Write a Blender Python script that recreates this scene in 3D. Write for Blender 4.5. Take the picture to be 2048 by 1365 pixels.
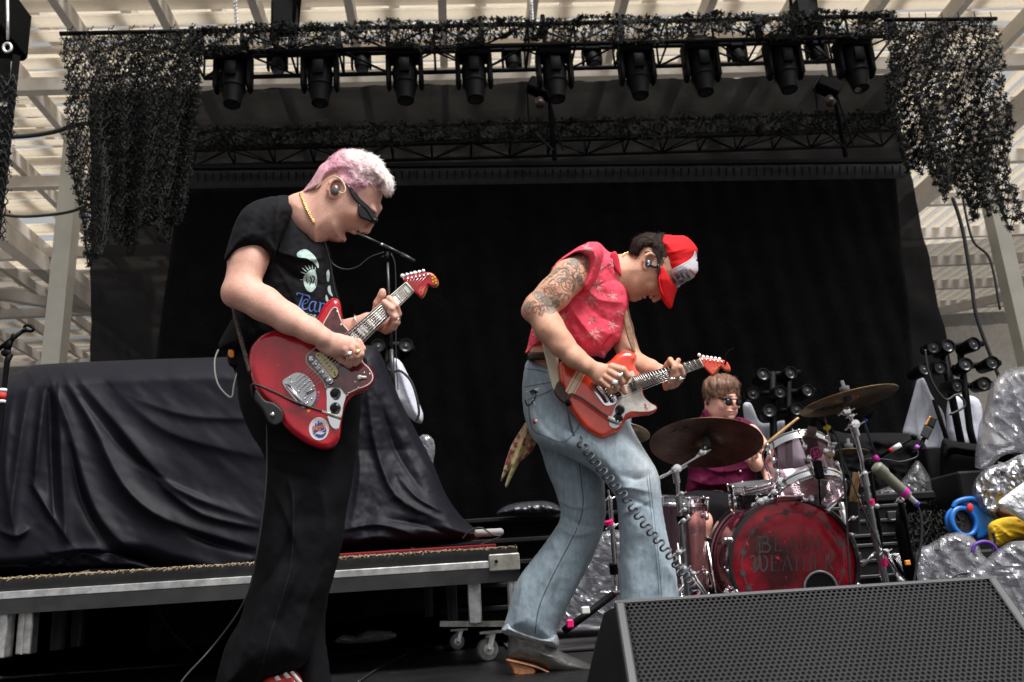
import bpy, math, random
import numpy as np
from mathutils import Vector, Matrix
from mathutils.bvhtree import BVHTree
for _o in list(bpy.data.objects): bpy.data.objects.remove(_o)
random.seed(7); rng = np.random.default_rng(7)
scene = bpy.context.scene; col = scene.collection
# ---------------- camera, world, sun, exposure ----------------
FPX = 1776.0; YAW, PITCH, ROLL = [math.radians(a) for a in (4.2, 16.0, 3.8)]; CAMZ = 0.235
Fv = np.array([math.sin(YAW)*math.cos(PITCH), math.cos(YAW)*math.cos(PITCH), math.sin(PITCH)])
R0 = np.array([math.cos(YAW), -math.sin(YAW), 0.0]); U0 = np.cross(R0, Fv)
Rv = math.cos(ROLL)*R0 - math.sin(ROLL)*U0; Uv = math.cos(ROLL)*U0 + math.sin(ROLL)*R0
CAM = np.array([0, 0, CAMZ])
cd = bpy.data.cameras.new('camera'); cam = bpy.data.objects.new('camera', cd); col.objects.link(cam)
cd.sensor_width = 36; cd.lens = FPX*36/2048; cd.clip_start = 0.05; cd.clip_end = 500
mm = Matrix.Identity(4)
for i in range(3): mm[i][0] = Rv[i]; mm[i][1] = Uv[i]; mm[i][2] = -Fv[i]; mm[i][3] = CAM[i]
cam.matrix_world = mm; scene.camera = cam
cd.dof.use_dof = True; cd.dof.focus_distance = 2.55; cd.dof.aperture_fstop = 7.1
world = bpy.data.worlds.new('World'); scene.world = world; world.use_nodes = True
SUN_EL, SUN_AZ = math.radians(66), math.radians(140)     # azimuth measured from +y clockwise: in front of the stage
wn = world.node_tree; bg = wn.nodes['Background']
sky = wn.nodes.new('ShaderNodeTexSky'); sky.sky_type = 'NISHITA'; sky.sun_disc = False
sky.sun_elevation = SUN_EL; sky.sun_rotation = SUN_AZ; sky.air_density = 1.0; sky.dust_density = 4.0
hs = wn.nodes.new('ShaderNodeHueSaturation'); hs.inputs['Saturation'].default_value = 0.08
wn.links.new(sky.outputs[0], hs.inputs['Color']); wn.links.new(hs.outputs[0], bg.inputs['Color'])
bg.inputs['Strength'].default_value = 0.085
sl = bpy.data.lights.new('sun', 'SUN'); sl.energy = 3.0; sl.angle = math.radians(30); sl.color = (1.0, 0.985, 0.965)
sun = bpy.data.objects.new('sun', sl); col.objects.link(sun)
sd = Vector((math.sin(SUN_AZ)*math.cos(SUN_EL), math.cos(SUN_AZ)*math.cos(SUN_EL), math.sin(SUN_EL)))
sun.rotation_euler = sd.to_track_quat('Z', 'Y').to_euler(); sun.location = (0, -5, 20)
vs = scene.view_settings; vs.view_transform = 'Standard'; vs.look = 'None'; vs.gamma = 1; vs.exposure = 0.78
# ---------------- pixel geometry (photo pixels, 2048 wide) ----------------
def rayv(px, py):
    px = np.asarray(px, float)[..., None]; py = np.asarray(py, float)[..., None]
    return Fv + (px-1024)/FPX*Rv + (682.5-py)/FPX*Uv
def P(px, py, d): return CAM + rayv(px, py)*np.asarray(d, float)[..., None]
def PY(px, py, Y):
    r = rayv(px, py); return CAM + r*(np.asarray(Y, float)[..., None]/r[..., 1:2])
def PZ(px, py, Z):
    r = rayv(px, py); return CAM + r*((np.asarray(Z, float)[..., None]-CAMZ)/r[..., 2:3])
def SY(px, py, Y): return FPX*rayv(px, py)[1]/Y
def pyat(px, Y, z):
    lo, hi = -2000.0, 4000.0
    for _ in range(50):
        m_ = (lo+hi)/2
        if PY(px, m_, Y)[2] > z: lo = m_
        else: hi = m_
    return lo
def cc(pts, ox, oy, s): return [(ox+p[0]/s, oy+p[1]/s)+tuple(p[2:]) for p in pts]
# ---------------- scene object helpers ----------------
def tag(o, label=None, cat=None, group=None, kind=None):
    if label: o['label'] = label
    if cat: o['category'] = cat
    if group: o['group'] = group
    if kind: o['kind'] = kind
    return o
def thing(name, label, cat, loc=(0, 0, 0), group=None, kind=None):
    o = bpy.data.objects.new(name, None); o.empty_display_size = 0.05; col.objects.link(o); o.location = Vector([float(v) for v in loc])
    return tag(o, label, cat, group, kind)
def rootinv(parent):
    return Matrix.Translation(-parent.location) if parent.type == 'EMPTY' else Matrix.Identity(4)
def link(name, me, mat, parent=None, smooth=True):
    o = bpy.data.objects.new(name, me)
    if mat is not None:
        for m_ in (mat if isinstance(mat, (list, tuple)) else [mat]): me.materials.append(m_)
    col.objects.link(o)
    if parent is not None: o.parent = parent; o.matrix_parent_inverse = rootinv(parent)
    me.polygons.foreach_set('use_smooth', [smooth]*len(me.polygons))
    return o
def copy_tree(o, delta=None, parent=None):
    c = o.copy(); col.objects.link(c)
    if parent is not None: c.parent = parent; c.matrix_parent_inverse = o.matrix_parent_inverse.copy()
    if delta is not None: c.location = o.location + Vector([float(v) for v in delta])
    for ch in list(o.children): copy_tree(ch, None, c)
    return c
class MB:
    def __init__(s): s.v = []; s.f = []; s.mi = []; s.n = 0; s.m = 0
    def add(s, vs, fs):
        vs = np.asarray(vs, float).reshape(-1, 3); s.v.append(vs)
        for f in fs: s.f.append(tuple(int(i)+s.n for i in f)); s.mi.append(s.m)
        s.n += len(vs); return s
    def box(s, c, size, rot=None, bev=0.0):
        c = np.asarray(c, float); h = np.asarray(size, float)/2
        if bev > 0:
            b = min(bev, h.min()*0.49); pts = []; 
            for sx in (-1, 1):
                for sy in (-1, 1):
                    for sz in (-1, 1):
                        pts += [(sx*(h[0]-b), sy*(h[1]-b), sz*h[2]), (sx*(h[0]-b), sy*h[1], sz*(h[2]-b)), (sx*h[0], sy*(h[1]-b), sz*(h[2]-b))]
            pts = np.array(pts)
            import bmesh
            bm = bmesh.new(); vv = [bm.verts.new(p) for p in pts]; r_ = bmesh.ops.convex_hull(bm, input=vv)
            bm.verts.index_update(); P_ = np.array([v.co[:] for v in bm.verts]); F_ = [[v.index for v in f.verts] for f in bm.faces]; bm.free()
        else:
            P_ = np.array([(x*h[0], y*h[1], z*h[2]) for x in (-1, 1) for y in (-1, 1) for z in (-1, 1)])
            F_ = [(0, 1, 3, 2), (4, 6, 7, 5), (0, 4, 5, 1), (2, 3, 7, 6), (0, 2, 6, 4), (1, 5, 7, 3)]
        if rot is not None: P_ = P_ @ np.array(rot).T
        return s.add(P_+c, F_)
    def beam(s, a, b, w, h, up=(0, 0, 1), bev=0.0):
        a = np.asarray(a, float); b = np.asarray(b, float); x = b-a; L = np.linalg.norm(x); x = x/L
        y = np.cross(np.asarray(up, float), x)
        if np.linalg.norm(y) < 1e-6: y = np.cross((1, 0, 0), x)
        y /= np.linalg.norm(y); z = np.cross(x, y)
        return s.box((a+b)/2, (L, w, h), np.stack([x, y, z], 1), bev)
    def tube(s, pts, r, n=8, cap=True, closed=False):
        pts = np.asarray(pts, float); N = len(pts); r = np.broadcast_to(np.asarray(r, float), (N,))
        T = np.gradient(pts, axis=0) if N > 2 else np.repeat((pts[1]-pts[0])[None], 2, 0)
        if closed: T = np.roll(pts, -1, 0)-np.roll(pts, 1, 0)
        T /= np.linalg.norm(T, axis=1)[:, None]+1e-12
        ref = np.array([0, 0, 1.0]) if abs(T[0][2]) < 0.9 else np.array([1.0, 0, 0])
        nrm = np.cross(T[0], ref); nrm /= np.linalg.norm(nrm); vs_ = []
        for i in range(N):
            nrm = nrm - T[i]*np.dot(nrm, T[i]); nrm /= np.linalg.norm(nrm)+1e-12; bn = np.cross(T[i], nrm)
            for k in range(n):
                a = 2*math.pi*k/n; vs_.append(pts[i]+r[i]*(math.cos(a)*nrm+math.sin(a)*bn))
        fs = []
        for i in range(N-1 if not closed else N):
            j = (i+1) % N
            for k in range(n):
                k2 = (k+1) % n; fs.append((i*n+k, i*n+k2, j*n+k2, j*n+k))
        if cap and not closed: fs.append(tuple(range(n))[::-1]); fs.append(tuple((N-1)*n+k for k in range(n)))
        return s.add(vs_, fs)
    def lathe(s, c, axis, prof, n=32, cap0=False, cap1=False):
        """prof: list of (distance along axis, radius)"""
        c = np.asarray(c, float); ax = np.asarray(axis, float); ax = ax/np.linalg.norm(ax)
        ref = np.array([0, 0, 1.0]) if abs(ax[2]) < 0.9 else np.array([1.0, 0, 0])
        u = np.cross(ax, ref); u /= np.linalg.norm(u); w = np.cross(ax, u); vs_ = []
        for (t, r) in prof:
            for k in range(n):
                a = 2*math.pi*k/n; vs_.append(c+ax*t+r*(math.cos(a)*u+math.sin(a)*w))
        fs = [(i*n+k, i*n+(k+1) % n, (i+1)*n+(k+1) % n, (i+1)*n+k) for i in range(len(prof)-1) for k in range(n)]
        if cap0: fs.append(tuple(range(n))[::-1])
        if cap1: fs.append(tuple((len(prof)-1)*n+k for k in range(n)))
        return s.add(vs_, fs)
    def ball(s, c, r, n=12, m=8):
        c = np.asarray(c, float); r = np.broadcast_to(np.asarray(r, float), (3,)); vs_ = []
        for i in range(m+1):
            t = math.pi*i/m
            for k in range(n): a = 2*math.pi*k/n; vs_.append(c+r*np.array([math.sin(t)*math.cos(a), math.sin(t)*math.sin(a), math.cos(t)]))
        return s.add(vs_, [(i*n+k, (i+1)*n+k, (i+1)*n+(k+1) % n, i*n+(k+1) % n) for i in range(m) for k in range(n)])
    def mesh(s, name):
        me = bpy.data.meshes.new(name); V = np.concatenate(s.v) if s.v else np.zeros((0, 3))
        me.from_pydata(V.tolist(), [], s.f); me.polygons.foreach_set('material_index', s.mi); me.update(); return me
    def build(s, name, mat, parent=None, smooth=False, auto=None):
        o = link(name, s.mesh(name), mat, parent, smooth or auto is not None)
        if auto is not None: sharpen(o.data, auto)
        return o
def sharpen(me, deg):
    import bmesh
    bm = bmesh.new(); bm.from_mesh(me); a = math.radians(deg)
    for e in bm.edges:
        if len(e.link_faces) == 2: e.smooth = e.calc_face_angle(0) < a
    bm.to_mesh(me); bm.free()
# ---------------- materials ----------------
MATS = {}
def M(name, c, rough=0.5, metal=0.0, spec=0.5, bump=None, var=None, trans=0.0, coat=0.0, sheen=0.0, sss=0.0, attr=None, alpha=1.0, speck=None, emit=0, wave=None, ior=1.45):
    if name in MATS: return MATS[name]
    m = bpy.data.materials.new(name); m.use_nodes = True; nt = m.node_tree; b = nt.nodes['Principled BSDF']; L = nt.links.new
    tc = nt.nodes.new('ShaderNodeTexCoord'); I = b.inputs
    I['Base Color'].default_value = (*c, 1); I['Roughness'].default_value = rough; I['Metallic'].default_value = metal
    I['Specular IOR Level'].default_value = spec; I['Transmission Weight'].default_value = trans; I['Coat Weight'].default_value = coat; I['IOR'].default_value = ior
    I['Coat Roughness'].default_value = 0.08; I['Sheen Weight'].default_value = sheen; I['Alpha'].default_value = alpha
    if sss: I['Subsurface Weight'].default_value = sss; I['Subsurface Radius'].default_value = (0.012, 0.004, 0.002); I['Subsurface Scale'].default_value = 0.6
    def noise(sc, det=4, rg=0.55):
        n = nt.nodes.new('ShaderNodeTexNoise'); n.inputs['Scale'].default_value = sc; n.inputs['Detail'].default_value = det; n.inputs['Roughness'].default_value = rg
        L(tc.outputs['Object'], n.inputs['Vector']); return n
    cur = None
    if attr:
        a = nt.nodes.new('ShaderNodeVertexColor'); a.layer_name = attr; cur = a.outputs['Color']
    def mul(fac_out, lo, hi, lo_at=0.35, hi_at=0.65):
        nonlocal cur
        mr = nt.nodes.new('ShaderNodeMapRange'); mr.inputs[1].default_value = lo_at; mr.inputs[2].default_value = hi_at; mr.inputs[3].default_value = lo; mr.inputs[4].default_value = hi
        L(fac_out, mr.inputs[0]); mx = nt.nodes.new('ShaderNodeMix'); mx.data_type = 'RGBA'; mx.blend_type = 'MULTIPLY'; mx.inputs[0].default_value = 1
        if cur is None: mx.inputs[6].default_value = (*c, 1)
        else: L(cur, mx.inputs[6])
        L(mr.outputs[0], mx.inputs[7]); cur = mx.outputs[2]
    if var:
        for (sc, amt) in (var if isinstance(var[0], tuple) else [var]): mul(noise(sc).outputs[0], 1-amt, 1+amt)
    if speck:                      # (scale, colour, threshold): small spots of another colour
        n = noise(speck[0], 3, 0.6); mr = nt.nodes.new('ShaderNodeMapRange'); mr.inputs[1].default_value = speck[2]; mr.inputs[2].default_value = speck[2]+0.04
        L(n.outputs[0], mr.inputs[0]); mx = nt.nodes.new('ShaderNodeMix'); mx.data_type = 'RGBA'; L(mr.outputs[0], mx.inputs[0])
        if cur is None: mx.inputs[6].default_value = (*c, 1)
        else: L(cur, mx.inputs[6])
        mx.inputs[7].default_value = (*speck[1], 1); cur = mx.outputs[2]
    if cur is not None: L(cur, I['Base Color'])
    if bump or wave:
        prev = None
        for (sc, st, ds) in ((bump if isinstance(bump[0], tuple) else [bump]) if bump else []):
            bp = nt.nodes.new('ShaderNodeBump'); bp.inputs['Strength'].default_value = st; bp.inputs['Distance'].default_value = ds
            L(noise(sc, 5).outputs[0], bp.inputs['Height'])
            if prev: L(prev.outputs[0], bp.inputs['Normal'])
            prev = bp
        L(prev.outputs[0], I['Normal'])
    MATS[name] = m; return m
def glassy(name, c, amt=0.12, rough=0.05, body=0.0, bodycol=None, bump=None, fm=0.5):
    """thin clear plastic: tinted see-through with reflections and a little milky body"""
    m = bpy.data.materials.new(name); m.use_nodes = True; nt = m.node_tree; nt.nodes.clear(); L = nt.links.new
    out = nt.nodes.new('ShaderNodeOutputMaterial'); tr = nt.nodes.new('ShaderNodeBsdfTransparent'); tr.inputs[0].default_value = (*c, 1)
    gl = nt.nodes.new('ShaderNodeBsdfGlossy'); gl.inputs['Roughness'].default_value = rough; gl.inputs[0].default_value = (1, 1, 1, 1)
    lw = nt.nodes.new('ShaderNodeLayerWeight'); lw.inputs[0].default_value = 0.25
    ma = nt.nodes.new('ShaderNodeMath'); ma.operation = 'MULTIPLY_ADD'; ma.inputs[1].default_value = fm; ma.inputs[2].default_value = amt; L(lw.outputs['Fresnel'], ma.inputs[0])
    if bump:
        tc = nt.nodes.new('ShaderNodeTexCoord'); no = nt.nodes.new('ShaderNodeTexNoise'); no.inputs['Scale'].default_value = bump[0]; no.inputs['Detail'].default_value = 6
        L(tc.outputs['Object'], no.inputs['Vector']); bp = nt.nodes.new('ShaderNodeBump'); bp.inputs['Strength'].default_value = bump[1]; bp.inputs['Distance'].default_value = bump[2]
        L(no.outputs[0], bp.inputs['Height']); L(bp.outputs[0], gl.inputs['Normal']); L(bp.outputs[0], lw.inputs['Normal'])
    mx = nt.nodes.new('ShaderNodeMixShader'); L(ma.outputs[0], mx.inputs[0]); L(gl.outputs[0], mx.inputs[2])
    if body > 0:
        df = nt.nodes.new('ShaderNodeBsdfPrincipled'); df.inputs['Base Color'].default_value = (*(bodycol or c), 1); df.inputs['Roughness'].default_value = 0.4
        m2 = nt.nodes.new('ShaderNodeMixShader'); m2.inputs[0].default_value = body; L(tr.outputs[0], m2.inputs[1]); L(df.outputs[0], m2.inputs[2]); L(m2.outputs[0], mx.inputs[1])
        if bump: L(bp.outputs[0], df.inputs['Normal'])
    else: L(tr.outputs[0], mx.inputs[1])
    L(mx.outputs[0], out.inputs[0]); return m
blk = M('black_metal', (0.0025, 0.0025, 0.0028), 0.6, 0.0, 0.12)
blkplastic = M('black_plastic', (0.0022, 0.0022, 0.0025), 0.6, 0, 0.12)
chrome = M('chrome', (0.78, 0.78, 0.8), 0.12, 1.0)
chromed = M('chrome_worn', (0.5, 0.5, 0.51), 0.25, 1.0)
steel = M('aluminium', (0.62, 0.61, 0.6), 0.42, 0.9, var=((25, .25), (4, .15)), bump=(120, .2, .001), speck=(60, (.12, .11, .1), .68))
# ---------------- 2D helpers ----------------
def spline(pts, closed=True, sub=6):
    p = np.array([q[:2] for q in pts], float); n = len(p); out = []
    rngi = range(n) if closed else range(n-1)
    for i in rngi:
        p0, p1, p2, p3 = (p[(i-1) % n], p[i], p[(i+1) % n], p[(i+2) % n]) if closed else (p[max(i-1, 0)], p[i], p[i+1], p[min(i+2, n-1)])
        for k in range(sub):
            t = k/sub; out.append(0.5*((2*p1)+(-p0+p2)*t+(2*p0-5*p1+4*p2-p3)*t*t+(-p0+3*p1-3*p2+p3)*t**3))
    if not closed: out.append(p[-1])
    return np.array(out)
def curve3(pts, sub=6):
    p = np.array(pts, float); n = len(p); out = []
    for i in range(n-1):
        p0, p1, p2, p3 = p[max(i-1, 0)], p[i], p[i+1], p[min(i+2, n-1)]
        for k in range(sub):
            t = k/sub; out.append(0.5*((2*p1)+(-p0+p2)*t+(2*p0-5*p1+4*p2-p3)*t*t+(-p0+3*p1-3*p2+p3)*t**3))
    out.append(p[-1]); return np.array(out)
def sdist(poly, X, Y):
    """signed distance (positive inside) and nearest point"""
    x = X.ravel(); y = Y.ravel(); best = np.full(x.shape, 1e18); nx = np.zeros_like(x); ny = np.zeros_like(x); ins = np.zeros(x.shape, bool)
    n = len(poly)
    for i in range(n):
        ax, ay = poly[i]; bx, by = poly[(i+1) % n]; ex, ey = bx-ax, by-ay; L2 = ex*ex+ey*ey+1e-12
        t = np.clip(((x-ax)*ex+(y-ay)*ey)/L2, 0, 1); qx = ax+t*ex; qy = ay+t*ey; d = (x-qx)**2+(y-qy)**2
        u = d < best; best[u] = d[u]; nx[u] = qx[u]; ny[u] = qy[u]
        if ay != by:
            c = ((ay > y) != (by > y)) & (x < (bx-ax)*(y-ay)/(by-ay)+ax); ins ^= c
    s = np.sqrt(best); s[~ins] *= -1
    return s.reshape(X.shape), nx.reshape(X.shape), ny.reshape(X.shape)
def dpoly(pl, X, Y):
    """distance to an open polyline and the parameter 0..1 along it"""
    pl = np.asarray(pl, float); best = np.full(X.shape, 1e18); par = np.zeros(X.shape); seg = np.linalg.norm(np.diff(pl, axis=0), axis=1); cum = np.r_[0, np.cumsum(seg)]; tot = cum[-1]; side = np.zeros(X.shape)
    for i in range(len(pl)-1):
        ax, ay = pl[i]; ex, ey = pl[i+1]-pl[i]; L2 = ex*ex+ey*ey+1e-12; t = np.clip(((X-ax)*ex+(Y-ay)*ey)/L2, 0, 1)
        d = (X-ax-t*ex)**2+(Y-ay-t*ey)**2; u = d < best; best[u] = d[u]; par[u] = ((cum[i]+t*seg[i])/tot)[u]; side[u] = (ex*(Y-ay)-ey*(X-ax))[u]/math.sqrt(L2)
    return np.sqrt(best), par, side
def vnoise(X, Y, sc, seed=0, oct=3):
    r = np.random.default_rng(seed); out = np.zeros(X.shape); a = 1.0
    for o in range(oct):
        g = r.random((64, 64)); x = X/sc; y = Y/sc; xi = np.floor(x).astype(int); yi = np.floor(y).astype(int); fx = x-xi; fy = y-yi; fx = fx*fx*(3-2*fx); fy = fy*fy*(3-2*fy)
        G = lambda i, j: g[i % 64, j % 64]
        out += a*((G(xi, yi)*(1-fx)+G(xi+1, yi)*fx)*(1-fy)+(G(xi, yi+1)*(1-fx)+G(xi+1, yi+1)*fx)*fy-0.5); a *= 0.5; sc *= 0.5
    return out
def folds(specs, noise_amp=0, noise_sc=20, seed=1, stretch=None):
    """specs: (polyline, amplitude px, width px) ridges (negative = valleys)"""
    def f(X, Y):
        d = np.zeros(X.shape)
        for pl, amp, w in specs:
            pl2 = spline(pl, False, 4) if len(pl) > 2 else pl
            ds, t, sdv = dpoly(pl2, X, Y); ww = np.where(sdv > 0, w*0.6, w*1.3)
            d += 1.15*amp*np.exp(-(ds/ww)**1.35)*np.sin(np.pi*np.clip(t*0.9+0.08, 0, 1))**0.6
        if noise_amp:
            if stretch: a = math.radians(stretch[0]); U = (X*math.cos(a)+Y*math.sin(a))/stretch[1]; V = -X*math.sin(a)+Y*math.cos(a); d += noise_amp*vnoise(U+500, V+500, noise_sc, seed)
            else: d += noise_amp*vnoise(X+500, Y+500, noise_sc, seed)
        return d
    return f
# ---------------- figure frame: (x px, y px, z px behind the plane y=Y) ----------------
class Fig:
    def __init__(s, Y, ref=(1024, 700)): s.Y = Y; s.S = SY(ref[0], ref[1], Y)
    def W(s, x, y, z=0): return PY(x, y, s.Y+np.asarray(z, float)/s.S)
    def tube(s, mb, pts, n=8, sub=0, cap=True):
        p = np.array(pts, float)
        if sub and len(p) > 2: p = curve3(p, sub)
        mb.tube(s.W(p[:, 0], p[:, 1], p[:, 2]), p[:, 3]/s.S, n, cap); return mb
    def slab(s, mb, poly, z, th, inset=0):
        """flat plate facing the viewer: front face at z, thickness th px"""
        import bmesh
        p = np.array([q[:2] for q in poly], float); n = len(p)
        a = 0.5*np.sum(p[:, 0]*np.roll(p[:, 1], -1)-np.roll(p[:, 0], -1)*p[:, 1])
        if a < 0: p = p[::-1]
        zf = z(p[:, 0], p[:, 1]) if callable(z) else np.full(n, float(z))
        F_ = s.W(p[:, 0], p[:, 1], zf); B_ = s.W(p[:, 0], p[:, 1], zf+th)
        bm = bmesh.new(); fv = [bm.verts.new(v) for v in F_]; bv = [bm.verts.new(v) for v in B_]
        bm.faces.new(fv); bm.faces.new(bv[::-1])
        for i in range(n): bm.faces.new((fv[i], bv[i], bv[(i+1) % n], fv[(i+1) % n]))
        bmesh.ops.recalc_face_normals(bm, faces=bm.faces); bmesh.ops.triangulate(bm, faces=[f for f in bm.faces if len(f.verts) > 4]); bm.verts.index_update()
        mb.add([v.co[:] for v in bm.verts], [[v.index for v in f.verts] for f in bm.faces]); bm.free(); return mb
    def ell(s, mb, x, y, z, r, n=14, m=9):
        r = np.broadcast_to(np.asarray(r, float), (3,)); pts = []
        for i in range(m+1):
            t = math.pi*i/m
            for k in range(n): a = 2*math.pi*k/n; pts.append((x+r[0]*math.sin(t)*math.cos(a), y-r[1]*math.cos(t), z+r[2]*math.sin(t)*math.sin(a)))
        q = np.array(pts); mb.add(s.W(q[:, 0], q[:, 1], q[:, 2]), [(i*n+k, i*n+(k+1) % n, (i+1)*n+(k+1) % n, (i+1)*n+k) for i in range(m) for k in range(n)]); return mb
    def pillow(s, mb, poly, T, R, step=3, zc=0, disp=None, back=1.0, sm=5, prof=0.5):
        p = spline(poly, True, sm) if sm else np.array([q[:2] for q in poly], float)
        x0, y0 = p.min(0)-step; x1, y1 = p.max(0)+step; xs = np.arange(x0, x1+step, step); ys = np.arange(y0, y1+step, step)
        X, Y = np.meshgrid(xs, ys, indexing='ij'); sd_, NX, NY = sdist(p, X, Y); ins = sd_ > 0.25*step
        c = ins[:-1, :-1] | ins[1:, :-1] | ins[:-1, 1:] | ins[1:, 1:]
        used = np.zeros(X.shape, bool); used[:-1, :-1] |= c; used[1:, :-1] |= c; used[:-1, 1:] |= c; used[1:, 1:] |= c
        edge = used & ~ins; X = np.where(edge, NX, X); Y = np.where(edge, NY, Y); sv = np.where(edge, 0, np.maximum(sd_, 0))
        TT = T(X, Y) if callable(T) else T; h = TT*np.maximum(1-(1-np.minimum(sv/R, 1))**2, 0)**prof
        zz = zc(X, Y) if callable(zc) else np.full(X.shape, float(zc)); dd = disp(X, Y)*np.minimum(sv/(step*4), 1) if disp else 0
        zf = zz-h-dd; zb = zz+h*back
        fi = -np.ones(X.shape, int); fi[used] = np.arange(used.sum()); bi = fi.copy(); ni = used & ins; bi[ni] = used.sum()+np.arange(ni.sum())
        Vf = s.W(X[used], Y[used], zf[used]); Vb = s.W(X[ni], Y[ni], zb[ni]) if ni.any() else np.zeros((0, 3))
        I, J = np.nonzero(c); q = [fi[I, J], fi[I+1, J], fi[I+1, J+1], fi[I, J+1]]; b = [bi[I, J], bi[I, J+1], bi[I+1, J+1], bi[I+1, J]]
        fs = [t for t in zip(*q)] + [t for t in zip(*b) ]
        # drop back faces that coincide with front faces (all four on the contour)
        nf = len(I); e4 = edge[I, J] & edge[I+1, J] & edge[I+1, J+1] & edge[I, J+1]
        fs = [f for k, f in enumerate(fs) if k < nf or not e4[k-nf]]
        mb.add(np.concatenate([Vf, Vb]), fs); return mb
    # signed-distance modelling, all in px units
    def net(s, sdf, h, disp=None, smooth=0, colorf=None):
        V, F_ = sdf.surf(h)
        for _ in range(smooth): V = lap(V, F_)
        if disp is not None:
            N = vnormals(V, F_); k = np.clip(-N[:, 2], 0, 1); V = V+N*(disp(V[:, 0], V[:, 1])*k)[:, None]
        return V, F_
    def netmesh(s, V, F_, name, colorf=None, others=()):
        Wd = s.W(V[:, 0], V[:, 1], V[:, 2]); me = bpy.data.meshes.new(name)
        me.from_pydata(Wd.tolist(), [], [tuple(f) for f in F_.tolist()]); me.update()
        if colorf is not None:
            ca = me.color_attributes.new('tint', 'FLOAT_COLOR', 'POINT'); C_ = np.ones((len(V), 4)); C_[:, :3] = colorf(V); ca.data.foreach_set('color', C_.ravel())
        return me
def vnormals(V, F_):
    a = V[F_[:, 2]]-V[F_[:, 0]]; b = V[F_[:, 3]]-V[F_[:, 1]]; n = np.cross(a, b); N = np.zeros_like(V)
    for k in range(4): np.add.at(N, F_[:, k], n)
    return N/(np.linalg.norm(N, axis=1)[:, None]+1e-12)
def lap(V, F_):
    S_ = np.zeros_like(V); c = np.zeros(len(V))
    for k in range(4):
        np.add.at(S_, F_[:, k], V[F_[:, (k+1) % 4]]); np.add.at(S_, F_[:, (k+1) % 4], V[F_[:, k]]); np.add.at(c, F_[:, k], 1); np.add.at(c, F_[:, (k+1) % 4], 1)
    return V*0.4+0.6*S_/c[:, None]
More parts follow.
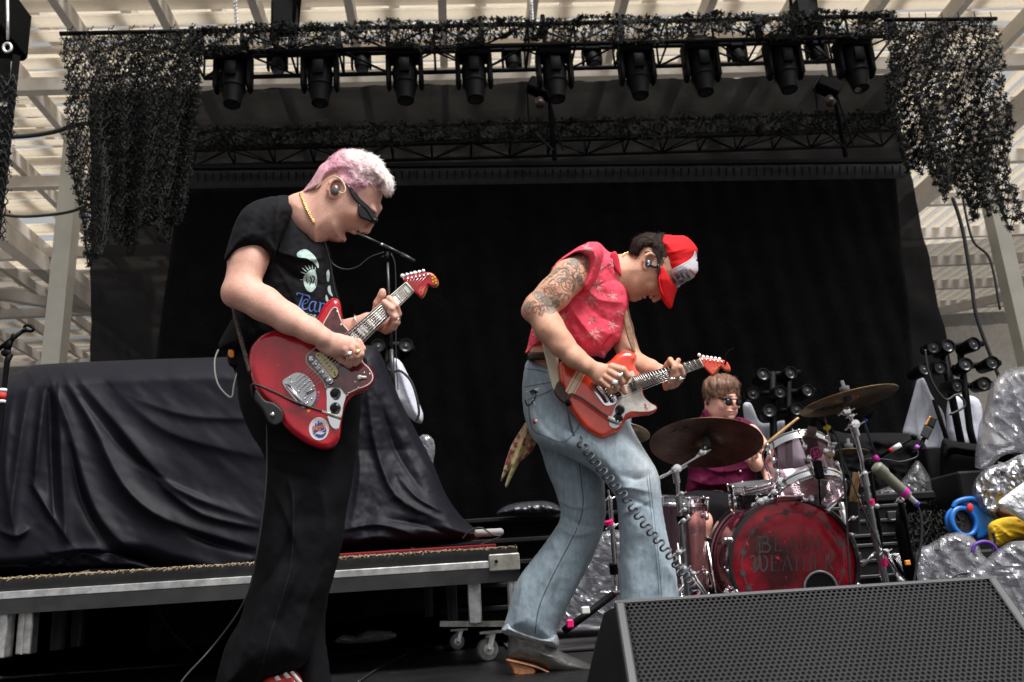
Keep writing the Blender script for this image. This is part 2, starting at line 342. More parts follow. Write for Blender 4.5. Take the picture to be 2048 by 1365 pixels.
class SDF:
    def __init__(s): s.ops = []
    def seg(s, a, b, k=6, neg=False, flat=None):
        """round cone: a,b = (x,y,z,r)"""
        a = np.array(a, float); b = np.array(b, float); m = max(a[3], b[3])+k+3
        lo = np.minimum(a[:3], b[:3])-m; hi = np.maximum(a[:3], b[:3])+m
        def f(x, y, z):
            e = b[:3]-a[:3]; L2 = (e**2).sum()+1e-9; t = np.clip(((x-a[0])*e[0]+(y-a[1])*e[1]+(z-a[2])*e[2])/L2, 0, 1)
            return np.sqrt((x-a[0]-t*e[0])**2+(y-a[1]-t*e[1])**2+(z-a[2]-t*e[2])**2)-(a[3]+(b[3]-a[3])*t)
        s.ops.append((f, lo, hi, k, neg)); return s
    def chain(s, pts, k=6):
        for i in range(len(pts)-1): s.seg(pts[i], pts[i+1], k)
        return s
    def ell(s, c, r, k=6, neg=False, ang=0, angx=0):
        c = np.array(c, float); r = np.array(r, float); a = math.radians(ang); ca, sa = math.cos(a), math.sin(a); m = r.max()+k+3
        bx = math.radians(angx); cb, sb = math.cos(bx), math.sin(bx)
        def f(x, y, z):
            X = x-c[0]; Y = y-c[1]; Z = z-c[2]; X, Y = X*ca+Y*sa, -X*sa+Y*ca
            X, Z = X*cb+Z*sb, -X*sb+Z*cb
            k0 = np.sqrt((X/r[0])**2+(Y/r[1])**2+(Z/r[2])**2); k1 = np.sqrt((X/r[0]**2)**2+(Y/r[1]**2)**2+(Z/r[2]**2)**2)+1e-9
            return k0*(k0-1)/k1
        s.ops.append((f, c-m, c+m, k, neg)); return s
    def pil(s, poly, T, R, zc=0, k=6, sm=4, back=1.0):
        p = spline(poly, True, sm) if sm else np.array(poly, float); zr = 0
        zmid = zc if not callable(zc) else 0; ext = 160 if callable(zc) else 0; Tm = T if not callable(T) else 150
        lo = np.array([*(p.min(0)-k-4), zmid-Tm-ext-k-4]); hi = np.array([*(p.max(0)+k+4), zmid+Tm+ext+k+4])
        def f(x, y, z):
            X = x[:, :, 0] if x.ndim == 3 and x.shape[2] > 0 else x
            X2, Y2 = np.broadcast_arrays(x[:, :, :1], y[:, :, :1]); sd_, _, _ = sdist(p, X2, Y2)
            zz = zc(X2, Y2) if callable(zc) else zc; TT = T(X2, Y2) if callable(T) else T
            h = TT*np.sqrt(np.maximum(1-(1-np.clip(sd_/R, 0, 1))**2, 0)); dz = np.abs(z-zz)-h
            slope = np.clip(sd_/R, 0.0, 1)
            out = np.sqrt(np.minimum(sd_, 0)**2+np.maximum(np.abs(z-zz), 0)**2)
            fac = 0.35+0.65*slope
            return np.where(sd_ > 0, dz*fac, np.maximum(out, -sd_)+0*z)
        s.ops.append((f, lo, hi, k, False)); return s
    def surf(s, h):
        lo = np.min([o[1] for o in s.ops if not o[4]], axis=0)-2*h; hi = np.max([o[2] for o in s.ops if not o[4]], axis=0)+2*h
        n = np.ceil((hi-lo)/h).astype(int)+1; ax = [lo[i]+h*np.arange(n[i]) for i in range(3)]; D = np.full(n, 60.0, np.float32)
        for f, l, u, k, neg in s.ops:
            i0 = np.clip(np.floor((l-lo)/h).astype(int), 0, n); i1 = np.clip(np.ceil((u-lo)/h).astype(int)+1, 0, n)
            if (i1 <= i0).any(): continue
            x = ax[0][i0[0]:i1[0], None, None]; y = ax[1][None, i0[1]:i1[1], None]; z = ax[2][None, None, i0[2]:i1[2]]
            sl_ = tuple(slice(i0[i], i1[i]) for i in range(3)); d = D[sl_]; e = f(x, y, z)
            if neg:
                e = -e; hh = np.clip(0.5-0.5*(e-d)/k, 0, 1) if k > 0 else None; hh = np.clip(0.5+0.5*(e-d)/k, 0, 1); D[sl_] = d*(1-hh)+e*hh+k*hh*(1-hh)
            else:
                hh = np.clip(0.5+0.5*(e-d)/k, 0, 1); D[sl_] = e*(1-hh)+d*hh-k*hh*(1-hh)
        ins = D < 0; c = np.zeros(np.array(D.shape)-1, np.int8)
        for a in (0, 1):
            for b in (0, 1):
                for g in (0, 1): c += ins[a:D.shape[0]-1+a, b:D.shape[1]-1+b, g:D.shape[2]-1+g]
        act = (c > 0) & (c < 8); I = np.stack(np.nonzero(act), 1); idx = -np.ones(act.shape, int); idx[act] = np.arange(len(I))
        acc = np.zeros((len(I), 3)); cnt = np.zeros(len(I)); co = [(a, b, g) for a in (0, 1) for b in (0, 1) for g in (0, 1)]
        vals = {q: D[I[:, 0]+q[0], I[:, 1]+q[1], I[:, 2]+q[2]].astype(float) for q in co}
        for q in co:
            for axx in range(3):
                if q[axx] == 0:
                    r = list(q); r[axx] = 1; r = tuple(r); v0, v1 = vals[q], vals[r]; m = (v0 < 0) != (v1 < 0); t = np.where(m, v0/(v0-v1+1e-20), 0)
                    pt = np.array(q, float)[None].repeat(len(I), 0); pt[:, axx] = t; acc[m] += pt[m]; cnt[m] += 1
        V = (I+acc/cnt[:, None])*h+lo; Fs = []
        for axx in range(3):
            sl0 = [slice(None)]*3; sl1 = [slice(None)]*3; sl0[axx] = slice(0, -1); sl1[axx] = slice(1, None)
            A, B = ins[tuple(sl0)], ins[tuple(sl1)]; ch = A != B; u, w = [(1, 2), (2, 0), (0, 1)][axx]
            E = np.stack(np.nonzero(ch), 1); ok = (E[:, u] > 0) & (E[:, w] > 0) & (E[:, u] < act.shape[u]) & (E[:, w] < act.shape[w]); E = E[ok]
            def cell(du, dw): q = E.copy(); q[:, u] += du; q[:, w] += dw; return idx[q[:, 0], q[:, 1], q[:, 2]]
            Q = np.stack([cell(-1, -1), cell(0, -1), cell(0, 0), cell(-1, 0)], 1); flip = B[tuple(E.T)]
            Q[flip] = Q[flip][:, ::-1]; Fs.append(Q)
        return V, np.concatenate(Fs)
def bvh_of(*objs):
    vs_ = []; ps = []; n = 0
    for o in objs:
        me = o.data; vs_ += [v.co.copy() for v in me.vertices]; ps += [tuple(i+n for i in p.vertices) for p in me.polygons]; n = len(vs_)
    return BVHTree.FromPolygons(vs_, ps)
def onsurf(bvh, px, py, off=0.001):
    r = rayv(px, py); r = r/np.linalg.norm(r); h = bvh.ray_cast(Vector(CAM), Vector(r))
    if h[0] is None: return None
    nn = h[1] if h[1].dot(Vector(r)) < 0 else -h[1]
    return np.array(h[0]+nn*off*0.3-Vector(r)*off*0.7)
def ribbon(mb, bvh, pts, w, off=0.001, sub=5, res=None):
    """flat printed stroke lying on a surface; pts px polyline; w width px (number or per point list)"""
    p = curve3([(*q[:2], (w if np.isscalar(w) else w[i])) for i, q in enumerate(pts)], sub) if len(pts) > 2 else np.array([(*q[:2], (w if np.isscalar(w) else w[i])) for i, q in enumerate(pts)])
    if len(pts) == 2: t = np.linspace(0, 1, sub+1)[:, None]; p = p[0]*(1-t)+p[1]*t
    T = np.gradient(p[:, :2], axis=0); T /= np.linalg.norm(T, axis=1)[:, None]+1e-9; N_ = np.stack([-T[:, 1], T[:, 0]], 1); L_ = []
    for i in range(len(p)):
        a = onsurf(bvh, *(p[i, :2]+N_[i]*p[i, 2]/2), off); b = onsurf(bvh, *(p[i, :2]-N_[i]*p[i, 2]/2), off); L_.append(None if a is None or b is None else (a, b))
    for i in range(len(p)-1):
        if L_[i] and L_[i+1]:
            q = [L_[i][0], L_[i+1][0], L_[i+1][1], L_[i][1]]
            if max(np.linalg.norm(q[0]-q[1]), np.linalg.norm(q[0]-q[3])) < 0.08: mb.add(q, [(0, 1, 2, 3)])
    return mb
def patch(mb, bvh, poly, off=0.001, step=3, sm=4):
    """printed area lying on a surface"""
    p = spline(poly, True, sm) if sm else np.array([q[:2] for q in poly], float); x0, y0 = p.min(0)-step; x1, y1 = p.max(0)+step
    X, Y = np.meshgrid(np.arange(x0, x1+step, step), np.arange(y0, y1+step, step), indexing='ij'); sd_, NX, NY = sdist(p, X, Y); ins = sd_ > 0.25*step
    c = ins[:-1, :-1] | ins[1:, :-1] | ins[:-1, 1:] | ins[1:, 1:]; X = np.where(ins, X, NX); Y = np.where(ins, Y, NY); cache = {}
    def g(i, j):
        if (i, j) not in cache: cache[(i, j)] = onsurf(bvh, X[i, j], Y[i, j], off)
        return cache[(i, j)]
    for i, j in zip(*np.nonzero(c)):
        q = [g(i, j), g(i+1, j), g(i+1, j+1), g(i, j+1)]
        if all(v is not None for v in q) and max(np.linalg.norm(q[0]-q[2]), np.linalg.norm(q[1]-q[3])) < 0.06: mb.add(q, [(0, 1, 2, 3)])
    return mb
# =================== SETTING ===================
def sheet(name, x0, x1, y0, y1, z, mat):
    mb = MB(); mb.add([(x0, y0, z), (x1, y0, z), (x1, y1, z), (x0, y1, z)], [(0, 1, 2, 3)]); o = mb.build(name, mat); tag(o, kind='structure'); return o
mfloor = M('stage_floor', (0.006, 0.0057, 0.0062), 0.4, bump=((14, .5, .01), (160, .35, .002)), var=((3, .5), (30, .35)), speck=(9, (.02, .019, .019), .66))
mground = M('ground', (0.22, 0.21, 0.20), 0.9, var=(2, .2))
mb = MB(); mb.box((0, 5.2, -0.06), (18, 12.4, 0.12)); tag(mb.build('stage_floor', mfloor), kind='structure')
sheet('ground', -300, 300, -150, 400, -1.5, mground)
# ---- canopy roof ----
mbeam = M('beige_steel', (0.56, 0.52, 0.47), 0.6, var=((1.3, .08), (9, .05)))
mslat = M('beige_slat', (0.72, 0.66, 0.58), 0.6, var=((2.0, .12), (14, .05)))
def translucent(m, fac, c):
    nt = m.node_tree; b = nt.nodes['Principled BSDF']; t = nt.nodes.new('ShaderNodeBsdfTranslucent'); t.inputs[0].default_value = (*c, 1); mx = nt.nodes.new('ShaderNodeMixShader'); mx.inputs[0].default_value = fac
    nt.links.new(b.outputs[0], mx.inputs[1]); nt.links.new(t.outputs[0], mx.inputs[2]); nt.links.new(mx.outputs[0], nt.nodes['Material Output'].inputs[0])
translucent(mslat, .55, (.92, .87, .78))
ZR = 8.5
roof = thing('canopy_roof', 'beige steel lattice canopy with open slats high above and behind the stage', 'roof', (0, 24, ZR))
XR = float(PZ(1985, 190, ZR)[0])
def part_(mb, name, mat, root, **k): return mb.build(name, mat, root, **k)
ys = np.r_[np.arange(8.0, 17.5, 0.35), np.arange(17.8, 44, .95)]
for i, y in enumerate(ys):
    w = (0.24 if i % 4 else 0.14) if y < 17.5 else .42
    mb = MB().box(((XR-22)/2, y, ZR+0.22), (XR+22, w, 0.04)); part_(mb, 'roof_slat', mslat, roof)
for i, x in enumerate(np.arange(-21, XR+0.1, 1.32)):
    mb = MB().box((x, 26, ZR+0.02), (0.12, 37, 0.26)); part_(mb, 'rafter', mbeam, roof)
for i, x in enumerate(np.arange(-20.4, XR, 1.32)): mb = MB().box((x, 26, ZR+.52), (.16, 37, .2)); part_(mb, 'upper_joist', mbeam, roof)
for i, y in enumerate(np.arange(8.6, 44, 1.15)): mb = MB().box(((XR-22)/2, y, ZR+.75), (XR+22, .34, .04)); part_(mb, 'upper_slat', mslat, roof)
for i, y in enumerate((9.6, 12.4, 15.6, 19, 23, 28, 34, 41)):
    mb = MB().box(((XR-22)/2, y, ZR-0.27), (XR+22, 0.12, 0.22)).box(((XR-22)/2, y, ZR-0.38), (XR+22, 0.16, 0.03)); part_(mb, 'purlin', mbeam, roof)
for i, x in enumerate(np.arange(XR+0.35, XR+16, 0.36)):
    mb = MB().box((x, 25, ZR+0.22), (0.2, 38, 0.05)); part_(mb, 'side_slat', mslat, roof)
for i, y in enumerate(np.arange(8, 44, 2.1)):
    mb = MB().box((XR+8, y, ZR+0.02), (16, 0.14, 0.28)); part_(mb, 'side_rafter', mbeam, roof)
for x0, x1, y0, y1 in ((-20, -6, 12, 24), (-24, -8, 16, 34), (XR, XR+12, 30, 18)):
    mb = MB().beam((x0, y0, ZR-0.75), (x1, y1, ZR-0.75), 0.2, 0.24); part_(mb, 'brace', mbeam, roof)
for x in (-8.9, XR+0.1):
    mb = MB().box((x, 26, ZR-0.6), (0.3, 37, 0.36)); part_(mb, 'main_girder', mbeam, roof)
def column(name, a, b, Y, w, lab):
    A = PY(a[0], a[1], Y); B = PY(b[0], b[1], Y); z0, z1 = -1.5, ZR-0.8; t0 = (z0-A[2])/(B[2]-A[2]); t1 = (z1-A[2])/(B[2]-A[2])
    mb = MB().beam(A+(B-A)*t0, A+(B-A)*t1, w, w, up=(0, 1, 0)).box(A+(B-A)*t0+np.array([0, 0, .02]), (w*2, w*2, .04)); o = mb.build(name, M('cream_column', (.52, .50, .44), .5, var=(3, .06))); tag(o, lab, 'column', 'steel columns carrying the canopy')
column('column', (107, 735), (140, 400), 13, .26, 'cream square steel column rising behind the left camouflage net')
column('column', (1992, 440), (2052, 700), 13, .24, 'cream square steel column leaning beside the right camouflage net')
mconc = M('concrete_wall', (.44, .41, .37), .85, var=((1.5, .12), (12, .08)), bump=(20, .2, .01))
for (xa, xb, yt, lab) in ((-300, 420, 724, 'low beige concrete wall in the left background behind the black cover'), (1700, 2500, 628, 'tall beige concrete wall in the right background behind the lamps')):
    A = PY(xa, yt, 14.0); B = PY(xb, yt, 14.0); zt = PY((max(xa, 0)+min(xb, 2048))/2, yt, 14.0)[2]
    mb = MB().box(((A[0]+B[0])/2, 14.2, (zt-1.5)/2), (B[0]-A[0], .4, zt+1.5), bev=.02); tag(mb.build('concrete_wall', mconc), lab, 'wall')
# ---- cloths hung at the back ----
def cloth(name, corners, Y, mat, lab, cat, nx=60, ny=30, fold=None, parent=None, thick=0.004):
    """corners px: TL, TR, BR, BL in the plane y=Y; real rippled sheet with thickness"""
    TL, TR, BR, BL = [PY(c[0], c[1], Y) for c in corners]; u = np.linspace(0, 1, nx+1)[:, None, None]; v = np.linspace(0, 1, ny+1)[None, :, None]
    G = (TL*(1-u)+TR*u)*(1-v)+(BL*(1-u)+BR*u)*v
    if fold is not None: G[..., 1] += fold(G[..., 0], G[..., 2], np.broadcast_to(v[..., 0], G.shape[:2]))
    mb = MB(); idx = lambda i, j: i*(ny+1)+j; fs = [(idx(i, j), idx(i, j+1), idx(i+1, j+1), idx(i+1, j)) for i in range(nx) for j in range(ny)]
    mb.add(G.reshape(-1, 3), fs); o = mb.build(name, mat, parent, smooth=True)
    if thick: md = o.modifiers.new('thickness', 'SOLIDIFY'); md.thickness = thick; md.offset = 0
    if lab: tag(o, lab, cat)
    return o
mdrape = M('black_drape', (0.003, 0.003, 0.0034), 0.95, spec=0.05, sheen=0.02, bump=((90, .6, .01), (25, .5, .02)), var=((60, .35), (4, .3)))
def dfold(x, z, v): return 0.03*np.sin(x*7+1.2*np.sin(x*1.7))*(0.3+v)+0.015*np.sin(x*19+z*2)
zf_ = -0.0
o = cloth('backdrop', [(357, 372), (1788, 336), (1876, pyat(1876, 10.4, .0)), (236, pyat(236, 10.4, .0))], 10.4, mdrape, 'huge plain black backdrop cloth hanging at the back of the stage', 'backdrop', 160, 40, dfold)
def scrimmat(name, c, tr, var=None):
    m = bpy.data.materials.new(name); m.use_nodes = True; nt = m.node_tree; b = nt.nodes['Principled BSDF']; b.inputs['Base Color'].default_value = (*c, 1); b.inputs['Roughness'].default_value = .8; b.inputs['Specular IOR Level'].default_value = .2
    t = nt.nodes.new('ShaderNodeBsdfTransparent'); mx = nt.nodes.new('ShaderNodeMixShader'); nt.links.new(t.outputs[0], mx.inputs[1]); nt.links.new(b.outputs[0], mx.inputs[2]); nt.links.new(mx.outputs[0], nt.nodes['Material Output'].inputs[0]); mx.inputs[0].default_value = 1-tr
    return m
mscrim = scrimmat('mesh_scrim', (.0035, .003, .004), .016); mscrim2 = scrimmat('far_mesh', (.03, .029, .03), .4)
def sfold(x, z, v): return 0.05*np.sin(x*2.3)*np.sin(v*3)+0.02*np.sin(x*9+z*6)+0.012*np.sin(x*23-z*11)
cloth('mesh_scrim', [(180, 186), (1778, 148), (2000, pyat(2000, 11.2, 0)), (176, pyat(176, 11.2, 0))], 11.2, mscrim, 'dark see-through mesh banner hung behind the black backdrop, canopy showing through', 'mesh banner', 120, 50, sfold, thick=0)
cloth('windbreak_mesh', [(-200, 536), (306, 541), (300, 760), (-200, 770)], 13.4, mscrim2, 'grey see-through windbreak mesh at far left behind the column', 'mesh', 30, 10, sfold, thick=0)
cloth('windbreak_mesh', [(1790, 498), (2150, 455), (2150, 640), (1790, 660)], 13.4, mscrim2, 'grey see-through windbreak mesh at far right behind the column', 'mesh', 30, 10, sfold, thick=0)
# ---- trusses ----
def box_truss(name, pA, pB, Y, h, dpt, lab, group=None):
    """pA,pB: px of the top front chord ends"""
    A = PY(*pA, Y); B = PY(*pB, Y); z = (A[2]+B[2])/2; A = np.array([A[0], Y, A[2]]); B = np.array([B[0], Y, B[2]]); root = thing(name, lab, 'truss', (A+B)/2, group)
    ofs = {'tf': (0, 0), 'bf': (0, -h), 'tb': (dpt, 0), 'bb': (dpt, -h)}; pt = lambda t, k: A+(B-A)*t+np.array([0, ofs[k][0], ofs[k][1]])
    for k in ofs: MB().tube([pt(0, k), pt(1, k)], .025, 8).build('chord', blk, root, smooth=True)
    n = int(np.linalg.norm(B-A)/.5); mb = MB()
    for i in range(n+1):
        t = i/n
        for a, b in (('tf', 'bf'), ('tb', 'bb'), ('tf', 'tb'), ('bf', 'bb')): mb.tube([pt(t, a), pt(t, b)], .013, 6)
        if i < n:
            t2 = (i+1)/n
            for a, b in (('tf', 'bf'), ('tb', 'bb'), ('bf', 'bb')):
                q = (a, b) if i % 2 else (b, a); mb.tube([pt(t, q[0]), pt(t2, q[1])], .011, 6)
    mb.build('lattice', blk, root, smooth=True)
    for t in np.linspace(.0, 1, 6): MB().beam(pt(t, 'tf')+np.array([0, -.01, .02]), pt(t, 'bf')+np.array([0, -.01, -.02]), .09, .05).build('gate_plate', blk, root)
    return A, B, root
TA, TB, truss1 = box_truss('lighting_truss', (385, 64), (1778, 32), 8.2, .26, .46, 'front black box truss carrying the row of moving head lights')
box_truss('lighting_truss', (372, 264), (1786, 226), 10.0, .26, .4, 'rear black box truss above the black backdrop', )
# curtain track with a pleated valance under the rear truss
def vfold(x, z, v): return 0.004*np.sin(x*40)
o = thing('curtain_track', 'black slotted curtain track with short pleats along the top of the backdrop', 'curtain track', PY(1080, 350, 10.1))
A = PY(362, 336, 10.0); B = PY(1805, 322, 10.0); MB().beam((A[0], 10.0, A[2]), (B[0], 10.0, B[2]), .06, .05).build('rail', blk, o)
mval = M('valance', (.02, .02, .022), .8, var=(10, .3))
cloth('valance', [(356, 345), (1808, 330), (1812, 357), (352, 378)], 10.1, mval, None, None, 560, 2, vfold, parent=o, thick=.004)
mb = MB()
for x in np.linspace(366, 1800, 96):
    t = (x-356)/1450; y = 347-15*t; a = PY(x, y, 10.04); b = PY(x, y+17, 10.04); mb.beam(a, b, .02, .01, up=(0, 1, 0))
tag(mb.build('hook_slots', blk, o), kind='stuff')
# ---- hanging motors, chains, towers above the truss ----
for (x, w, yt, lab) in ((566, 34, -40, 'thick black truss leg going up above the front truss, left'), (1607, 26, -40, 'black chain motor and cables hanging above the right of the front truss')):
    a = PY(x, 52, 8.4); b = a+np.array([.25, 0, 3.2]); root = thing('hanging_leg', lab, 'truss leg', a)
    mb = MB()
    for dx in (-.1, .1):
        for dy in (-.1, .1): mb.tube([a+[dx, dy, -.3], b+[dx, dy, 0]], .03 if w > 30 else .02, 8)
    for i in range(10): t = i/10; mb.tube([a+(b-a)*t+[-.1, -.1, 0], a+(b-a)*(t+.1)+[.1, .1, 0]], .015, 6); mb.tube([a+(b-a)*t+[.1, -.1, 0], a+(b-a)*(t+.1)+[-.1, .1, 0]], .015, 6)
    mb.build('lattice', blk, root, smooth=True); MB().box(a+[0.02, 0, .1], (.26, .26, .35), bev=.03).build('motor_body', blkplastic, root)
    MB().tube(curve3([a+[.1, -.15, .3], a+[.3, -.2, .5], a+[.25, -.1, 1.2], b], 6), .02, 6).build('cable', blk, root, smooth=True)
def chain(name, top, bot, lab):
    mb = MB(); n = 14
    for i in range(n):
        c = bot+(top-bot)*(i+.5)/n; L_ = np.linalg.norm(top-bot)/n; u = np.array([1, 0, 0]) if i % 2 else np.array([0, 1.0, 0]); a = np.linspace(0, 2*math.pi, 11)[:-1]
        mb.tube([c+u*math.cos(t)*.018+np.array([0, 0, 1])*math.sin(t)*L_*.62 for t in a], .006, 5, closed=True)
    o = mb.build(name, steel, smooth=True); tag(o, lab, 'chain', 'hoist chains above the front truss')
chain('hoist_chain', PY(470, 2, 8.4), PY(473, 52, 8.4), 'short galvanised chain hanging over the left end of the front truss')
chain('hoist_chain', PY(1062, 2, 8.4), PY(1064, 42, 8.4), 'short galvanised chain over the middle of the front truss')
# ---- moving heads ----
def moving_head(name, c, lab, sc=1.0, group='moving head lights hanging in a row from the front truss'):
    root = thing(name, lab, 'stage light', c, group); c = np.asarray(c, float)
    MB().box(c+[0, 0, -.07*sc], (.36*sc, .26*sc, .13*sc), bev=.03*sc).box(c+[0, 0, .02*sc], (.2*sc, .06*sc, .08*sc)).build('base', blkplastic, root, auto=40)
    for s in (-1, 1): MB().box(c+[s*.165*sc, 0, -.27*sc], (.05*sc, .15*sc, .34*sc), bev=.02*sc).ball(c+[s*.165*sc, 0, -.4*sc], (.03*sc, .085*sc, .085*sc)).build('yoke_arm', blkplastic, root, auto=40)
    ax = np.array([0.0, -.12, -1]); mb = MB().lathe(c+[0, .03*sc, -.13*sc], ax, [(0, .06*sc), (.02*sc, .115*sc), (.2*sc, .128*sc), (.33*sc, .115*sc), (.46*sc, .09*sc), (.5*sc, .085*sc), (.505*sc, .07*sc)], 20, True)
    hd = mb.build('lamp_head', blkplastic, root, auto=35)
    mr = MB()
    for t in (.12, .3): mr.lathe(c+[0, .03*sc, -.13*sc], ax, [((t)*sc, .125*sc), ((t+.01)*sc, .131*sc), ((t+.02)*sc, .122*sc)], 20)
    mr.box(c+[0, -.13*sc, -.27*sc], (.11*sc, .03*sc, .16*sc), bev=.012*sc).build('cooling_fins', blkplastic, hd, smooth=True)
    MB().lathe(c+[0, .03*sc, -.13*sc], ax, [(.49*sc, .0), (.50*sc, .075*sc)], 20).build('lens', M('dark_lens', (.02, .02, .025), .08, spec=.8), hd, smooth=True)
    return root
xs = [(468, 112, 'first'), (640, 110, 'second'), (808, 106, 'third'), (945, 104, 'fourth'), (1105, 104, 'fifth'), (1268, 98, 'sixth'), (1396, 92, 'seventh'), (1560, 88, 'eighth'), (1700, 86, 'ninth')]
c0 = PY(xs[0][0], xs[0][1]-8, 8.35); mh = moving_head('moving_head', c0, 'first large black moving head light from the left on the front truss', 1.04)
for x, y, n in xs[1:]:
    k = copy_tree(mh, PY(x, y-8, 8.35)-c0); k['label'] = '%s large black moving head light from the left on the front truss' % n
xs = [(555, 118, 'first'), (722, 116, 'second'), (1022, 112, 'third'), (1182, 108, 'fourth'), (1472, 102, 'fifth'), (1628, 98, 'sixth')]
c0 = PY(xs[0][0], xs[0][1]-8, 8.7); grp = 'small wash lights between the moving heads'
def wash(c):
    root = thing('wash_light', 'first small round wash light from the left between the large moving heads', 'stage light', c, grp)
    MB().box(c+np.array([0, 0, .0]), (.2, .16, .1), bev=.02).build('base', blkplastic, root, auto=40)
    for s in (-1, 1): MB().box(c+np.array([s*.1, 0, -.1]), (.025, .08, .18), bev=.01).build('yoke_arm', blkplastic, root, auto=40)
    h = MB().lathe(c+np.array([0, .02, -.06]), (.1, -.35, -1), [(0, .04), (.02, .08), (.12, .085), (.17, .07), (.175, .06)], 18, True).build('lamp_head', blkplastic, root, auto=40)
    MB().lathe(c+np.array([0, .02, -.06]), (.1, -.35, -1), [(.165, .0), (.17, .06)], 18).build('lens', M('clear_lens', (.35, .36, .4), .1, .6), h, smooth=True); return root
w0 = wash(c0)
for x, y, n in xs[1:]:
    k = copy_tree(w0, PY(x, y-8, 8.7)-c0); k['label'] = '%s small round wash light from the left between the large moving heads' % n
# two conventional lamps between the trusses
for (x, y, lab) in ((1080, 178, 'small black floodlight on a bracket in front of the upper mesh, centre'), (1655, 175, 'small black floodlight with wire guard in front of the upper mesh, right')):
    c = PY(x, y, 9.4); root = thing('floodlight', lab, 'stage light', c)
    MB().box(c, (.3, .2, .16), np.array(Matrix.Rotation(.5, 3, 'Y')), bev=.02).build('housing', blkplastic, root, auto=40)
    MB().tube([c+[-.16, 0, 0], c+[-.16, .05, -.5], c+[.1, .05, -.8]], .012, 6).tube([c+[.1, 0, -.1], c+[.22, .05, -.8]], .012, 6).build('bracket', blk, root)
    MB().lathe(c+[-.02, -.02, -.16], (0, -.4, -1), [(0, .05), (.1, .06), (.12, .045)], 12, True, True).build('lamp', M('amber_lamp', (.05, .03, .025), .4), root, smooth=True)
    MB().tube([c+[.12, .1, 1.1], c+[.12, .1, -.9]], .03, 8).build('pole', blk, root, smooth=True)
# ---- camouflage nets ----
mnet = M('net_cord', (.006, .0065, .0055), .85, var=(6, .4)); mleafs = [M('net_leaf_dark', (.003, .0032, .003), .9, var=(20, .5)), M('net_leaf_green', (.009, .010, .008), .9, var=(20, .5))]
def camo_net(name, tb, Y, cell, lab, dens, wav=0.1, jag=None, layers=1, leafpx=9, seed=3, cut=None):
    """tb(u,v)->(px,py); cell px; dens(u,v)= leaf density 0..1"""
    r = np.random.default_rng(seed); (x0, y0), (x1, y1) = tb(0, .0), tb(1, .0); Wp = abs(x1-x0); Hp = abs(tb(.5, 1)[1]-tb(.5, 0)[1]); nx = max(2, int(Wp/cell)); ny = max(2, int(Hp/(cell*.87))); mb = MB(); lf = MB()
    for L_ in range(layers):
        ph = r.random()*6
        def pos(i, j):
            u = (i+(.5 if j % 2 else 0))/nx; v = j/ny; u += .004*math.sin(j*1.3+i); p = tb(u, v); d = Y+L_*.12+wav*math.sin(u*14+ph+v*2)+wav*.5*math.sin(u*33+v*5)
            return PY(p[0]+2*math.sin(j*.9+i*1.7), p[1]+2*math.sin(i*.8+j*2.1), d), u, v
        pts = {}
        for j in range(ny+1):
            for i in range(nx+1):
                p, u, v = pos(i, j)
                if u <= 1.02 and (cut is None or cut(u, v)): pts[(i, j)] = (p, u, v)
        th = .0045
        for (i, j), (p, u, v) in pts.items():
            o = 1 if j % 2 else 0
            for q in (((i+o, j+1), (i-1+o, j+1))):
                if q in pts:
                    b = pts[q][0]; d = b-p; s_ = np.cross(d, Fv); s_ *= th/(np.linalg.norm(s_)+1e-9); w_ = Fv*th; mb.add([p+s_, p-s_, p-w_, b+s_, b-s_, b-w_], [(0, 3, 5, 2), (2, 5, 4, 1), (1, 4, 3, 0)])
            if (i % 2 == j % 2 // 1) and (i+1, j) in pts and r.random() < .5:
                b = pts[(i+1, j)][0]; d = b-p; s_ = np.cross(d, Fv); s_ *= th/(np.linalg.norm(s_)+1e-9); w_ = Fv*th; mb.add([p+s_, p-s_, p-w_, b+s_, b-s_, b-w_], [(0, 3, 5, 2), (2, 5, 4, 1), (1, 4, 3, 0)])
            for _ in range(r.poisson(dens(u, v)*9)):
                sz = leafpx*Y/FPX*(.25+.5*r.random()); c = p+r.normal(0, .5, 3)*cell*Y/FPX*.7; a = r.normal(0, 1, 3); a /= np.linalg.norm(a); b = np.cross(a, r.normal(0, 1, 3)); b /= np.linalg.norm(b)
                lf.m = int(r.random() < .45); k = r.random(2)*.6+.4; lf.add([c-a*sz, c-b*sz*.4*k[0], c+a*sz*.5+b*sz*.15, c+b*sz*.45*k[1]], [(0, 1, 2, 3)])
    root = thing(name, lab, 'camouflage net', PY(*tb(.5, 0), Y), 'camouflage nets hung around the stage')
    mb.build('net_cord', mnet, root); lf.build('leaf_scrim', mleafs, root); return root
def tbL(u, v):
    xt = 122+u*278; xb = 168+u*200; e = v**1.3; x = xt*(1-e)+xb*e+10*math.sin(v*9+u*4)*(1-u)*.6; H = 430-60*u+26*math.sin(u*17)+14*math.sin(u*41)
    return (x, 76-10*u+v*H)
camo_net('camouflage_net', tbL, 7.6, 8.5, 'ragged black-green camouflage net hanging at the left end of the front truss', lambda u, v: .4+1.1*min(1, max(0, (u-.12)*2.2))*(.55+.45*math.sin(u*20)**2)+.3*(u < .1), .12, layers=3, leafpx=9)
def tbR(u, v):
    xt = 1764+u*226; xb = 1800+u*240; x = xt*(1-v)+xb*v+8*math.sin(v*8+u*5)+10*math.sin(v*15)*(u > .8)*.6; H = 265+130*min(1, u*1.25)+18*math.sin(u*22)+12*math.sin(u*51)
    return (x, 50-8*u+v*H)
camo_net('camouflage_net', tbR, 7.6, 8.5, 'ragged black-green camouflage net hanging at the right end of the front truss', lambda u, v: .85+.8*(.5+.5*math.sin(u*16+v*3)) + .5*(v > .4), .12, layers=3, leafpx=9, seed=9)
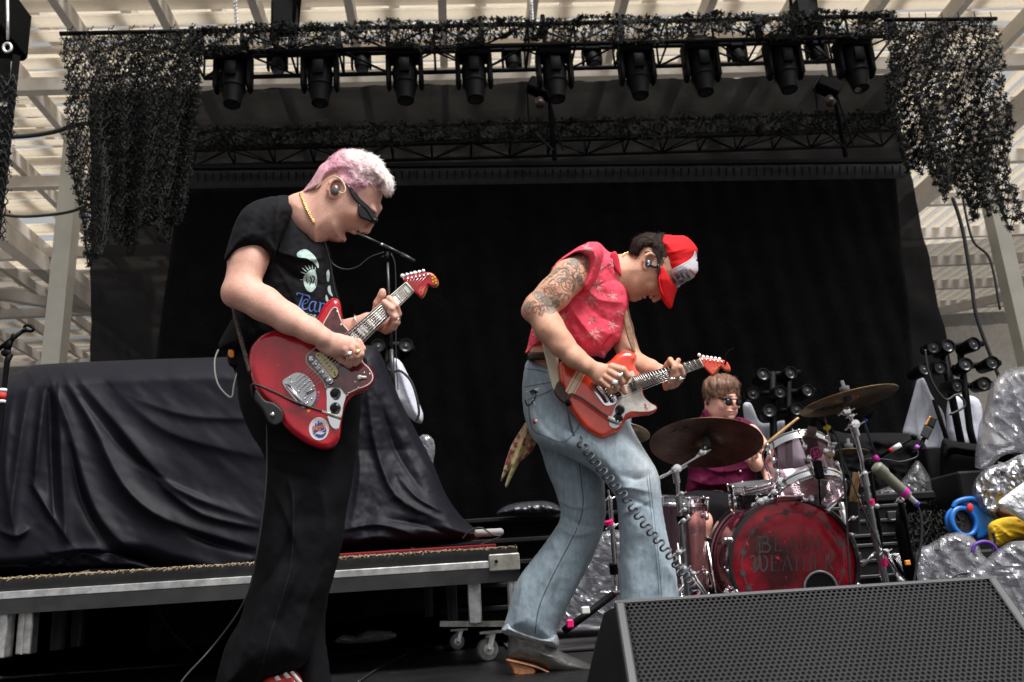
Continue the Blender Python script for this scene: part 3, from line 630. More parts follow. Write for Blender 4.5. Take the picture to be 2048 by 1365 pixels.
def tbT(u, v): return (384+u*1396, 62-32*u-6+8*math.sin(u*40)*.5+v*(42+8*math.sin(u*23)))
camo_net('camouflage_net', tbT, 8.1, 8.5, 'strip of camouflage net laid along the front truss', lambda u, v: (1.0 if v > .3 else 1.6)*(.5+.8*math.sin(u*60)**2), .06, layers=2, leafpx=12, seed=4)
def tbT2(u, v): return (384+u*1400, 264-36*u-4+v*(34+6*math.sin(u*31)))
camo_net('camouflage_net', tbT2, 9.85, 9, 'strip of camouflage net laid along the rear truss', lambda u, v: 1.3*(.5+.6*math.sin(u*43)**2), .05, layers=1, leafpx=12, seed=5)
# pipes carrying the side nets
for (a, b, lab) in (((120, 68), (400, 62), 'thin black pipe carrying the left camouflage net'), ((1770, 40), (1993, 38), 'thin black pipe carrying the right camouflage net')):
    A = PY(*a, 7.7); B = PY(*b, 7.7); root = thing('net_pipe', lab, 'pipe', (A+B)/2); MB().tube([A, B], .022, 8).build('pipe', blk, root, smooth=True)
    for t in np.linspace(.06, .94, 7):
        c = A+(B-A)*t; MB().tube([c+[0, -.03, -.06], c+[0, -.03, .03], c+[.02, 0, .04], c+[.03, .01, .09]], .005, 5).build('cable_tie', blk, root)
# ---- left loudspeaker column with net ----
LY = 5.6; root = thing('loudspeaker_array', 'black hanging loudspeaker frame at the left edge of the stage', 'loudspeaker', PY(10, 100, LY))
f5 = Fig(LY, (20, 300))
mb = MB(); mb.box(PY(-78, 20, LY)+[0, .25, .1], (.5, .5, .42), bev=.03); mb.build('upper_box', blkplastic, root, auto=40)
mb = MB(); f5.tube(mb, [(15, 0, -70, 3), (16, 80, -70, 3)], 6); a = np.linspace(0, 2*math.pi, 13)[:-1]; mb.tube([f5.W(15+8*math.cos(t), 96+9*math.sin(t), -70) for t in a], 3/f5.S, 6, closed=True); mb.build('shackle', steel, root, smooth=True)
mb = MB(); f5.slab(mb, [(26, 108), (41, 112), (19, 320), (0, 480), (-14, 470), (4, 300)], -75, 30); mb.build('frame_plate', blk, root)
mb = MB()
for k in range(4): f5.slab(mb, [(-60, 115+k*95), (22-k*7, 118+k*95), (18-k*7, 205+k*95), (-60, 205+k*95)], -55, 110)
mb.build('lower_box', blkplastic, root)
camo_net('camouflage_net', lambda u, v: (-30+u*66-v*28, 150+v*330), LY-.35, 11, 'narrow camouflage net wrapped on the hanging loudspeaker at far left', lambda u, v: .5, .03, layers=1, leafpx=8, seed=8)
def cable(name, pts, Y, r, mat, lab, sub=8, cat='cable'):
    f = Fig(Y, pts[0][:2]); mb = MB(); p = curve3([(q[0], q[1], q[2] if len(q) > 2 else 0, r) for q in pts], sub); mb.tube(f.W(p[:, 0], p[:, 1], p[:, 2]), p[:, 3]/f.S, 7); o = mb.build(name, mat, smooth=True); tag(o, lab, cat); return o
rub = M('cable_rubber', (.014, .014, .015), .5)
cable('cable', [(-20, 268), (30, 274), (100, 266), (170, 248), (260, 250), (380, 236)], 7.9, 4.6, rub, 'thick black cable bundle swagged into the left net, upper')
cable('cable', [(-20, 425), (30, 433), (80, 432), (140, 424), (190, 405), (250, 380)], 7.9, 3, rub, 'black cable swagged behind the left net, lower')
cable('cable', [(1905, 395), (1925, 460), (1942, 560), (1955, 640), (1998, 755)], 9, 3.6, rub, 'black cable running down beside the right column')
cable('cable', [(1925, 395), (1945, 480), (1980, 520), (2000, 620)], 9, 2.4, rub, 'thin black cable running down at the right side')
# =================== GUITARIST WITH PINK HAIR ===================
F1 = Fig(2.3, (620, 700)); W1 = F1.W
mskin = M('skin', (.56, .34, .25), .55, spec=.3, var=((9, .05), (35, .07), (160, .06)), bump=((250, .4, .001), (60, .3, .002)), sss=.10, attr='tint')
mblackT = M('black_cotton', (.0055, .005, .0065), .85, spec=.15, sheen=.0, bump=((900, .3, .0004), (60, .3, .002)), var=(30, .2))
mtrouser = M('black_trouser_cloth', (.0055, .005, .0062), .85, spec=.12, bump=((900, .3, .0004), (30, .3, .003)), var=(12, .2))
man1 = thing('person', 'man with pink and white hair in black t-shirt playing the dark red guitar', 'person', PZ(540, 1385, 0.0))
SK = np.array((.62, .345, .265)); RED = np.array((.52, .17, .12)); LIP = np.array((.42, .14, .12))
def blob(V, c, r, sh=1.6):
    d = np.sqrt((((V-np.array(c))/np.array(r))**2).sum(1)); return np.clip(1.2-d, 0, 1)**sh
def mixc(C_, w, c): return C_*(1-w[:, None])+np.array(c)*w[:, None]
s = SDF(); Z = -8
hp = [(600, 470), (578, 440), (568, 412), (577, 393), (603, 383), (618, 373), (631, 354), (641, 338), (660, 321), (690, 312), (720, 315), (746, 330), (762, 354), (767, 378), (764, 396), (758, 412), (749, 430), (737, 446), (724, 458), (712, 464), (702, 468), (694, 464), (688, 470), (684, 480), (668, 481), (656, 478), (646, 486), (630, 500)]
s.pil(hp, lambda X, Y: np.where(Y > 0, 55-0.30*np.clip((X-690)*.62+(Y-395)*.55, 0, 90)-.1*np.clip(640-X, 0, 60), 50), 46, Z, k=4)
s.ell((702, 366, Z), (58, 50, 54), 10)
s.chain([(756, 416, Z, 9), (747, 434, Z, 6), (741, 448, Z, 6), (733, 460, Z, 9)], 6)            # brow, nose bridge, tip
for q in (-1, 1): s.ell((723, 460, Z+q*8), (7, 6.5, 5.5), 4).ell((719, 463, Z+q*6), (2.5, 2.5, 3), 2, neg=True); s.ell((748, 420, Z+q*20), (9, 5, 14), 8, ang=60)
for q in (-1, 1): s.ell((708, 424, Z+q*33), (14, 12, 11), 12)                                            # cheekbones
s.ell((707, 466, Z), (8, 4.5, 17), 4, ang=15).ell((688, 474, Z), (5, 8, 16), 4, ang=10).ell((676, 478, Z), (12, 7, 17), 6)
s.ell((699, 472, Z), (10, 7.5, 15), 2.5, neg=True, ang=20)
s.ell((688, 479, Z), (5, 6.5, 15), 3, ang=5)
s.ell((655, 446, Z-34), (18, 14, 10), 12)                                                                  # jaw muscle
for q in (-1, 1):                                                                                        # ears
    ez = Z+q*54; s.ell((672, 378, ez), (15, 20, 6), 5, ang=8)
    s.chain([(661, 392, ez+q*4, 4), (656, 380, ez+q*7, 3.6), (660, 366, ez+q*8, 3.6), (670, 358, ez+q*8, 3.4), (681, 360, ez+q*7, 3.4), (687, 369, ez+q*4, 3.2), (684, 379, ez+q*1, 3)], 2.5)
    s.ell((672, 379, ez+q*7), (9, 12, 6), 2.5, neg=True, ang=8); s.ell((666, 393, ez+q*3), (6.5, 6, 4.5), 3)
s.chain([(648, 455, Z-10, 26), (614, 436, Z-6, 40), (590, 455, 0, 36)], 14)                              # neck
Vh, Fh = F1.net(s, 1.8, smooth=1)
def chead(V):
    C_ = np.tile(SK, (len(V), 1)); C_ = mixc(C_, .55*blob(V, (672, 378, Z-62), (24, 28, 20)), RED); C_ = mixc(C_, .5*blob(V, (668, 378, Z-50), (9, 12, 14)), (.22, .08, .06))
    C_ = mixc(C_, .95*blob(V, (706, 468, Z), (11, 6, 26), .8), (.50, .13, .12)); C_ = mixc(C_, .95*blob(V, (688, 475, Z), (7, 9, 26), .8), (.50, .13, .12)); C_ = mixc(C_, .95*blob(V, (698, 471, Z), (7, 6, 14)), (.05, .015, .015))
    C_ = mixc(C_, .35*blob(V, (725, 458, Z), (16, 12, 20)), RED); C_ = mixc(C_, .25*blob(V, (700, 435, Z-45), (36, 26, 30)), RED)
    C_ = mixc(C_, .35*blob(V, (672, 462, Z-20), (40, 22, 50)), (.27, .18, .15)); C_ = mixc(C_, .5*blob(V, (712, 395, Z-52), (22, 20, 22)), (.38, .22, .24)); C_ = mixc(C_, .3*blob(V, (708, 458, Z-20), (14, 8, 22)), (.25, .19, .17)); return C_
# right arm (near) and picking hand
s = SDF()
s.chain([(525, 470, -56, 34), (496, 520, -86, 39), (482, 580, -108, 35.5)], 10).ell((464, 589, -112), (22, 24, 22), 9)
s.chain([(482, 583, -110, 36), (528, 608, -120, 34), (578, 639, -129, 29), (620, 661, -134, 23.5), (646, 676, -136, 21)], 10)
s.ell((676, 690, -134), (36, 23, 16), 8, ang=14).ell((700, 694, -134), (18, 20, 15), 8)
s.ell((655, 700, -132), (22, 11, 10), 8, ang=25)
fz = -140
s.chain([(690, 699, fz-3, 9), (700, 713, fz-1, 8.2), (699, 728, fz+10, 7.4)], 2.5)
s.chain([(703, 697, fz-4, 8.6), (713, 712, fz-2, 7.8), (710, 727, fz+10, 7)], 2.5)
s.chain([(713, 693, fz-2, 8.2), (721, 708, fz, 7.4), (717, 722, fz+11, 6.6)], 2.5)
s.chain([(717, 684, fz+2, 7.5), (725, 698, fz+4, 6.6), (722, 711, fz+14, 6)], 2.5)
s.chain([(668, 706, -130, 9), (684, 720, -122, 8), (698, 731, -118, 7)], 3)
Va, Fa = F1.net(s, 1.7, smooth=1)
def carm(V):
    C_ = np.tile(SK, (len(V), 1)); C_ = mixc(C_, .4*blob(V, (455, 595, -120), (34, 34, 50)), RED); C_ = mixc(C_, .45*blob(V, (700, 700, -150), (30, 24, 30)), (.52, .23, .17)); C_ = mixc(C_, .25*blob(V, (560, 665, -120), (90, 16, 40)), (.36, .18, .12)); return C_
# left arm and fretting hand
s = SDF(); nz = -110
s.chain([(590, 480, 40, 30), (620, 590, 36, 28), (672, 668, -20, 28), (700, 660, -62, 21), (736, 642, nz+26, 17)], 8)
s.ell((766, 640, nz+30), (27, 22, 12), 8, ang=-30).ell((778, 652, nz+24), (18, 12, 12), 8)
s.chain([(752, 628, nz+24, 9.5), (755, 607, nz+14, 8.2), (764, 590, nz+6, 8), (765, 584, nz+4, 7)], 3)
s.chain([(784, 648, nz+14, 8), (796, 628, nz-4, 7.6), (791, 611, nz-16, 7.2), (778, 597, nz-15, 6.2)], 2.2)
s.chain([(780, 652, nz+12, 8), (790, 634, nz-10, 7.6), (783, 617, nz-20, 7.4), (769, 605, nz-16, 6.6)], 2.2)
s.chain([(780, 658, nz+16, 8), (793, 645, nz-6, 7.6), (789, 634, nz-17, 7), (780, 624, nz-19, 6)], 2.2)
s.chain([(772, 662, nz+18, 7.6), (787, 655, nz-2, 7), (790, 645, nz-14, 6.2)], 2.2)
Vl, Fl = F1.net(s, 1.7, smooth=1)
# trunk and legs under the clothes
s = SDF(); s.chain([(585, 445, 6, 36), (570, 520, 8, 44), (575, 640, 8, 44), (590, 740, 4, 44)], 14)
s.chain([(590, 740, 0, 34), (605, 900, -6, 30), (600, 1080, -6, 24), (540, 1250, -6, 18), (535, 1340, -6, 14)], 8); s.chain([(610, 740, 30, 34), (650, 900, 60, 26), (640, 1080, 62, 20), (630, 1300, 62, 14)], 8)
Vt, Ft = F1.net(s, 7)
def joinbody(fig, name, parts, mat, parent):
    Vs = []; Fs = []; Cs = []; n = 0
    for V, F_, cf in parts: Vs.append(V); Fs.append(F_+n); Cs.append(cf(V) if cf else np.tile(SK, (len(V), 1))); n += len(V)
    V = np.concatenate(Vs); C_ = np.concatenate(Cs); me = fig.netmesh(V, np.concatenate(Fs), name, lambda v: C_); return link(name, me, mat, parent)
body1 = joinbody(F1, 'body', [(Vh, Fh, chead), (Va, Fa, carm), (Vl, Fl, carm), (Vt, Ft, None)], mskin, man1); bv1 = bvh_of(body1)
# t-shirt
s = SDF()
s.pil([(577, 392), (548, 394), (520, 402), (500, 424), (488, 470), (482, 530), (478, 580), (470, 625), (455, 655), (437, 695), (470, 708), (520, 722), (600, 735), (690, 735), (698, 700), (690, 650), (679, 600), (669, 560), (663, 522), (656, 492), (640, 474), (615, 445), (592, 414)], lambda X, Y: 70+0*X, 62, 0, k=8)
s.pil([(562, 394), (520, 399), (490, 415), (473, 440), (461, 472), (453, 500), (449, 522), (470, 508), (495, 498), (520, 498), (538, 507), (546, 522), (556, 490), (572, 455), (585, 420)], lambda X, Y: 50+0*X, 40, lambda X, Y: -66-0.22*np.clip(Y-400, 0, 140), k=16)
s.pil([(590, 400), (560, 400), (600, 470), (640, 520), (655, 500), (620, 450)], 45, 30, 45, k=20)
s.chain([(604, 398, -60, 0.1), (606, 399, -60, .1)], 1)
s.ell((622, 402, Z-6), (40, 42, 43), 2, neg=True, ang=25); s.ell((492, 528, -100), (41, 17, 40), 3, neg=True, ang=-8)
fd = folds([([(560, 400), (548, 450), (545, 520)], 9, 7), ([(520, 400), (500, 450), (490, 500)], 3, 8), ([(546, 520), (600, 560), (650, 570)], -9, 8), ([(545, 500), (610, 520), (655, 515)], 8, 8), ([(470, 640), (490, 670), (500, 715)], 5, 8), ([(500, 640), (515, 680), (510, 720)], -5, 9), ([(560, 540), (590, 600), (600, 650)], 4, 10), ([(600, 430), (625, 480), (650, 530)], -3, 8)], 7, 30, 3)
Vs_, Fs_ = F1.net(s, 2.4, disp=fd, smooth=1)
shirt1 = link('t_shirt', F1.netmesh(Vs_, Fs_, 't_shirt'), mblackT, man1); bs1 = bvh_of(shirt1)
mb = MB(); cpts = [(578, 394), (586, 412), (600, 432), (618, 450), (636, 466), (650, 482), (656, 494)]
ribbon(mb, bs1, cpts, 9, .0035); cb = mb.build('collar', mblackT, shirt1, smooth=True); md = cb.modifiers.new('t', 'SOLIDIFY'); md.thickness = .003
# print on the shirt: brow, eye, lettering
mpr = M('pale_green_print', (.30, .40, .36), .8, var=(60, .25)); mbl = M('blue_print', (.06, .12, .34), .8)
mb = MB(); patch(mb, bs1, [(594, 508), (600, 502), (610, 499), (620, 504), (630, 514), (636, 526), (637, 538), (631, 530), (622, 522), (612, 517), (602, 516), (595, 514)], .0018, 2.2)
patch(mb, bs1, [(612, 548), (620, 541), (629, 540), (633, 552), (634, 566), (630, 578), (622, 585), (613, 580), (608, 568), (607, 556)], .0018, 2.2)
for a, b in (((611, 548), (601, 544)), ((613, 544), (604, 536)), ((617, 541), (610, 532)), ((621, 539), (617, 531)), ((625, 538), (624, 530)), ((608, 560), (600, 560)), ((630, 541), (631, 534))): ribbon(mb, bs1, [a, b], [2.2, .8], .0018, 3)
for q in ([(653, 545), (657, 540), (659, 552), (656, 566), (653, 556)], [(655, 575), (660, 572), (662, 584), (666, 594), (660, 590), (656, 584)], [(652, 590), (656, 598), (656, 606), (651, 600)]): patch(mb, bs1, q, .0018, 2)
mb.build('eye_print', mpr, shirt1)
mb = MB(); ribbon(mb, bs1, [(614, 556), (613, 562), (616, 568)], 1.6, .0026, 4); ribbon(mb, bs1, [(620, 554), (623, 560), (621, 567), (619, 571)], 2.2, .0026, 4); ribbon(mb, bs1, [(624, 552), (629, 556), (627, 563), (625, 567)], 2.2, .0026, 4); ribbon(mb, bs1, [(631, 566), (632, 572)], 1.8, .0026, 3); mb.build('eye_print_lines', mblackT, shirt1)
mb = MB()
T_ = lambda p, w, sub=5: ribbon(mb, bs1, p, w, .0018, sub)
T_([(595, 592), (594, 587), (606, 589), (618, 593), (619, 599)], [1.2, 2.6, 2.4, 2.6, 1.2]); T_([(606, 589), (602, 602), (597, 616)], [3.4, 3.4, 3.2]); T_([(592, 614), (597, 616), (603, 618)], 1.4)
T_([(606, 609), (614, 606), (616, 600), (610, 600), (605, 608), (606, 618), (612, 619), (617, 615)], [1.2, 1.6, 1.8, 2, 3, 3, 2, 1.2]); T_([(631, 605), (624, 604), (619, 612), (620, 622), (626, 621), (631, 612)], [1.6, 2.2, 3, 3, 2, 1.6]); T_([(632, 604), (629, 616), (631, 624), (635, 622)], [2.4, 3, 2.4, 1.2])
T_([(638, 606), (641, 607), (638, 625)], [1.6, 3, 2.8]); T_([(640, 612), (645, 607), (650, 609)], [1.6, 2.4, 2.4]); mb.build('blue_lettering', mbl, shirt1)
mb = MB(); T_([(613, 627), (612, 634)], 1.2, 2); T_([(612, 627), (617, 628)], 1.2, 2); T_([(613, 630), (616, 631)], 1, 2); T_([(620, 629), (619, 633), (623, 636), (625, 632), (621, 629)], 1.2, 3); T_([(628, 630), (627, 637)], 1.2, 2); T_([(628, 630), (632, 632), (628, 634), (633, 638)], 1.1, 3); mb.build('small_lettering', mpr, shirt1)
# trousers
fd = folds([([(560, 900), (585, 990), (586, 1060), (580, 1140)], 7, 7), ([(520, 910), (545, 940), (620, 960)], -7, 12), ([(530, 960), (560, 1000), (600, 1110)], 6, 12), ([(640, 980), (650, 1060), (620, 1180)], 8, 16), ([(600, 1010), (560, 1120), (500, 1200)], -8, 14), ([(560, 1140), (520, 1240), (480, 1330)], 9, 12), ([(600, 1150), (560, 1250), (540, 1340)], -6, 14), ([(640, 1140), (600, 1250), (575, 1330)], 7, 12), ([(500, 1190), (470, 1260), (455, 1360)], -5, 10), ([(500, 870), (560, 900), (640, 900)], 5, 12)], 6, 60, 5)
s = SDF(); s.pil([(478, 698), (474, 760), (479, 810), (498, 862), (526, 908), (533, 950), (531, 1000), (517, 1080), (509, 1140), (493, 1190), (480, 1240), (448, 1300), (430, 1395), (480, 1382), (530, 1362), (580, 1345), (604, 1333), (620, 1310), (640, 1240), (660, 1180), (674, 1130), (685, 1085), (692, 1030), (705, 960), (716, 880), (722, 800), (715, 700)], lambda X, Y: 66+0*X, 70, -6, k=8)
Vp, Fp = F1.net(s, 3.0, disp=fd, smooth=2)
s = SDF(); s.pil([(600, 850), (600, 1000), (596, 1150), (590, 1280), (585, 1400), (660, 1396), (658, 1330), (650, 1250), (668, 1130), (690, 1040), (712, 900), (712, 850)], 46, 50, 60, k=8)
Vq, Fq = F1.net(s, 4.0, disp=fd, smooth=1)
me = F1.netmesh(np.concatenate([Vp, Vq]), np.concatenate([Fp, Fq+len(Vp)]), 'trousers'); trou1 = link('trousers', me, mtrouser, man1); bt1 = bvh_of(trou1)
mb = MB(); ribbon(mb, bt1, [(586, 985), (587, 1060), (580, 1140), (556, 1220), (530, 1310), (520, 1360)], 1.2, .001, 8); mb.build('side_seam', M('seam_thread', (.009, .009, .010), .9), trou1)
# hair: cap of hair plus many small curls
mhair = M('pink_white_hair', (.7, .5, .56), .65, spec=.3, attr='tint', bump=((180, .8, .003), (60, .6, .004)))
s = SDF(); hz = Z
hair_poly = [(604, 386), (618, 368), (630, 350), (640, 333), (654, 322), (672, 309), (690, 302), (714, 304), (738, 309), (757, 322), (771, 340), (781, 358), (784, 374), (778, 386), (767, 396), (765, 386), (760, 372), (752, 366), (738, 367), (728, 378), (721, 392), (708, 390), (697, 394), (692, 380), (688, 366), (676, 354), (662, 356), (654, 366), (650, 380), (636, 384), (620, 384)]
s.pil(hair_poly, lambda X, Y: 60+0*X, 30, hz, k=3)
s.ell((703, 362, hz), (62, 55, 60), 8)
s.pil([(721, 392), (765, 400), (800, 410), (800, 500), (600, 500), (600, 395)], 1, 5, 0, k=1); s.ops.pop()
for q in (-1, 1):
    s.ell((735, 402, hz+q*42), (34, 34, 34), 4, neg=True); s.ell((672, 385, hz+q*60), (19, 28, 16), 4, neg=True); s.ell((705, 425, hz+q*48), (40, 32, 30), 4, neg=True)
s.ell((760, 408, hz), (30, 26, 44), 4, neg=True, ang=-20); s.ell((660, 430, hz-5), (60, 44, 66), 4, neg=True, ang=-20)
def hd(X, Y): return 2.2*vnoise(X+300, Y+300, 9, 11, 3)*np.clip((X-640)/60, .25, 1.6)
Vx, Fx = F1.net(s, 1.8, smooth=1); N_ = vnormals(Vx, Fx); am = np.clip((Vx[:, 0]-640)/70, .15, 1.3); Vx = Vx+N_*(am*(5.0*vnoise(Vx[:, 0]*.9+Vx[:, 2]*.6+900, Vx[:, 1]+Vx[:, 2]*.5+900, 10, 12, 3)+.8))[:, None]
def chair(V):
    x, y = V[:, 0], V[:, 1]; t = np.clip((x-0.75*(y-340)-690)/75+.45*vnoise(x+200, y+200, 16, 5, 3), 0, 1)[:, None]; C_ = np.array((.72, .39, .46))*(1-t)+np.array((.80, .74, .71))*t
    p = np.clip(1.2-np.sqrt(((x-718)/26)**2+((y-380)/18)**2), 0, 1)[:, None]*.8; C_ = C_*(1-p)+np.array((.36, .11, .22))*p
    b = np.clip(1-np.abs(x-(632-.0*y))/26, 0, 1)[:, None]*np.clip((y-352)/20, 0, 1)[:, None]*.7; C_ = C_*(1-b)+np.array((.36, .24, .19))*b
    n = vnoise(x*1.4+50, y*1.4+80, 12, 8, 3)[:, None]; return np.clip(C_*(1+.35*n), 0, 1)
hair1 = link('hair', F1.netmesh(Vx, Fx, 'hair', chair), mhair, man1)
def curls(fig, V, N, n, L_, w, cfun, curl, flow, mat, parent, name='curls', sel=None, seed=5, lift=1.0):
    r = np.random.default_rng(seed); idx = r.choice(np.nonzero(sel(V, N))[0] if sel is not None else np.arange(len(V)), n); vs_ = []; fs = []; cs = []; C_ = cfun(V[idx]); k = 6
    for q, i in enumerate(idx):
        p = V[i].copy(); nn = N[i]; f = flow(V[i])+r.normal(0, .45, 3); f = f-nn*np.dot(f, nn); f /= np.linalg.norm(f)+1e-9; ph = r.random()*6; sd_ = np.cross(nn, f); LL = L_*(.6+.8*r.random()); base = len(vs_); shade = .75+.5*r.random()
        for j in range(k):
            t = j/(k-1); c = p+f*LL*t+nn*(lift*(.6+1.6*math.sin(t*2.6))*(LL/10))+(sd_*math.sin(ph+t*curl)+nn*math.cos(ph+t*curl)*.6)*LL*.16*min(1, curl); ww = w*(1-t*.75)
            vs_.append(c-sd_*ww/2); vs_.append(c+sd_*ww/2)
            cs += [C_[q]*shade]*2
            if j: b = base+2*j; fs.append((b-2, b-1, b+1, b))
    V2 = np.array(vs_); me = fig.netmesh(V2, np.array(fs), name, lambda v: np.clip(np.array(cs), 0, 1)); return link(name, me, mat, parent)
N_ = vnormals(Vx, Fx)
curls(F1, Vx, N_, 5600, 9.5, 1.2, chair, 3.6, lambda p: np.array([.8, .3+.6*(p[0]-690)/90, 0]), mhair, hair1, 'curls', lambda V, N: V[:, 0] > 655, lift=.8)
curls(F1, Vx, N_, 1500, 7, 1.0, chair, .4, lambda p: np.array([-.6, .9, 0]), mhair, hair1, 'short_hair', lambda V, N: V[:, 0] < 675, seed=6, lift=.25)
# sunglasses
mgl = M('glossy_black_frame', (.005, .005, .006), .16, spec=.5); mlens = M('black_lens', (.004, .004, .005), .06, spec=.45)
def gz(X, Y): return -66+np.clip(X-700, 0, 80)*.62
sg = MB(); F1.pillow(sg, [(690, 366), (700, 372), (714, 386), (730, 404), (745, 421), (754, 434), (757, 441), (750, 447), (742, 438), (732, 422), (718, 410), (706, 397), (697, 380)], 4, 4, 1.6, gz, sm=3)
sg1 = sg.build('sunglasses', mgl, man1, smooth=True)
sg = MB(); F1.pillow(sg, [(718, 408), (728, 414), (740, 428), (750, 441), (744, 445), (732, 441), (722, 437), (717, 430), (715, 420)], 4, 5, 1.5, lambda X, Y: -60+np.clip(X-712, 0, 60)*.75, sm=4); sg.build('lens', mlens, sg1, smooth=True)
sg = MB(); F1.pillow(sg, [(743, 432), (750, 432), (757, 441), (753, 447), (746, 446)], 34, 6, 1.5, Z, sm=3); F1.pillow(sg, [(690, 366), (714, 386), (745, 421), (754, 436), (746, 446), (728, 420), (706, 397)], 3, 4, 2, lambda X, Y: 50-np.clip(X-700, 0, 80)*.62, sm=3); sg.build('front_frame', mgl, sg1, smooth=True)
# in-ear monitor
iem = MB(); F1.ell(iem, 670, 380, Z-62, (9, 11, 7)); ie = iem.build('ear_monitor', M('grey_resin', (.10, .09, .085), .25, spec=.6), man1, smooth=True)
mb = MB(); F1.tube(mb, [(678, 384, Z-66, 1.3), (686, 387, Z-70, 1.4), (691, 380, Z-70, 1.3), (688, 368, Z-68, 1.2), (680, 358, Z-66, 1.2), (668, 353, Z-64, 1.2), (655, 358, Z-62, 1), (642, 368, Z-60, 1), (632, 378, Z-56, .9)], 6, 5); mb.build('ear_wire', M('cream_wire', (.7, .62, .45), .35), ie, smooth=True)
# gold chain, rings
gold = M('gold', (.85, .58, .25), .22, 1.0); silver = M('silver', (.75, .74, .72), .18, 1.0)
cp = curve3([(598, 383, 0), (602, 392, 0), (607, 404, 0), (613, 418, 0), (620, 432, 0), (628, 446, 0)], 7); mb = MB(); pts = [onsurf(bv1, p[0], p[1], .003) for p in cp]; pts = [p for p in pts if p is not None]
for i in range(len(pts)-1):
    a, b = pts[i], pts[i+1]; c = (a+b)/2; d = (b-a); d /= np.linalg.norm(d)+1e-9; u = np.cross(d, Fv) if i % 2 else Fv; u = u/np.linalg.norm(u); an = np.linspace(0, 2*math.pi, 9)[:-1]; mb.tube([c+d*math.cos(t)*.0052+u*math.sin(t)*.0034 for t in an], .0012, 5, closed=True)
mb.build('necklace', gold, man1, smooth=True)
def ring(fig, x, y, z, r, th, mat, parent, tilt=(1, .4, 0), stone=None):
    ax = np.array([tilt[0], -tilt[1], tilt[2]], float); c = fig.W(x, y, z); axw = tilt[0]*Rv-tilt[1]*Uv+tilt[2]*Fv; ref = Fv; u = np.cross(axw, ref); u /= np.linalg.norm(u); w = np.cross(axw, u); w /= np.linalg.norm(w); a = np.linspace(0, 2*math.pi, 17)[:-1]; mb = MB(); mb.tube([c+(u*math.cos(t)+w*math.sin(t))*r/fig.S for t in a], th/fig.S, 6, closed=True)
    if stone: fig.ell(mb, x, y, z-r, stone)
    return mb.build('ring', mat, parent, smooth=True)
ring(F1, 698, 708, fz-2, 8.8, 2.2, silver, man1, (.5, 1, 0), (6, 5, 3.5)); ring(F1, 714, 704, fz-2, 8.2, 1.8, gold, man1, (.4, 1, 0), (5.5, 5, 3)); ring(F1, 792, 640, nz-10, 8, 1.4, silver, man1, (.2, 1, 0)); ring(F1, 718, 648, nz+30, 19, 1.6, silver, man1, (1, -.5, 0))
# right shoe
msh = M('red_shoe', (.45, .03, .03), .5, var=(20, .2)); mwh = M('white_rubber', (.75, .74, .72), .5)
mb = MB(); F1.pillow(mb, [(532, 1352), (560, 1345), (585, 1340), (600, 1352), (608, 1375), (612, 1392), (520, 1400), (522, 1370)], 34, 20, 3, 0); sh = mb.build('shoe', msh, man1, smooth=True)
mb = MB(); F1.pillow(mb, [(516, 1388), (612, 1382), (616, 1398), (516, 1404)], 38, 6, 3, 0); F1.slab(mb, [(566, 1350), (572, 1344), (598, 1372), (590, 1376)], -33, 3); F1.slab(mb, [(580, 1345), (586, 1342), (606, 1366), (600, 1370)], -33, 3); F1.slab(mb, [(548, 1356), (556, 1351), (575, 1376), (566, 1379)], -33, 3); mb.build('sole_and_laces', mwh, sh, smooth=True)
# in-ear pack and thin cord at the back
mb = MB(); F1.pillow(mb, [(456, 702), (474, 704), (476, 734), (462, 734), (455, 722)], 16, 6, 2, -20); tag(mb.build('radio_pack', blkplastic, smooth=True), 'small black and orange radio pack clipped at the back of the pink-haired man', 'radio pack')
mb = MB(); F1.pillow(mb, [(457, 700), (468, 702), (468, 716), (458, 714)], 4, 4, 1.5, -38); o = mb.build('orange_label', M('orange_paint', (.75, .25, .03), .5), None, smooth=True); o.parent = bpy.data.objects['radio_pack']
mb = MB(); p = curve3([(437, 700, -30), (430, 720, -36), (431, 750, -40), (440, 775, -40), (462, 795, -38), (468, 770, -34), (474, 745, -20)], 8); F1.tube(mb, [(*q, 1.7) for q in p], 6); tag(mb.build('cord', M('white_cord', (.6, .58, .55), .7, bump=(900, .5, .001)), smooth=True), 'thin white cord looping from the back of the pink-haired man', 'cord')
# =================== DARK RED GUITAR ===================
mred = M('red_guitar_paint', (.46, .007, .020), .22, spec=.5, coat=.6, var=((14, .18), (60, .06)), speck=(55, (.5, .16, .12), .72))
mtort = M('tortoise_pickguard', (.085, .008, .010), .12, spec=.6, coat=1.0, var=((45, .6), (15, .4)))
mrose = M('rosewood', (.045, .022, .018), .45, var=((90, .4), (20, .3)))
mpearl = M('pearl', (.72, .70, .66), .25, spec=.6, var=(120, .12)); mcream = M('cream_plastic', (.66, .55, .30), .35); mbind = M('binding', (.68, .62, .50), .4); mwood = M('amber_wood', (.55, .24, .06), .3, coat=.6)
mstr = M('string_steel', (.7, .68, .64), .25, 1.0); mknob = M('knob_black', (.01, .01, .01), .15, spec=.7)
gz0 = -112
gtr1 = thing('electric_guitar', 'dark red electric guitar with chrome plates and round white sticker held by the pink-haired man', 'guitar', F1.W(610, 780, gz0))
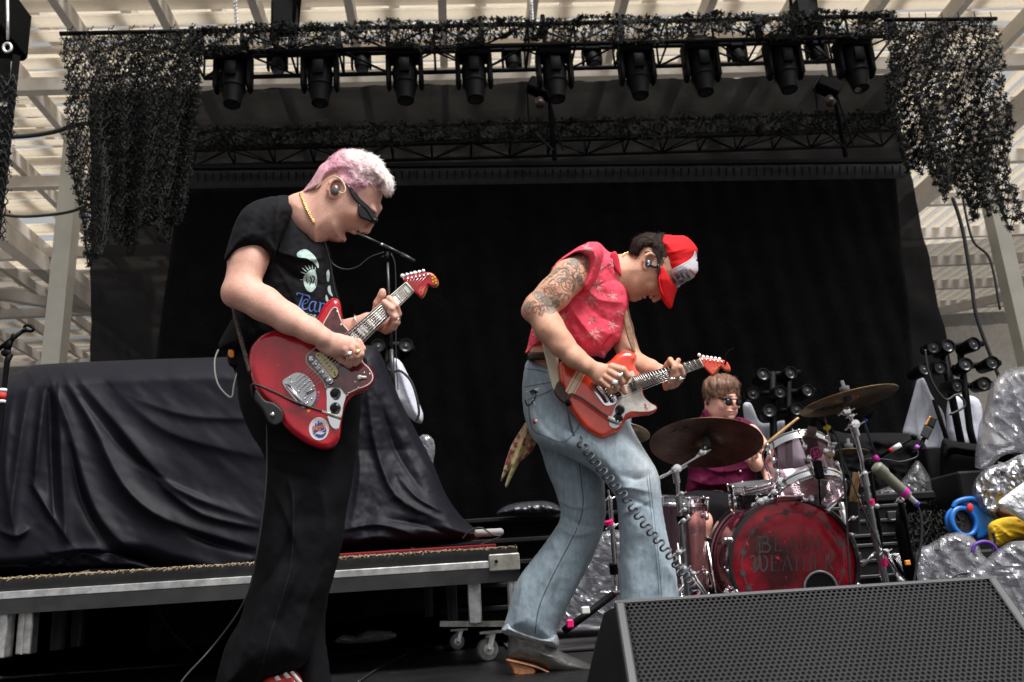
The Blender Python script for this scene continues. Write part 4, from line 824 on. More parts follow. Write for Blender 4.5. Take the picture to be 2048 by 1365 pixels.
bod = cc([(905, 345), (868, 280), (857, 215), (850, 150), (822, 120), (785, 124), (745, 160), (705, 228), (672, 288), (600, 335), (510, 335), (430, 326), (360, 345), (300, 392), (262, 450), (248, 530), (262, 610), (288, 695), (338, 772), (398, 832), (450, 905), (512, 985), (600, 1050), (680, 1090), (755, 1106), (808, 1088), (845, 1030), (854, 960), (866, 880), (888, 810), (930, 757), (1000, 728), (1045, 694), (1071, 642), (1056, 590), (1022, 552), (985, 520), (968, 470), (990, 425), (950, 380)], 420, 560, 3.25)
mb = MB(); F1.pillow(mb, bod, 17, 15, 2.2, gz0+17, sm=4, prof=.5); gb = mb.build('body', mred, gtr1, smooth=True)
c4 = lambda l: cc(l, 480, 590, 5.3333); c3 = lambda l: cc(l, 640, 540, 7.984)
def plate(fig, poly, z, th, name, mat, parent, sm=3, auto=None):
    mb = MB(); fig.slab(mb, spline(poly, True, sm) if sm else poly, z, th); return mb.build(name, mat, parent)
pgp = [(820, 545), (765, 598), (715, 645), (706, 700), (730, 752), (820, 842), (895, 935), (928, 1000), (1060, 1000), (1128, 1078), (1160, 1050), (1250, 1005), (1345, 972), (1405, 920), (1412, 855), (1372, 785), (1315, 730), (1300, 690), (1296, 560), (1190, 420), (1120, 345), (1085, 290), (1055, 215), (1030, 140), (985, 150), (935, 230), (885, 320), (850, 430)]
pg = plate(F1, c4(pgp), gz0-2.2, 3, 'pickguard', mtort, gtr1)
mb = MB(); q = spline(c4(pgp), True, 3); F1.tube(mb, [(x, y, gz0-2, 1.1) for x, y in q]+[(q[0][0], q[0][1], gz0-2, 1.1)], 6); mb.build('pickguard_edge', mbind, pg, smooth=True)
cp_ = plate(F1, c4([(932, 1002), (1052, 1002), (1108, 1060), (1128, 1085), (1102, 1180), (1084, 1300), (1046, 1425), (1000, 1425), (958, 1372), (928, 1250), (926, 1100)]), gz0-3, 3, 'control_plate', chrome, gtr1)
tp = plate(F1, c4([(452, 935), (520, 870), (600, 832), (690, 850), (770, 925), (812, 1030), (806, 1110), (765, 1178), (702, 1205), (650, 1190), (545, 1070)]), gz0-3, 3, 'tailpiece', chromed, gtr1)
mb = MB(); F1.tube(mb, [(480+505/5.333, 590+965/5.333, gz0-7, 4.2), (480+690/5.333, 590+1180/5.333, gz0-7, 4.2)], 10); mb.build('string_bar', chrome, tp, smooth=True)
def studs(fig, pts, z, r, mat, parent, name):
    for (x, y) in pts: mb = MB(); fig.ell(mb, x, y, z, (r, r, r*.6), 10, 6); mb.build(name, mat, parent, smooth=True)
studs(F1, c4([(530, 885), (485, 945), (690, 870), (785, 975), (545, 935), (690, 950), (745, 915), (625, 1030), (715, 1150), (760, 1110), (690, 1105), (700, 1160)]), gz0-5, 2.3, chrome, tp, 'screw')
mb = MB(); F1.tube(mb, [(*c4([(700, 1050)])[0], gz0-8, 2.2), (*c4([(790, 1000)])[0], gz0-8, 2.2)], 8); mb.build('tremolo_post', chrome, tp, smooth=True)
br = plate(F1, c4([(735, 690), (768, 655), (850, 735), (985, 895), (985, 935), (955, 952), (910, 905)]), gz0-8, 6, 'bridge', chromed, gtr1, 2)
for k in range(6):
    t = k/5; x, y = c4([(775+t*180, 692+t*222)])[0]; mb = MB(); F1.tube(mb, [(x-4, y+4, gz0-11, 2.6), (x+3, y-3, gz0-11, 2.6)], 8); mb.build('saddle', chrome, br, smooth=True)
mb = MB(); F1.slab(mb, spline(c4([(806, 650), (825, 618), (880, 625), (960, 705), (1040, 800), (1040, 850), (1010, 885), (975, 870), (905, 790), (830, 690)]), True, 3), gz0-8, 7); pk = mb.build('pickup', mcream, gtr1)
studs(F1, c4([(835, 645), (1015, 855)]), gz0-9, 1.6, mknob, pk, 'screw'); studs(F1, c4([(872+k*27, 660+k*34) for k in range(6)]), gz0-9, 1.5, mknob, pk, 'pole_piece')
for x, y in c4([(1020, 1050), (1018, 1205)]):
    mb = MB(); c = F1.W(x, y, gz0-3); mb.lathe(c, -Fv, [(0, 10/F1.S), (.006, 10/F1.S), (.012, 8/F1.S), (.018, 7.4/F1.S), (.0185, 0)], 16); mb.build('knob', mknob, cp_, auto=40)
mb = MB(); F1.tube(mb, [(*c4([(1265, 880)])[0], gz0-6, 3.5), (*c4([(1345, 880)])[0], gz0-10, 2.2)], 8); F1.ell(mb, *c4([(1275, 880)])[0], gz0-7, (5, 5, 3)); mb.build('switch', mpearl, pg, smooth=True)
studs(F1, c4([(1035, 178), (1075, 320), (1325, 830), (1385, 845), (1228, 930), (1262, 990), (1155, 1045), (938, 972), (822, 565)]), gz0-3, 1.8, chrome, pg, 'screw')
mb = MB(); F1.slab(mb, c4([(930, 1300), (1075, 1330), (1055, 1425), (1000, 1425)]), gz0-5, 2); mb.build('jack_plate', chrome, cp_)
# neck, frets, inlays, strings, headstock
A, B, C, D = (690, 669), (812.4, 565.2), (827.6, 583.2), (717, 695)
nk = plate(F1, [A, B, C, D], gz0-11, 12, 'neck', mwood, gtr1, 0)
fb = plate(F1, [A, B, C, D], gz0-14, 4, 'fingerboard', mrose, nk, 0)
lerp = lambda p, q, t: (p[0]+(q[0]-p[0])*t, p[1]+(q[1]-p[1])*t)
mb = MB(); F1.tube(mb, [(*A, gz0-13, 1.0), (*B, gz0-13, 1.0)], 6); F1.tube(mb, [(*D, gz0-13, 1.0), (*C, gz0-13, 1.0)], 6); F1.tube(mb, [(*B, gz0-16, 1.6), (*C, gz0-16, 1.6)], 6); mb.build('neck_binding', mbind, fb, smooth=True)
# scale: nut at t=1, bridge beyond; fret positions
Lp = 1.72; fr = [1-Lp*(1-2**(-n/12)) for n in range(1, 17)]
for t in fr:
    if t > .03: mb = MB(); F1.tube(mb, [(*lerp(A, B, t), gz0-14.6, .7), (*lerp(D, C, t), gz0-14.6, .7)], 5); mb.build('fret', mstr, fb, smooth=True)
for n in (1, 3, 5, 7, 9, 11, 12, 14):
    t0 = 1-Lp*(1-2**(-(n-1)/12)); t1 = 1-Lp*(1-2**(-n/12)); a = t0+(t1-t0)*.28; b = t0+(t1-t0)*.75
    P_ = [lerp(lerp(A, B, a), lerp(D, C, a), .2), lerp(lerp(A, B, b), lerp(D, C, b), .2), lerp(lerp(A, B, b), lerp(D, C, b), .8), lerp(lerp(A, B, a), lerp(D, C, a), .8)]
    plate(F1, P_, gz0-14.6, 1, 'block_inlay', mpearl, fb, 0)
for k in range(6):
    a = c4([(552+k*27, 938+k*30)])[0]; b = lerp(lerp(B, C, .12), lerp(B, C, .88), k/5); mb = MB(); F1.tube(mb, [(*a, gz0-11, .55), (*lerp(a, b, .3), gz0-15, .55), (*b, gz0-17.5, .5)], 5); mb.build('string', mstr, gtr1, smooth=True)
hs_ = c3([(1345, 130), (1400, 108), (1500, 80), (1620, 55), (1720, 36), (1805, 62), (1862, 122), (1886, 200), (1868, 252), (1820, 272), (1762, 260), (1726, 240), (1700, 315), (1668, 392), (1628, 442), (1590, 430), (1540, 380), (1498, 345), (1378, 198), (1335, 190)])
mb = MB(); F1.pillow(mb, hs_, 5.5, 3, 1.4, gz0-6, sm=3); hd1 = mb.build('headstock', mred, gtr1, smooth=True)
mb = MB(); F1.pillow(mb, [(x+1.4, y+2.2) for x, y in hs_], 5.5, 3, 1.6, gz0-1, sm=3); mb.build('headstock_back', mwood, hd1, smooth=True)
for k in range(6):
    x, y = c3([(1318+k*66, 95-k*15)])[0]; mb = MB(); F1.ell(mb, x, y, gz0-6, (4.6, 4.2, 3.4), 10, 7); F1.tube(mb, [(x, y, gz0-6, 1.6), (x+3, y+8, gz0-6, 1.6)], 6); mb.build('tuner', M('tuner_pearl', (.8, .79, .76), .2, spec=.7) if k in (0, 3) else chrome, hd1, smooth=True)
    x, y = c3([(1400+k*64, 142-k*13)])[0]; mb = MB(); F1.ell(mb, x, y, gz0-13, (2.6, 2.6, 2.6), 8, 6); mb.build('tuner_post', chrome, hd1, smooth=True)
    b = lerp(lerp(B, C, .12), lerp(B, C, .88), k/5); mb = MB(); F1.tube(mb, [(*b, gz0-17, .4), (x, y, gz0-14, .4)], 4); mb.build('string_end', mstr, hd1, smooth=True)
def star(fig, x, y, r, z, mat, parent, name='star_sticker', n=5, rot=0):
    p = [(x+(r if k % 2 == 0 else r*.42)*math.sin(rot+math.pi*k/n), y-(r if k % 2 == 0 else r*.42)*math.cos(rot+math.pi*k/n)) for k in range(2*n)]; mb = MB(); fig.slab(mb, p, z, .8); return mb.build(name, mat, parent)
yel = M('yellow_sticker', (.8, .50, .01), .4)
for k, (x, y) in enumerate(c3([(1790, 85), (1830, 120), (1795, 135), (1845, 165), (1805, 185), (1850, 210)])): star(F1, x, y, 2.9, gz0-13, yel, hd1, rot=k*.6)
mgold = M('gold_script', (.55, .36, .14), .4)
def stroke(fig, mb, pts, w, z, th=.6, sub=5):
    """thick script stroke as a flat ribbon plate"""
    p = curve3([(q[0], q[1], q[2] if len(q) > 2 else w) for q in pts], sub) if len(pts) > 2 else np.array([(q[0], q[1], q[2] if len(q) > 2 else w) for q in pts], float)
    T = np.gradient(p[:, :2], axis=0); T /= np.linalg.norm(T, axis=1)[:, None]+1e-9; N_ = np.stack([-T[:, 1], T[:, 0]], 1)*p[:, 2:3]/2; a = p[:, :2]+N_; b = p[:, :2]-N_
    Aw = fig.W(a[:, 0], a[:, 1], np.full(len(a), z)); Bw = fig.W(b[:, 0], b[:, 1], np.full(len(b), z)); n = len(p); mb.add(np.concatenate([Aw, Bw]), [(i, i+1, n+i+1, n+i) for i in range(n-1)]); return mb
mb = MB(); S3 = lambda l, w: stroke(F1, mb, c3(l), w, gz0-12)
S3([(1588, 305), (1600, 330), (1590, 350)], 1.0); S3([(1600, 295), (1625, 270)], .9); S3([(1608, 320), (1620, 305), (1628, 330), (1640, 300)], .8); S3([(1636, 385), (1650, 320), (1668, 268)], 1.0); S3([(1630, 345), (1645, 335), (1640, 360), (1655, 345)], .8); S3([(1610, 350), (1625, 345)], .7); S3([(1550, 235), (1562, 240), (1578, 230)], .7); mb.build('script_logo', mgold, hd1)
# stickers on the body
cx, cy = 638, 858; an = np.linspace(0, 2*math.pi, 33)[:-1]; zs = gz0-.9
plate(F1, [(cx+20*math.cos(t), cy+23*math.sin(t)) for t in an], zs, 1, 'round_sticker', M('sticker_white', (.75, .70, .68), .35, coat=.3), gtr1, 0)
stk = gtr1.children[-1]; mblu = M('sticker_blue', (.03, .06, .30), .35); mora = M('sticker_orange', (.72, .20, .12), .35)
mb = MB(); F1.slab(mb, [(cx-13, cy+4), (cx-13, cy-4), (cx-11, cy-7), (cx-10, cy-4), (cx-8, cy-5), (cx-8, cy-10), (cx-6, cy-13), (cx-5, cy-8), (cx-3, cy-9), (cx-2, cy-15), (cx, cy-17), (cx+1, cy-11), (cx+3, cy-12), (cx+4, cy-15), (cx+6, cy-12), (cx+8, cy-11), (cx+9, cy-7), (cx+13, cy-2), (cx+15, cy+5), (cx+12, cy+7), (cx, cy+3), (cx-8, cy+9)], zs-.7, .6)
F1.slab(mb, [(cx-13, cy+8), (cx-8, cy+13), (cx-1, cy+18), (cx+8, cy+17), (cx+14, cy+10), (cx+15, cy+7), (cx+4, cy+12), (cx-4, cy+10)], zs-.7, .6); mb.build('sticker_skyline', mblu, stk)
mb = MB(); 
for l in ([(-11, 5), (-9, -4), (-5, 3), (-4, -6), (-1, 3)], [(-1, -1), (2, -3), (2, -6), (-1, -2), (1, 2), (4, 0)], [(5, -9), (6, -3), (8, -2)], [(3, -6), (9, -8)], [(12, -7), (9, -5), (12, -2), (10, 1)]): stroke(F1, mb, [(cx+a, cy+b) for a, b in l], 2.2, zs-1.6)
mb.build('sticker_script', mora, stk); mb = MB(); stroke(F1, mb, [(cx-9, cy+12), (cx, cy+7), (cx+12, cy+2)], .9, zs-1.8); mb.build('sticker_bridge', M('sticker_white', ()), stk)
for k, ((x, y), c) in enumerate(zip(c4([(838, 1040), (835, 1078), (826, 1110), (812, 1145), (790, 1175), (762, 1200), (730, 1237)]), ((.5, .45, .42), (.6, .08, .35), (.04, .22, .4), (.12, .08, .3), (.04, .25, .1), (.25, .35, .05), (.75, .5, .03)))): star(F1, x, y, 4.4 if k == 6 else 3.6, gz0-.8, M('star_%s' % 'abcdefg'[k], c, .35), gtr1, rot=k)
# strap, button, cable
mstrap = M('patterned_strap', (.07, .05, .045), .8, var=((300, .6), (80, .4)), speck=(300, (.3, .24, .2), .6))
stp = MB(); pts = curve3([(466, 610, -60), (472, 640, -76), (482, 680, -90), (492, 715, -98), (500, 745, -100)], 6); F1.tube(stp, [(*q, 4.2) for q in pts], 8); o = stp.build('strap', mstrap, gtr1, smooth=True)
stp = MB(); F1.tube(stp, [(650, 486, -46, 1.6), (658, 515, -56, 1.8), (664, 550, -68, 1.8), (672, 590, -88, 1.8), (680, 606, -100, 1.6)], 8, 5); stp.build('upper_strap', blk, gtr1, smooth=True)
mb = MB(); F1.pillow(mb, [(512, 778), (530, 800), (548, 806), (566, 822), (566, 842), (552, 852), (538, 846), (526, 822), (510, 800)], 4, 4, 2, gz0-2); lt = mb.build('strap_leather', M('black_leather', (.01, .01, .01), .5, bump=(200, .3, .001)), gtr1, smooth=True)
mb = MB(); F1.ell(mb, 545, 829, gz0-9, (5, 5, 4)); mb.build('strap_button', chrome, lt, smooth=True)
mb = MB(); p = curve3([(543, 850, -60), (528, 822, -90), (510, 800, -104), (503, 780, gz0-2), (508, 769, gz0-6), (545, 783, gz0-8), (592, 805, gz0-9), (645, 823, gz0-9)], 8); F1.tube(mb, [(*q, 2.3) for q in p], 8); o = mb.build('guitar_lead', rub, smooth=True); tag(o, 'thin black lead plugged into the dark red guitar and trailing down the trouser leg', 'cable')
mb = MB(); F1.tube(mb, [(534, 850, -70, 1.8), (533, 950, -80, 1.8), (524, 1040, -80, 1.8), (513, 1110, -78, 1.8), (498, 1180, -70, 1.8), (470, 1235, -60, 1.8), (420, 1300, -60, 1.8), (372, 1352, -120, 1.8), (350, 1385, -160, 1.8)], 6, 6); mb.build('lead_tail', rub, o, smooth=True)
mb = MB(); F1.tube(mb, [(644, 823, gz0-9, 2.6), (660, 828, gz0-9, 3.2), (682, 836, gz0-9, 3.6)], 8); mb.build('plug', M('nickel', (.75, .70, .58), .3, .9), o, smooth=True)
# =================== GUITARIST WITH RED CAP ===================
F2 = Fig(2.92, (1180, 750)); W2 = F2.W
SK = np.array((.56, .30, .20))
man2 = thing('person', 'man in red cap, pink palm shirt and flared jeans playing the orange-red guitar', 'person', PZ(1100, 1352, 0.0))
s = SDF(); Z = 6
s.pil([(1215, 560), (1212, 520), (1238, 510), (1262, 505), (1268, 486), (1286, 473), (1320, 474), (1352, 488), (1376, 515), (1377, 548), (1358, 572), (1332, 588), (1310, 592), (1296, 591), (1284, 595), (1270, 600), (1258, 600), (1250, 590), (1240, 580)], lambda X, Y: 43-.22*np.clip(Y-540, 0, 60)-.1*np.clip(1262-X, 0, 50), 38, Z, k=4)
s.ell((1322, 518, Z), (50, 44, 44), 10)
s.chain([(1330, 582, Z, 7), (1318, 594, Z, 5), (1309, 600, Z, 5.6)], 5)
for q in (-1, 1): s.ell((1302, 594, Z+q*6), (4.6, 4.5, 4), 3).ell((1322, 568, Z+q*20), (10, 8, 9), 8).ell((1304, 570, Z+q*24), (14, 11, 9), 8)
s.ell((1289, 594, Z), (4, 4.5, 12), 3, ang=0).ell((1281, 597, Z), (4, 4, 11), 3).ell((1268, 598, Z), (9, 6, 13), 6).ell((1285.5, 599, Z), (1.2, 4, 13), 1.5, neg=True)
for q in (-1, 1):
    ez = Z+q*40; s.ell((1299, 523, ez), (12, 16, 5), 4, ang=14)
    s.chain([(1288, 534, ez+q*3, 3.2), (1287, 522, ez+q*5.5, 3), (1292, 511, ez+q*6.5, 3), (1301, 507, ez+q*6.5, 2.8), (1309, 511, ez+q*5, 2.8), (1311, 520, ez+q*2, 2.4)], 2)
    s.ell((1299, 523, ez+q*6), (7, 9.5, 5), 2, neg=True, ang=14); s.ell((1290, 536, ez+q*2), (5, 5, 3.6), 3)
s.chain([(1262, 560, Z-4, 28), (1236, 550, Z-4, 34), (1205, 560, 0, 40)], 12)
V_h, F_h = F2.net(s, 1.6, smooth=1)
def chead2(V):
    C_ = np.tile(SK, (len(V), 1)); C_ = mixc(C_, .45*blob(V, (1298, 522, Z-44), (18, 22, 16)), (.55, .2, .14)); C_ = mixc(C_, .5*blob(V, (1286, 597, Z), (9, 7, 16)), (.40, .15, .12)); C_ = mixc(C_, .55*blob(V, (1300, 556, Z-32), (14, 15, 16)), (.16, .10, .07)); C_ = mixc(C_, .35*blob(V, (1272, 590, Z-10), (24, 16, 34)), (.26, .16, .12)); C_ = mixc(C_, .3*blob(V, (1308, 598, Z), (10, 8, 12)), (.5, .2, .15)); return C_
s = SDF()
s.chain([(1168, 530, -46, 26), (1140, 553, -68, 34), (1108, 588, -86, 33), (1079, 613, -94, 30)], 9).ell((1060, 624, -95), (18, 18, 18), 8)
s.chain([(1078, 618, -95, 30), (1098, 655, -106, 29), (1124, 690, -115, 24.5), (1150, 716, -122, 20.5), (1174, 732, -126, 18)], 9)
s.ell((1108, 572, -100), (26, 13, 18), 10, ang=-42).ell((1118, 668, -122), (20, 13, 16), 12, ang=48).ell((1098, 676, -104), (28, 10, 20), 12, ang=48)
s.ell((1202, 748, -126), (30, 21, 13), 8, ang=28).ell((1222, 744, -128), (18, 16, 12), 7).ell((1205, 762, -124), (20, 12, 10), 7, ang=30)
fz2 = -134
s.chain([(1224, 734, fz2, 8.2), (1246, 740, fz2-6, 7.6), (1256, 752, fz2-2, 7), (1250, 764, fz2+6, 6.2)], 2.2)
s.chain([(1220, 744, fz2-3, 7.6), (1238, 754, fz2-8, 7), (1245, 764, fz2-2, 6.4), (1240, 772, fz2+6, 5.8)], 2)
s.chain([(1212, 754, fz2-2, 7.4), (1229, 764, fz2-6, 6.8), (1234, 775, fz2, 6), (1228, 783, fz2+7, 5.4)], 2)
s.chain([(1204, 762, fz2, 6.8), (1218, 774, fz2-3, 6), (1220, 784, fz2+3, 5.2)], 2)
s.chain([(1222, 756, -120, 8), (1240, 774, -118, 7), (1250, 785, -117, 5.6)], 3)
V_a, F_a = F2.net(s, 1.5, smooth=1)
def carm2(V):
    C_ = np.tile(SK, (len(V), 1)); C_ = mixc(C_, .4*blob(V, (1050, 628, -98), (26, 24, 40)), (.55, .2, .15)); C_ = mixc(C_, .4*blob(V, (1235, 758, -140), (34, 28, 26)), (.54, .22, .16)); return C_
s = SDF(); nz2 = -102
s.chain([(1215, 560, 60, 30), (1240, 660, 50, 26), (1262, 720, 0, 22), (1300, 738, -40, 18), (1322, 744, nz2+26, 14)], 8)
s.ell((1345, 758, nz2+22), (19, 19, 10), 7, ang=-20).ell((1338, 770, nz2+20), (14, 9, 9), 6)
s.chain([(1328, 744, nz2+20, 8), (1336, 730, nz2+8, 7), (1341, 720, nz2-2, 6)], 3)
s.chain([(1360, 760, nz2+10, 6.8), (1366, 748, nz2-6, 6.4), (1360, 735, nz2-14, 6), (1348, 728, nz2-13, 5.2)], 2)
s.chain([(1350, 766, nz2+8, 6.8), (1354, 750, nz2-10, 6.4), (1350, 734, nz2-17, 6), (1343, 724, nz2-12, 5.2), (1340, 719, nz2-8, 5)], 2)
s.chain([(1341, 772, nz2+8, 6.6), (1345, 756, nz2-9, 6.2), (1348, 738, nz2-17, 5.6), (1357, 721, nz2-13, 5)], 2)
s.chain([(1332, 776, nz2+10, 6), (1340, 765, nz2-6, 5.6), (1350, 752, nz2-12, 5)], 2)
V_l, F_l = F2.net(s, 1.5, smooth=1)
s = SDF(); s.chain([(1190, 540, 6, 32), (1150, 600, 8, 38), (1125, 670, 6, 38), (1095, 705, 0, 36)], 12)
s.pil([(1060, 684), (1120, 680), (1160, 710), (1160, 760), (1070, 760), (1058, 720)], 42, 34, 0, k=8)
s.chain([(1120, 770, -20, 34), (1240, 900, -46, 34), (1280, 980, -46, 28), (1290, 1120, -46, 22), (1300, 1240, -46, 20)], 8); s.chain([(1120, 780, 20, 34), (1150, 930, 44, 30), (1160, 1040, 46, 24), (1090, 1160, 46, 20), (1062, 1275, 46, 18)], 8)
V_t, F_t = F2.net(s, 4)
body2 = joinbody(F2, 'body', [(V_h, F_h, chead2), (V_a, F_a, carm2), (V_l, F_l, carm2), (V_t, F_t, None)], mskin, man2); b2 = bvh_of(body2)
# tattoos on the near upper arm
mt1 = M('tattoo_grey_green', (.27, .205, .155), .6, var=((120, .35), (400, .2)), spec=.4); mt2 = M('tattoo_line', (.17, .115, .09), .55, spec=.4); mt3 = M('tattoo_red', (.50, .21, .14), .6, spec=.3)
c7 = lambda l: cc(l, 1020, 470, 7.984)
mb = MB()
for q in ([(940, 400), (1020, 340), (1100, 300), (1170, 320), (1110, 380), (1090, 450), (1130, 540), (1090, 560), (1040, 490), (960, 480), (900, 470)], [(1190, 350), (1235, 370), (1240, 480), (1225, 600), (1190, 560), (1200, 450)], [(700, 560), (790, 520), (860, 540), (800, 560), (730, 610), (640, 660), (590, 700), (640, 620)], [(1060, 640), (1130, 620), (1150, 700), (1180, 760), (1150, 830), (1100, 800), (1070, 720)], [(760, 700), (840, 670), (880, 690), (820, 740), (800, 800), (775, 750)], [(380, 930), (450, 890), (540, 930), (580, 1000), (690, 1010), (790, 1070), (780, 1140), (700, 1190), (600, 1180), (560, 1110), (470, 1060), (400, 1010)], [(240, 1110), (310, 1060), (340, 1110), (310, 1180), (240, 1200), (210, 1170)], [(560, 1180), (700, 1170), (740, 1200), (680, 1260), (580, 1240)], [(1010, 800), (1040, 840), (1010, 920), (980, 880)]): patch(mb, b2, c7(q), .0007, 3)
mb.build('tattoo_shading', mt1, body2); mb = MB()
for q in ([(830, 540), (900, 530), (945, 580), (940, 650), (870, 640), (790, 640), (700, 700), (610, 780), (650, 800), (730, 790)], [(810, 720), (900, 700), (990, 720), (1020, 790), (1000, 860), (940, 900), (860, 870), (820, 800), (810, 720)], [(880, 770), (900, 800), (885, 830), (910, 840)], [(930, 760), (960, 800), (955, 850)], [(520, 780), (600, 700), (700, 630), (760, 600)], [(560, 860), (620, 840), (680, 880), (660, 940), (590, 930)], [(800, 940), (880, 940), (940, 980), (930, 1040)], [(300, 1160), (370, 1160), (340, 1210), (400, 1250), (440, 1180), (500, 1190), (460, 1260), (520, 1290)], [(200, 1200), (250, 1220), (270, 1270), (320, 1240)], [(380, 1150), (450, 1140), (500, 1200)], [(600, 850), (640, 900), (700, 960), (780, 960)], [(900, 420), (950, 470), (1010, 520), (1080, 560)], [(1150, 330), (1130, 380), (1180, 400), (1210, 370)], [(1060, 680), (1140, 660)], [(1065, 710), (1150, 690)], [(1070, 740), (1160, 720)], [(640, 990), (720, 1010), (800, 1080)], [(420, 900), (450, 980), (430, 1040)], [(980, 640), (1030, 700), (1040, 800), (1000, 930)]): ribbon(mb, b2, c7(q), 1.1, .0013, 5)
rt = np.random.default_rng(12)
for k in range(110):
    t_, w_ = rt.random(), rt.normal(0, 1); x0 = 1075+88*t_+w_*13*.7; y0 = 618-92*t_+w_*13*.8; a0 = rt.random()*6; cv = rt.normal(0, 1.2); pl = [(x0+5.5*j*math.cos(a0+cv*j*.5)*.7, y0+5.5*j*math.sin(a0+cv*j*.5)*.7) for j in range(4)]; ribbon(mb, b2, pl, [.5, 1.0, .9, .4], .0011+.00001*k, 3)
mb.build('tattoo_lines', mt2, body2); mb = MB()
for q in ([(690, 840), (760, 820), (820, 860), (800, 930), (720, 930)], [(520, 870), (570, 850), (600, 900), (540, 920)]): patch(mb, b2, c7(q), .0005, 3)
mb.build('tattoo_colour', M('tattoo_red', ()), body2)
# hair, in-ear monitor, glasses
mh2 = M('dark_brown_hair', (.035, .02, .014), .7, spec=.15, attr='tint', bump=((200, .6, .002),))
s = SDF(); s.pil([(1258, 506), (1263, 490), (1270, 477), (1284, 469), (1300, 467), (1316, 469), (1326, 467), (1332, 478), (1335, 500), (1330, 530), (1324, 545), (1314, 536), (1313, 520), (1310, 508), (1300, 504), (1290, 507), (1283, 517), (1272, 518), (1264, 511)], 47, 24, Z, k=3); s.ell((1318, 515, Z), (50, 46, 48), 8); s.ell((1318, 572, Z), (60, 42, 60), 4, neg=True, ang=-22); s.ell((1300, 524, Z-46), (14, 20, 16), 3, neg=True); s.ell((1268, 540, Z), (30, 24, 60), 4, neg=True)
Vx, Fx = F2.net(s, 1.8, smooth=1); N_ = vnormals(Vx, Fx); Vx = Vx+N_*(3*vnoise(Vx[:, 0]+Vx[:, 2]*.7+900, Vx[:, 1]*.6+900, 9, 3, 3)-.5)[:, None]
ch2 = lambda V: np.tile(np.array((.026, .014, .010)), (len(V), 1))*(1+.6*vnoise(V[:, 0]*1.3, V[:, 1]*1.3+99, 8, 4, 2))[:, None]
hair2 = link('hair', F2.netmesh(Vx, Fx, 'hair', ch2), mh2, man2)
curls(F2, Vx, vnormals(Vx, Fx), 2600, 11, 1.2, ch2, 2.0, lambda p: np.array([-.4, .8, 0]), mh2, hair2, 'strands', lambda V, N: V[:, 0] < 1330, lift=.5)
mb = MB(); F2.ell(mb, 1297, 527, Z-45, (7, 7.5, 5.5)); ie = mb.build('ear_monitor', M('blue_resin', (.015, .05, .11), .2, spec=.6), man2, smooth=True); mb = MB(); stroke(F2, mb, [(1300, 523), (1296, 524), (1299, 528), (1295, 531)], 1.2, Z-51.5); mb.build('ear_logo', silver, ie)
mb = MB(); F2.tube(mb, [(1301, 530, Z-46, 2.2), (1310, 534, Z-47, 2.4), (1316, 528, Z-46, 2), (1313, 512, Z-44, 1.6), (1303, 504, Z-43, 1.4), (1290, 505, Z-42, 1.2)], 6, 5); mb.build('ear_wire', rub, ie, smooth=True)
mb = MB(); F2.pillow(mb, [(1314, 530), (1320, 532), (1322, 560), (1326, 578), (1321, 584), (1316, 572), (1315, 550)], 3, 3, 1.4, lambda X, Y: -42+np.clip(Y-548, 0, 40)*.5, sm=3); F2.pillow(mb, [(1313, 566), (1320, 570), (1330, 578), (1328, 586), (1318, 586), (1312, 578)], 24, 5, 1.5, Z, sm=3); mb.build('sunglasses', mgl, man2, smooth=True)
mb = MB()
for i, p in enumerate(curve3([(1246, 510, -20), (1250, 507, -14), (1256, 505.5, -8)], 3)): F2.ell(mb, p[0], p[1]-.3, p[2], (1.8, 1.4, 1.8), 8, 5)
mb.build('necklace', gold, man2, smooth=True)
# cap
mcap = M('red_cap_cloth', (.62, .010, .014), .8, spec=.2, bump=((500, .4, .0006), (30, .2, .003)), var=(25, .1)); mcapw = M('white_cap_foam', (.62, .60, .64), .8, bump=(60, .2, .002)); mcapr = M('cap_red_print', (.55, .03, .03), .8); mcapd = M('cap_dark_print', (.09, .07, .09), .8, var=(120, .6)); mcapg = M('cap_grey_print', (.36, .31, .34), .8, var=(90, .4))
cz = Z
s = SDF(); s.pil([(1313, 474), (1320, 469), (1345, 471), (1367, 472), (1380, 479), (1391, 492), (1395, 501), (1393, 515), (1395, 530), (1394, 545), (1385, 556), (1370, 565), (1352, 576), (1340, 562), (1331, 546), (1324, 533), (1319, 518), (1315, 496)], lambda X, Y: 54+0*X, 40, cz, k=3)
Vc, Fc = F2.net(s, 1.8, smooth=1, disp=folds([([(1320, 510), (1350, 504), (1372, 498), (1392, 498)], 2.2, 4), ([(1326, 488), (1350, 489), (1365, 480)], 1.8, 4), ([(1330, 525), (1350, 522), (1370, 520)], -1.5, 5)], 1.5, 20, 6))
cap = link('cap', F2.netmesh(Vc, Fc, 'cap'), mcap, man2); bc = bvh_of(cap)
mb = MB(); patch(mb, bc, [(1331, 546), (1345, 539), (1362, 531), (1377, 522), (1385, 514), (1388, 502), (1392, 507), (1393, 516), (1395, 531), (1394, 546), (1385, 556), (1369, 566), (1352, 576), (1340, 563)], .006, 2.4, 3); cw = mb.build('front_panel', mcapw, cap, smooth=True)
mb = MB(); ribbon(mb, bc, [(1331, 546), (1345, 539), (1362, 531), (1377, 522), (1385, 514), (1389, 503)], 1.8, .0075); mb.build('piping', M('cap_piping', (.7, .68, .7), .6), cap)
c5 = lambda l: cc(l, 1230, 450, 7.984); bcw = bvh_of(cw)
mb = MB(); patch(mb, bcw, c5([(890, 800), (1000, 745), (1110, 700), (1160, 740), (1215, 860), (1110, 915), (1000, 970), (960, 920)]), .0035, 2.4, 2); mb.build('picture_print', mcapg, cap)
mb = MB()
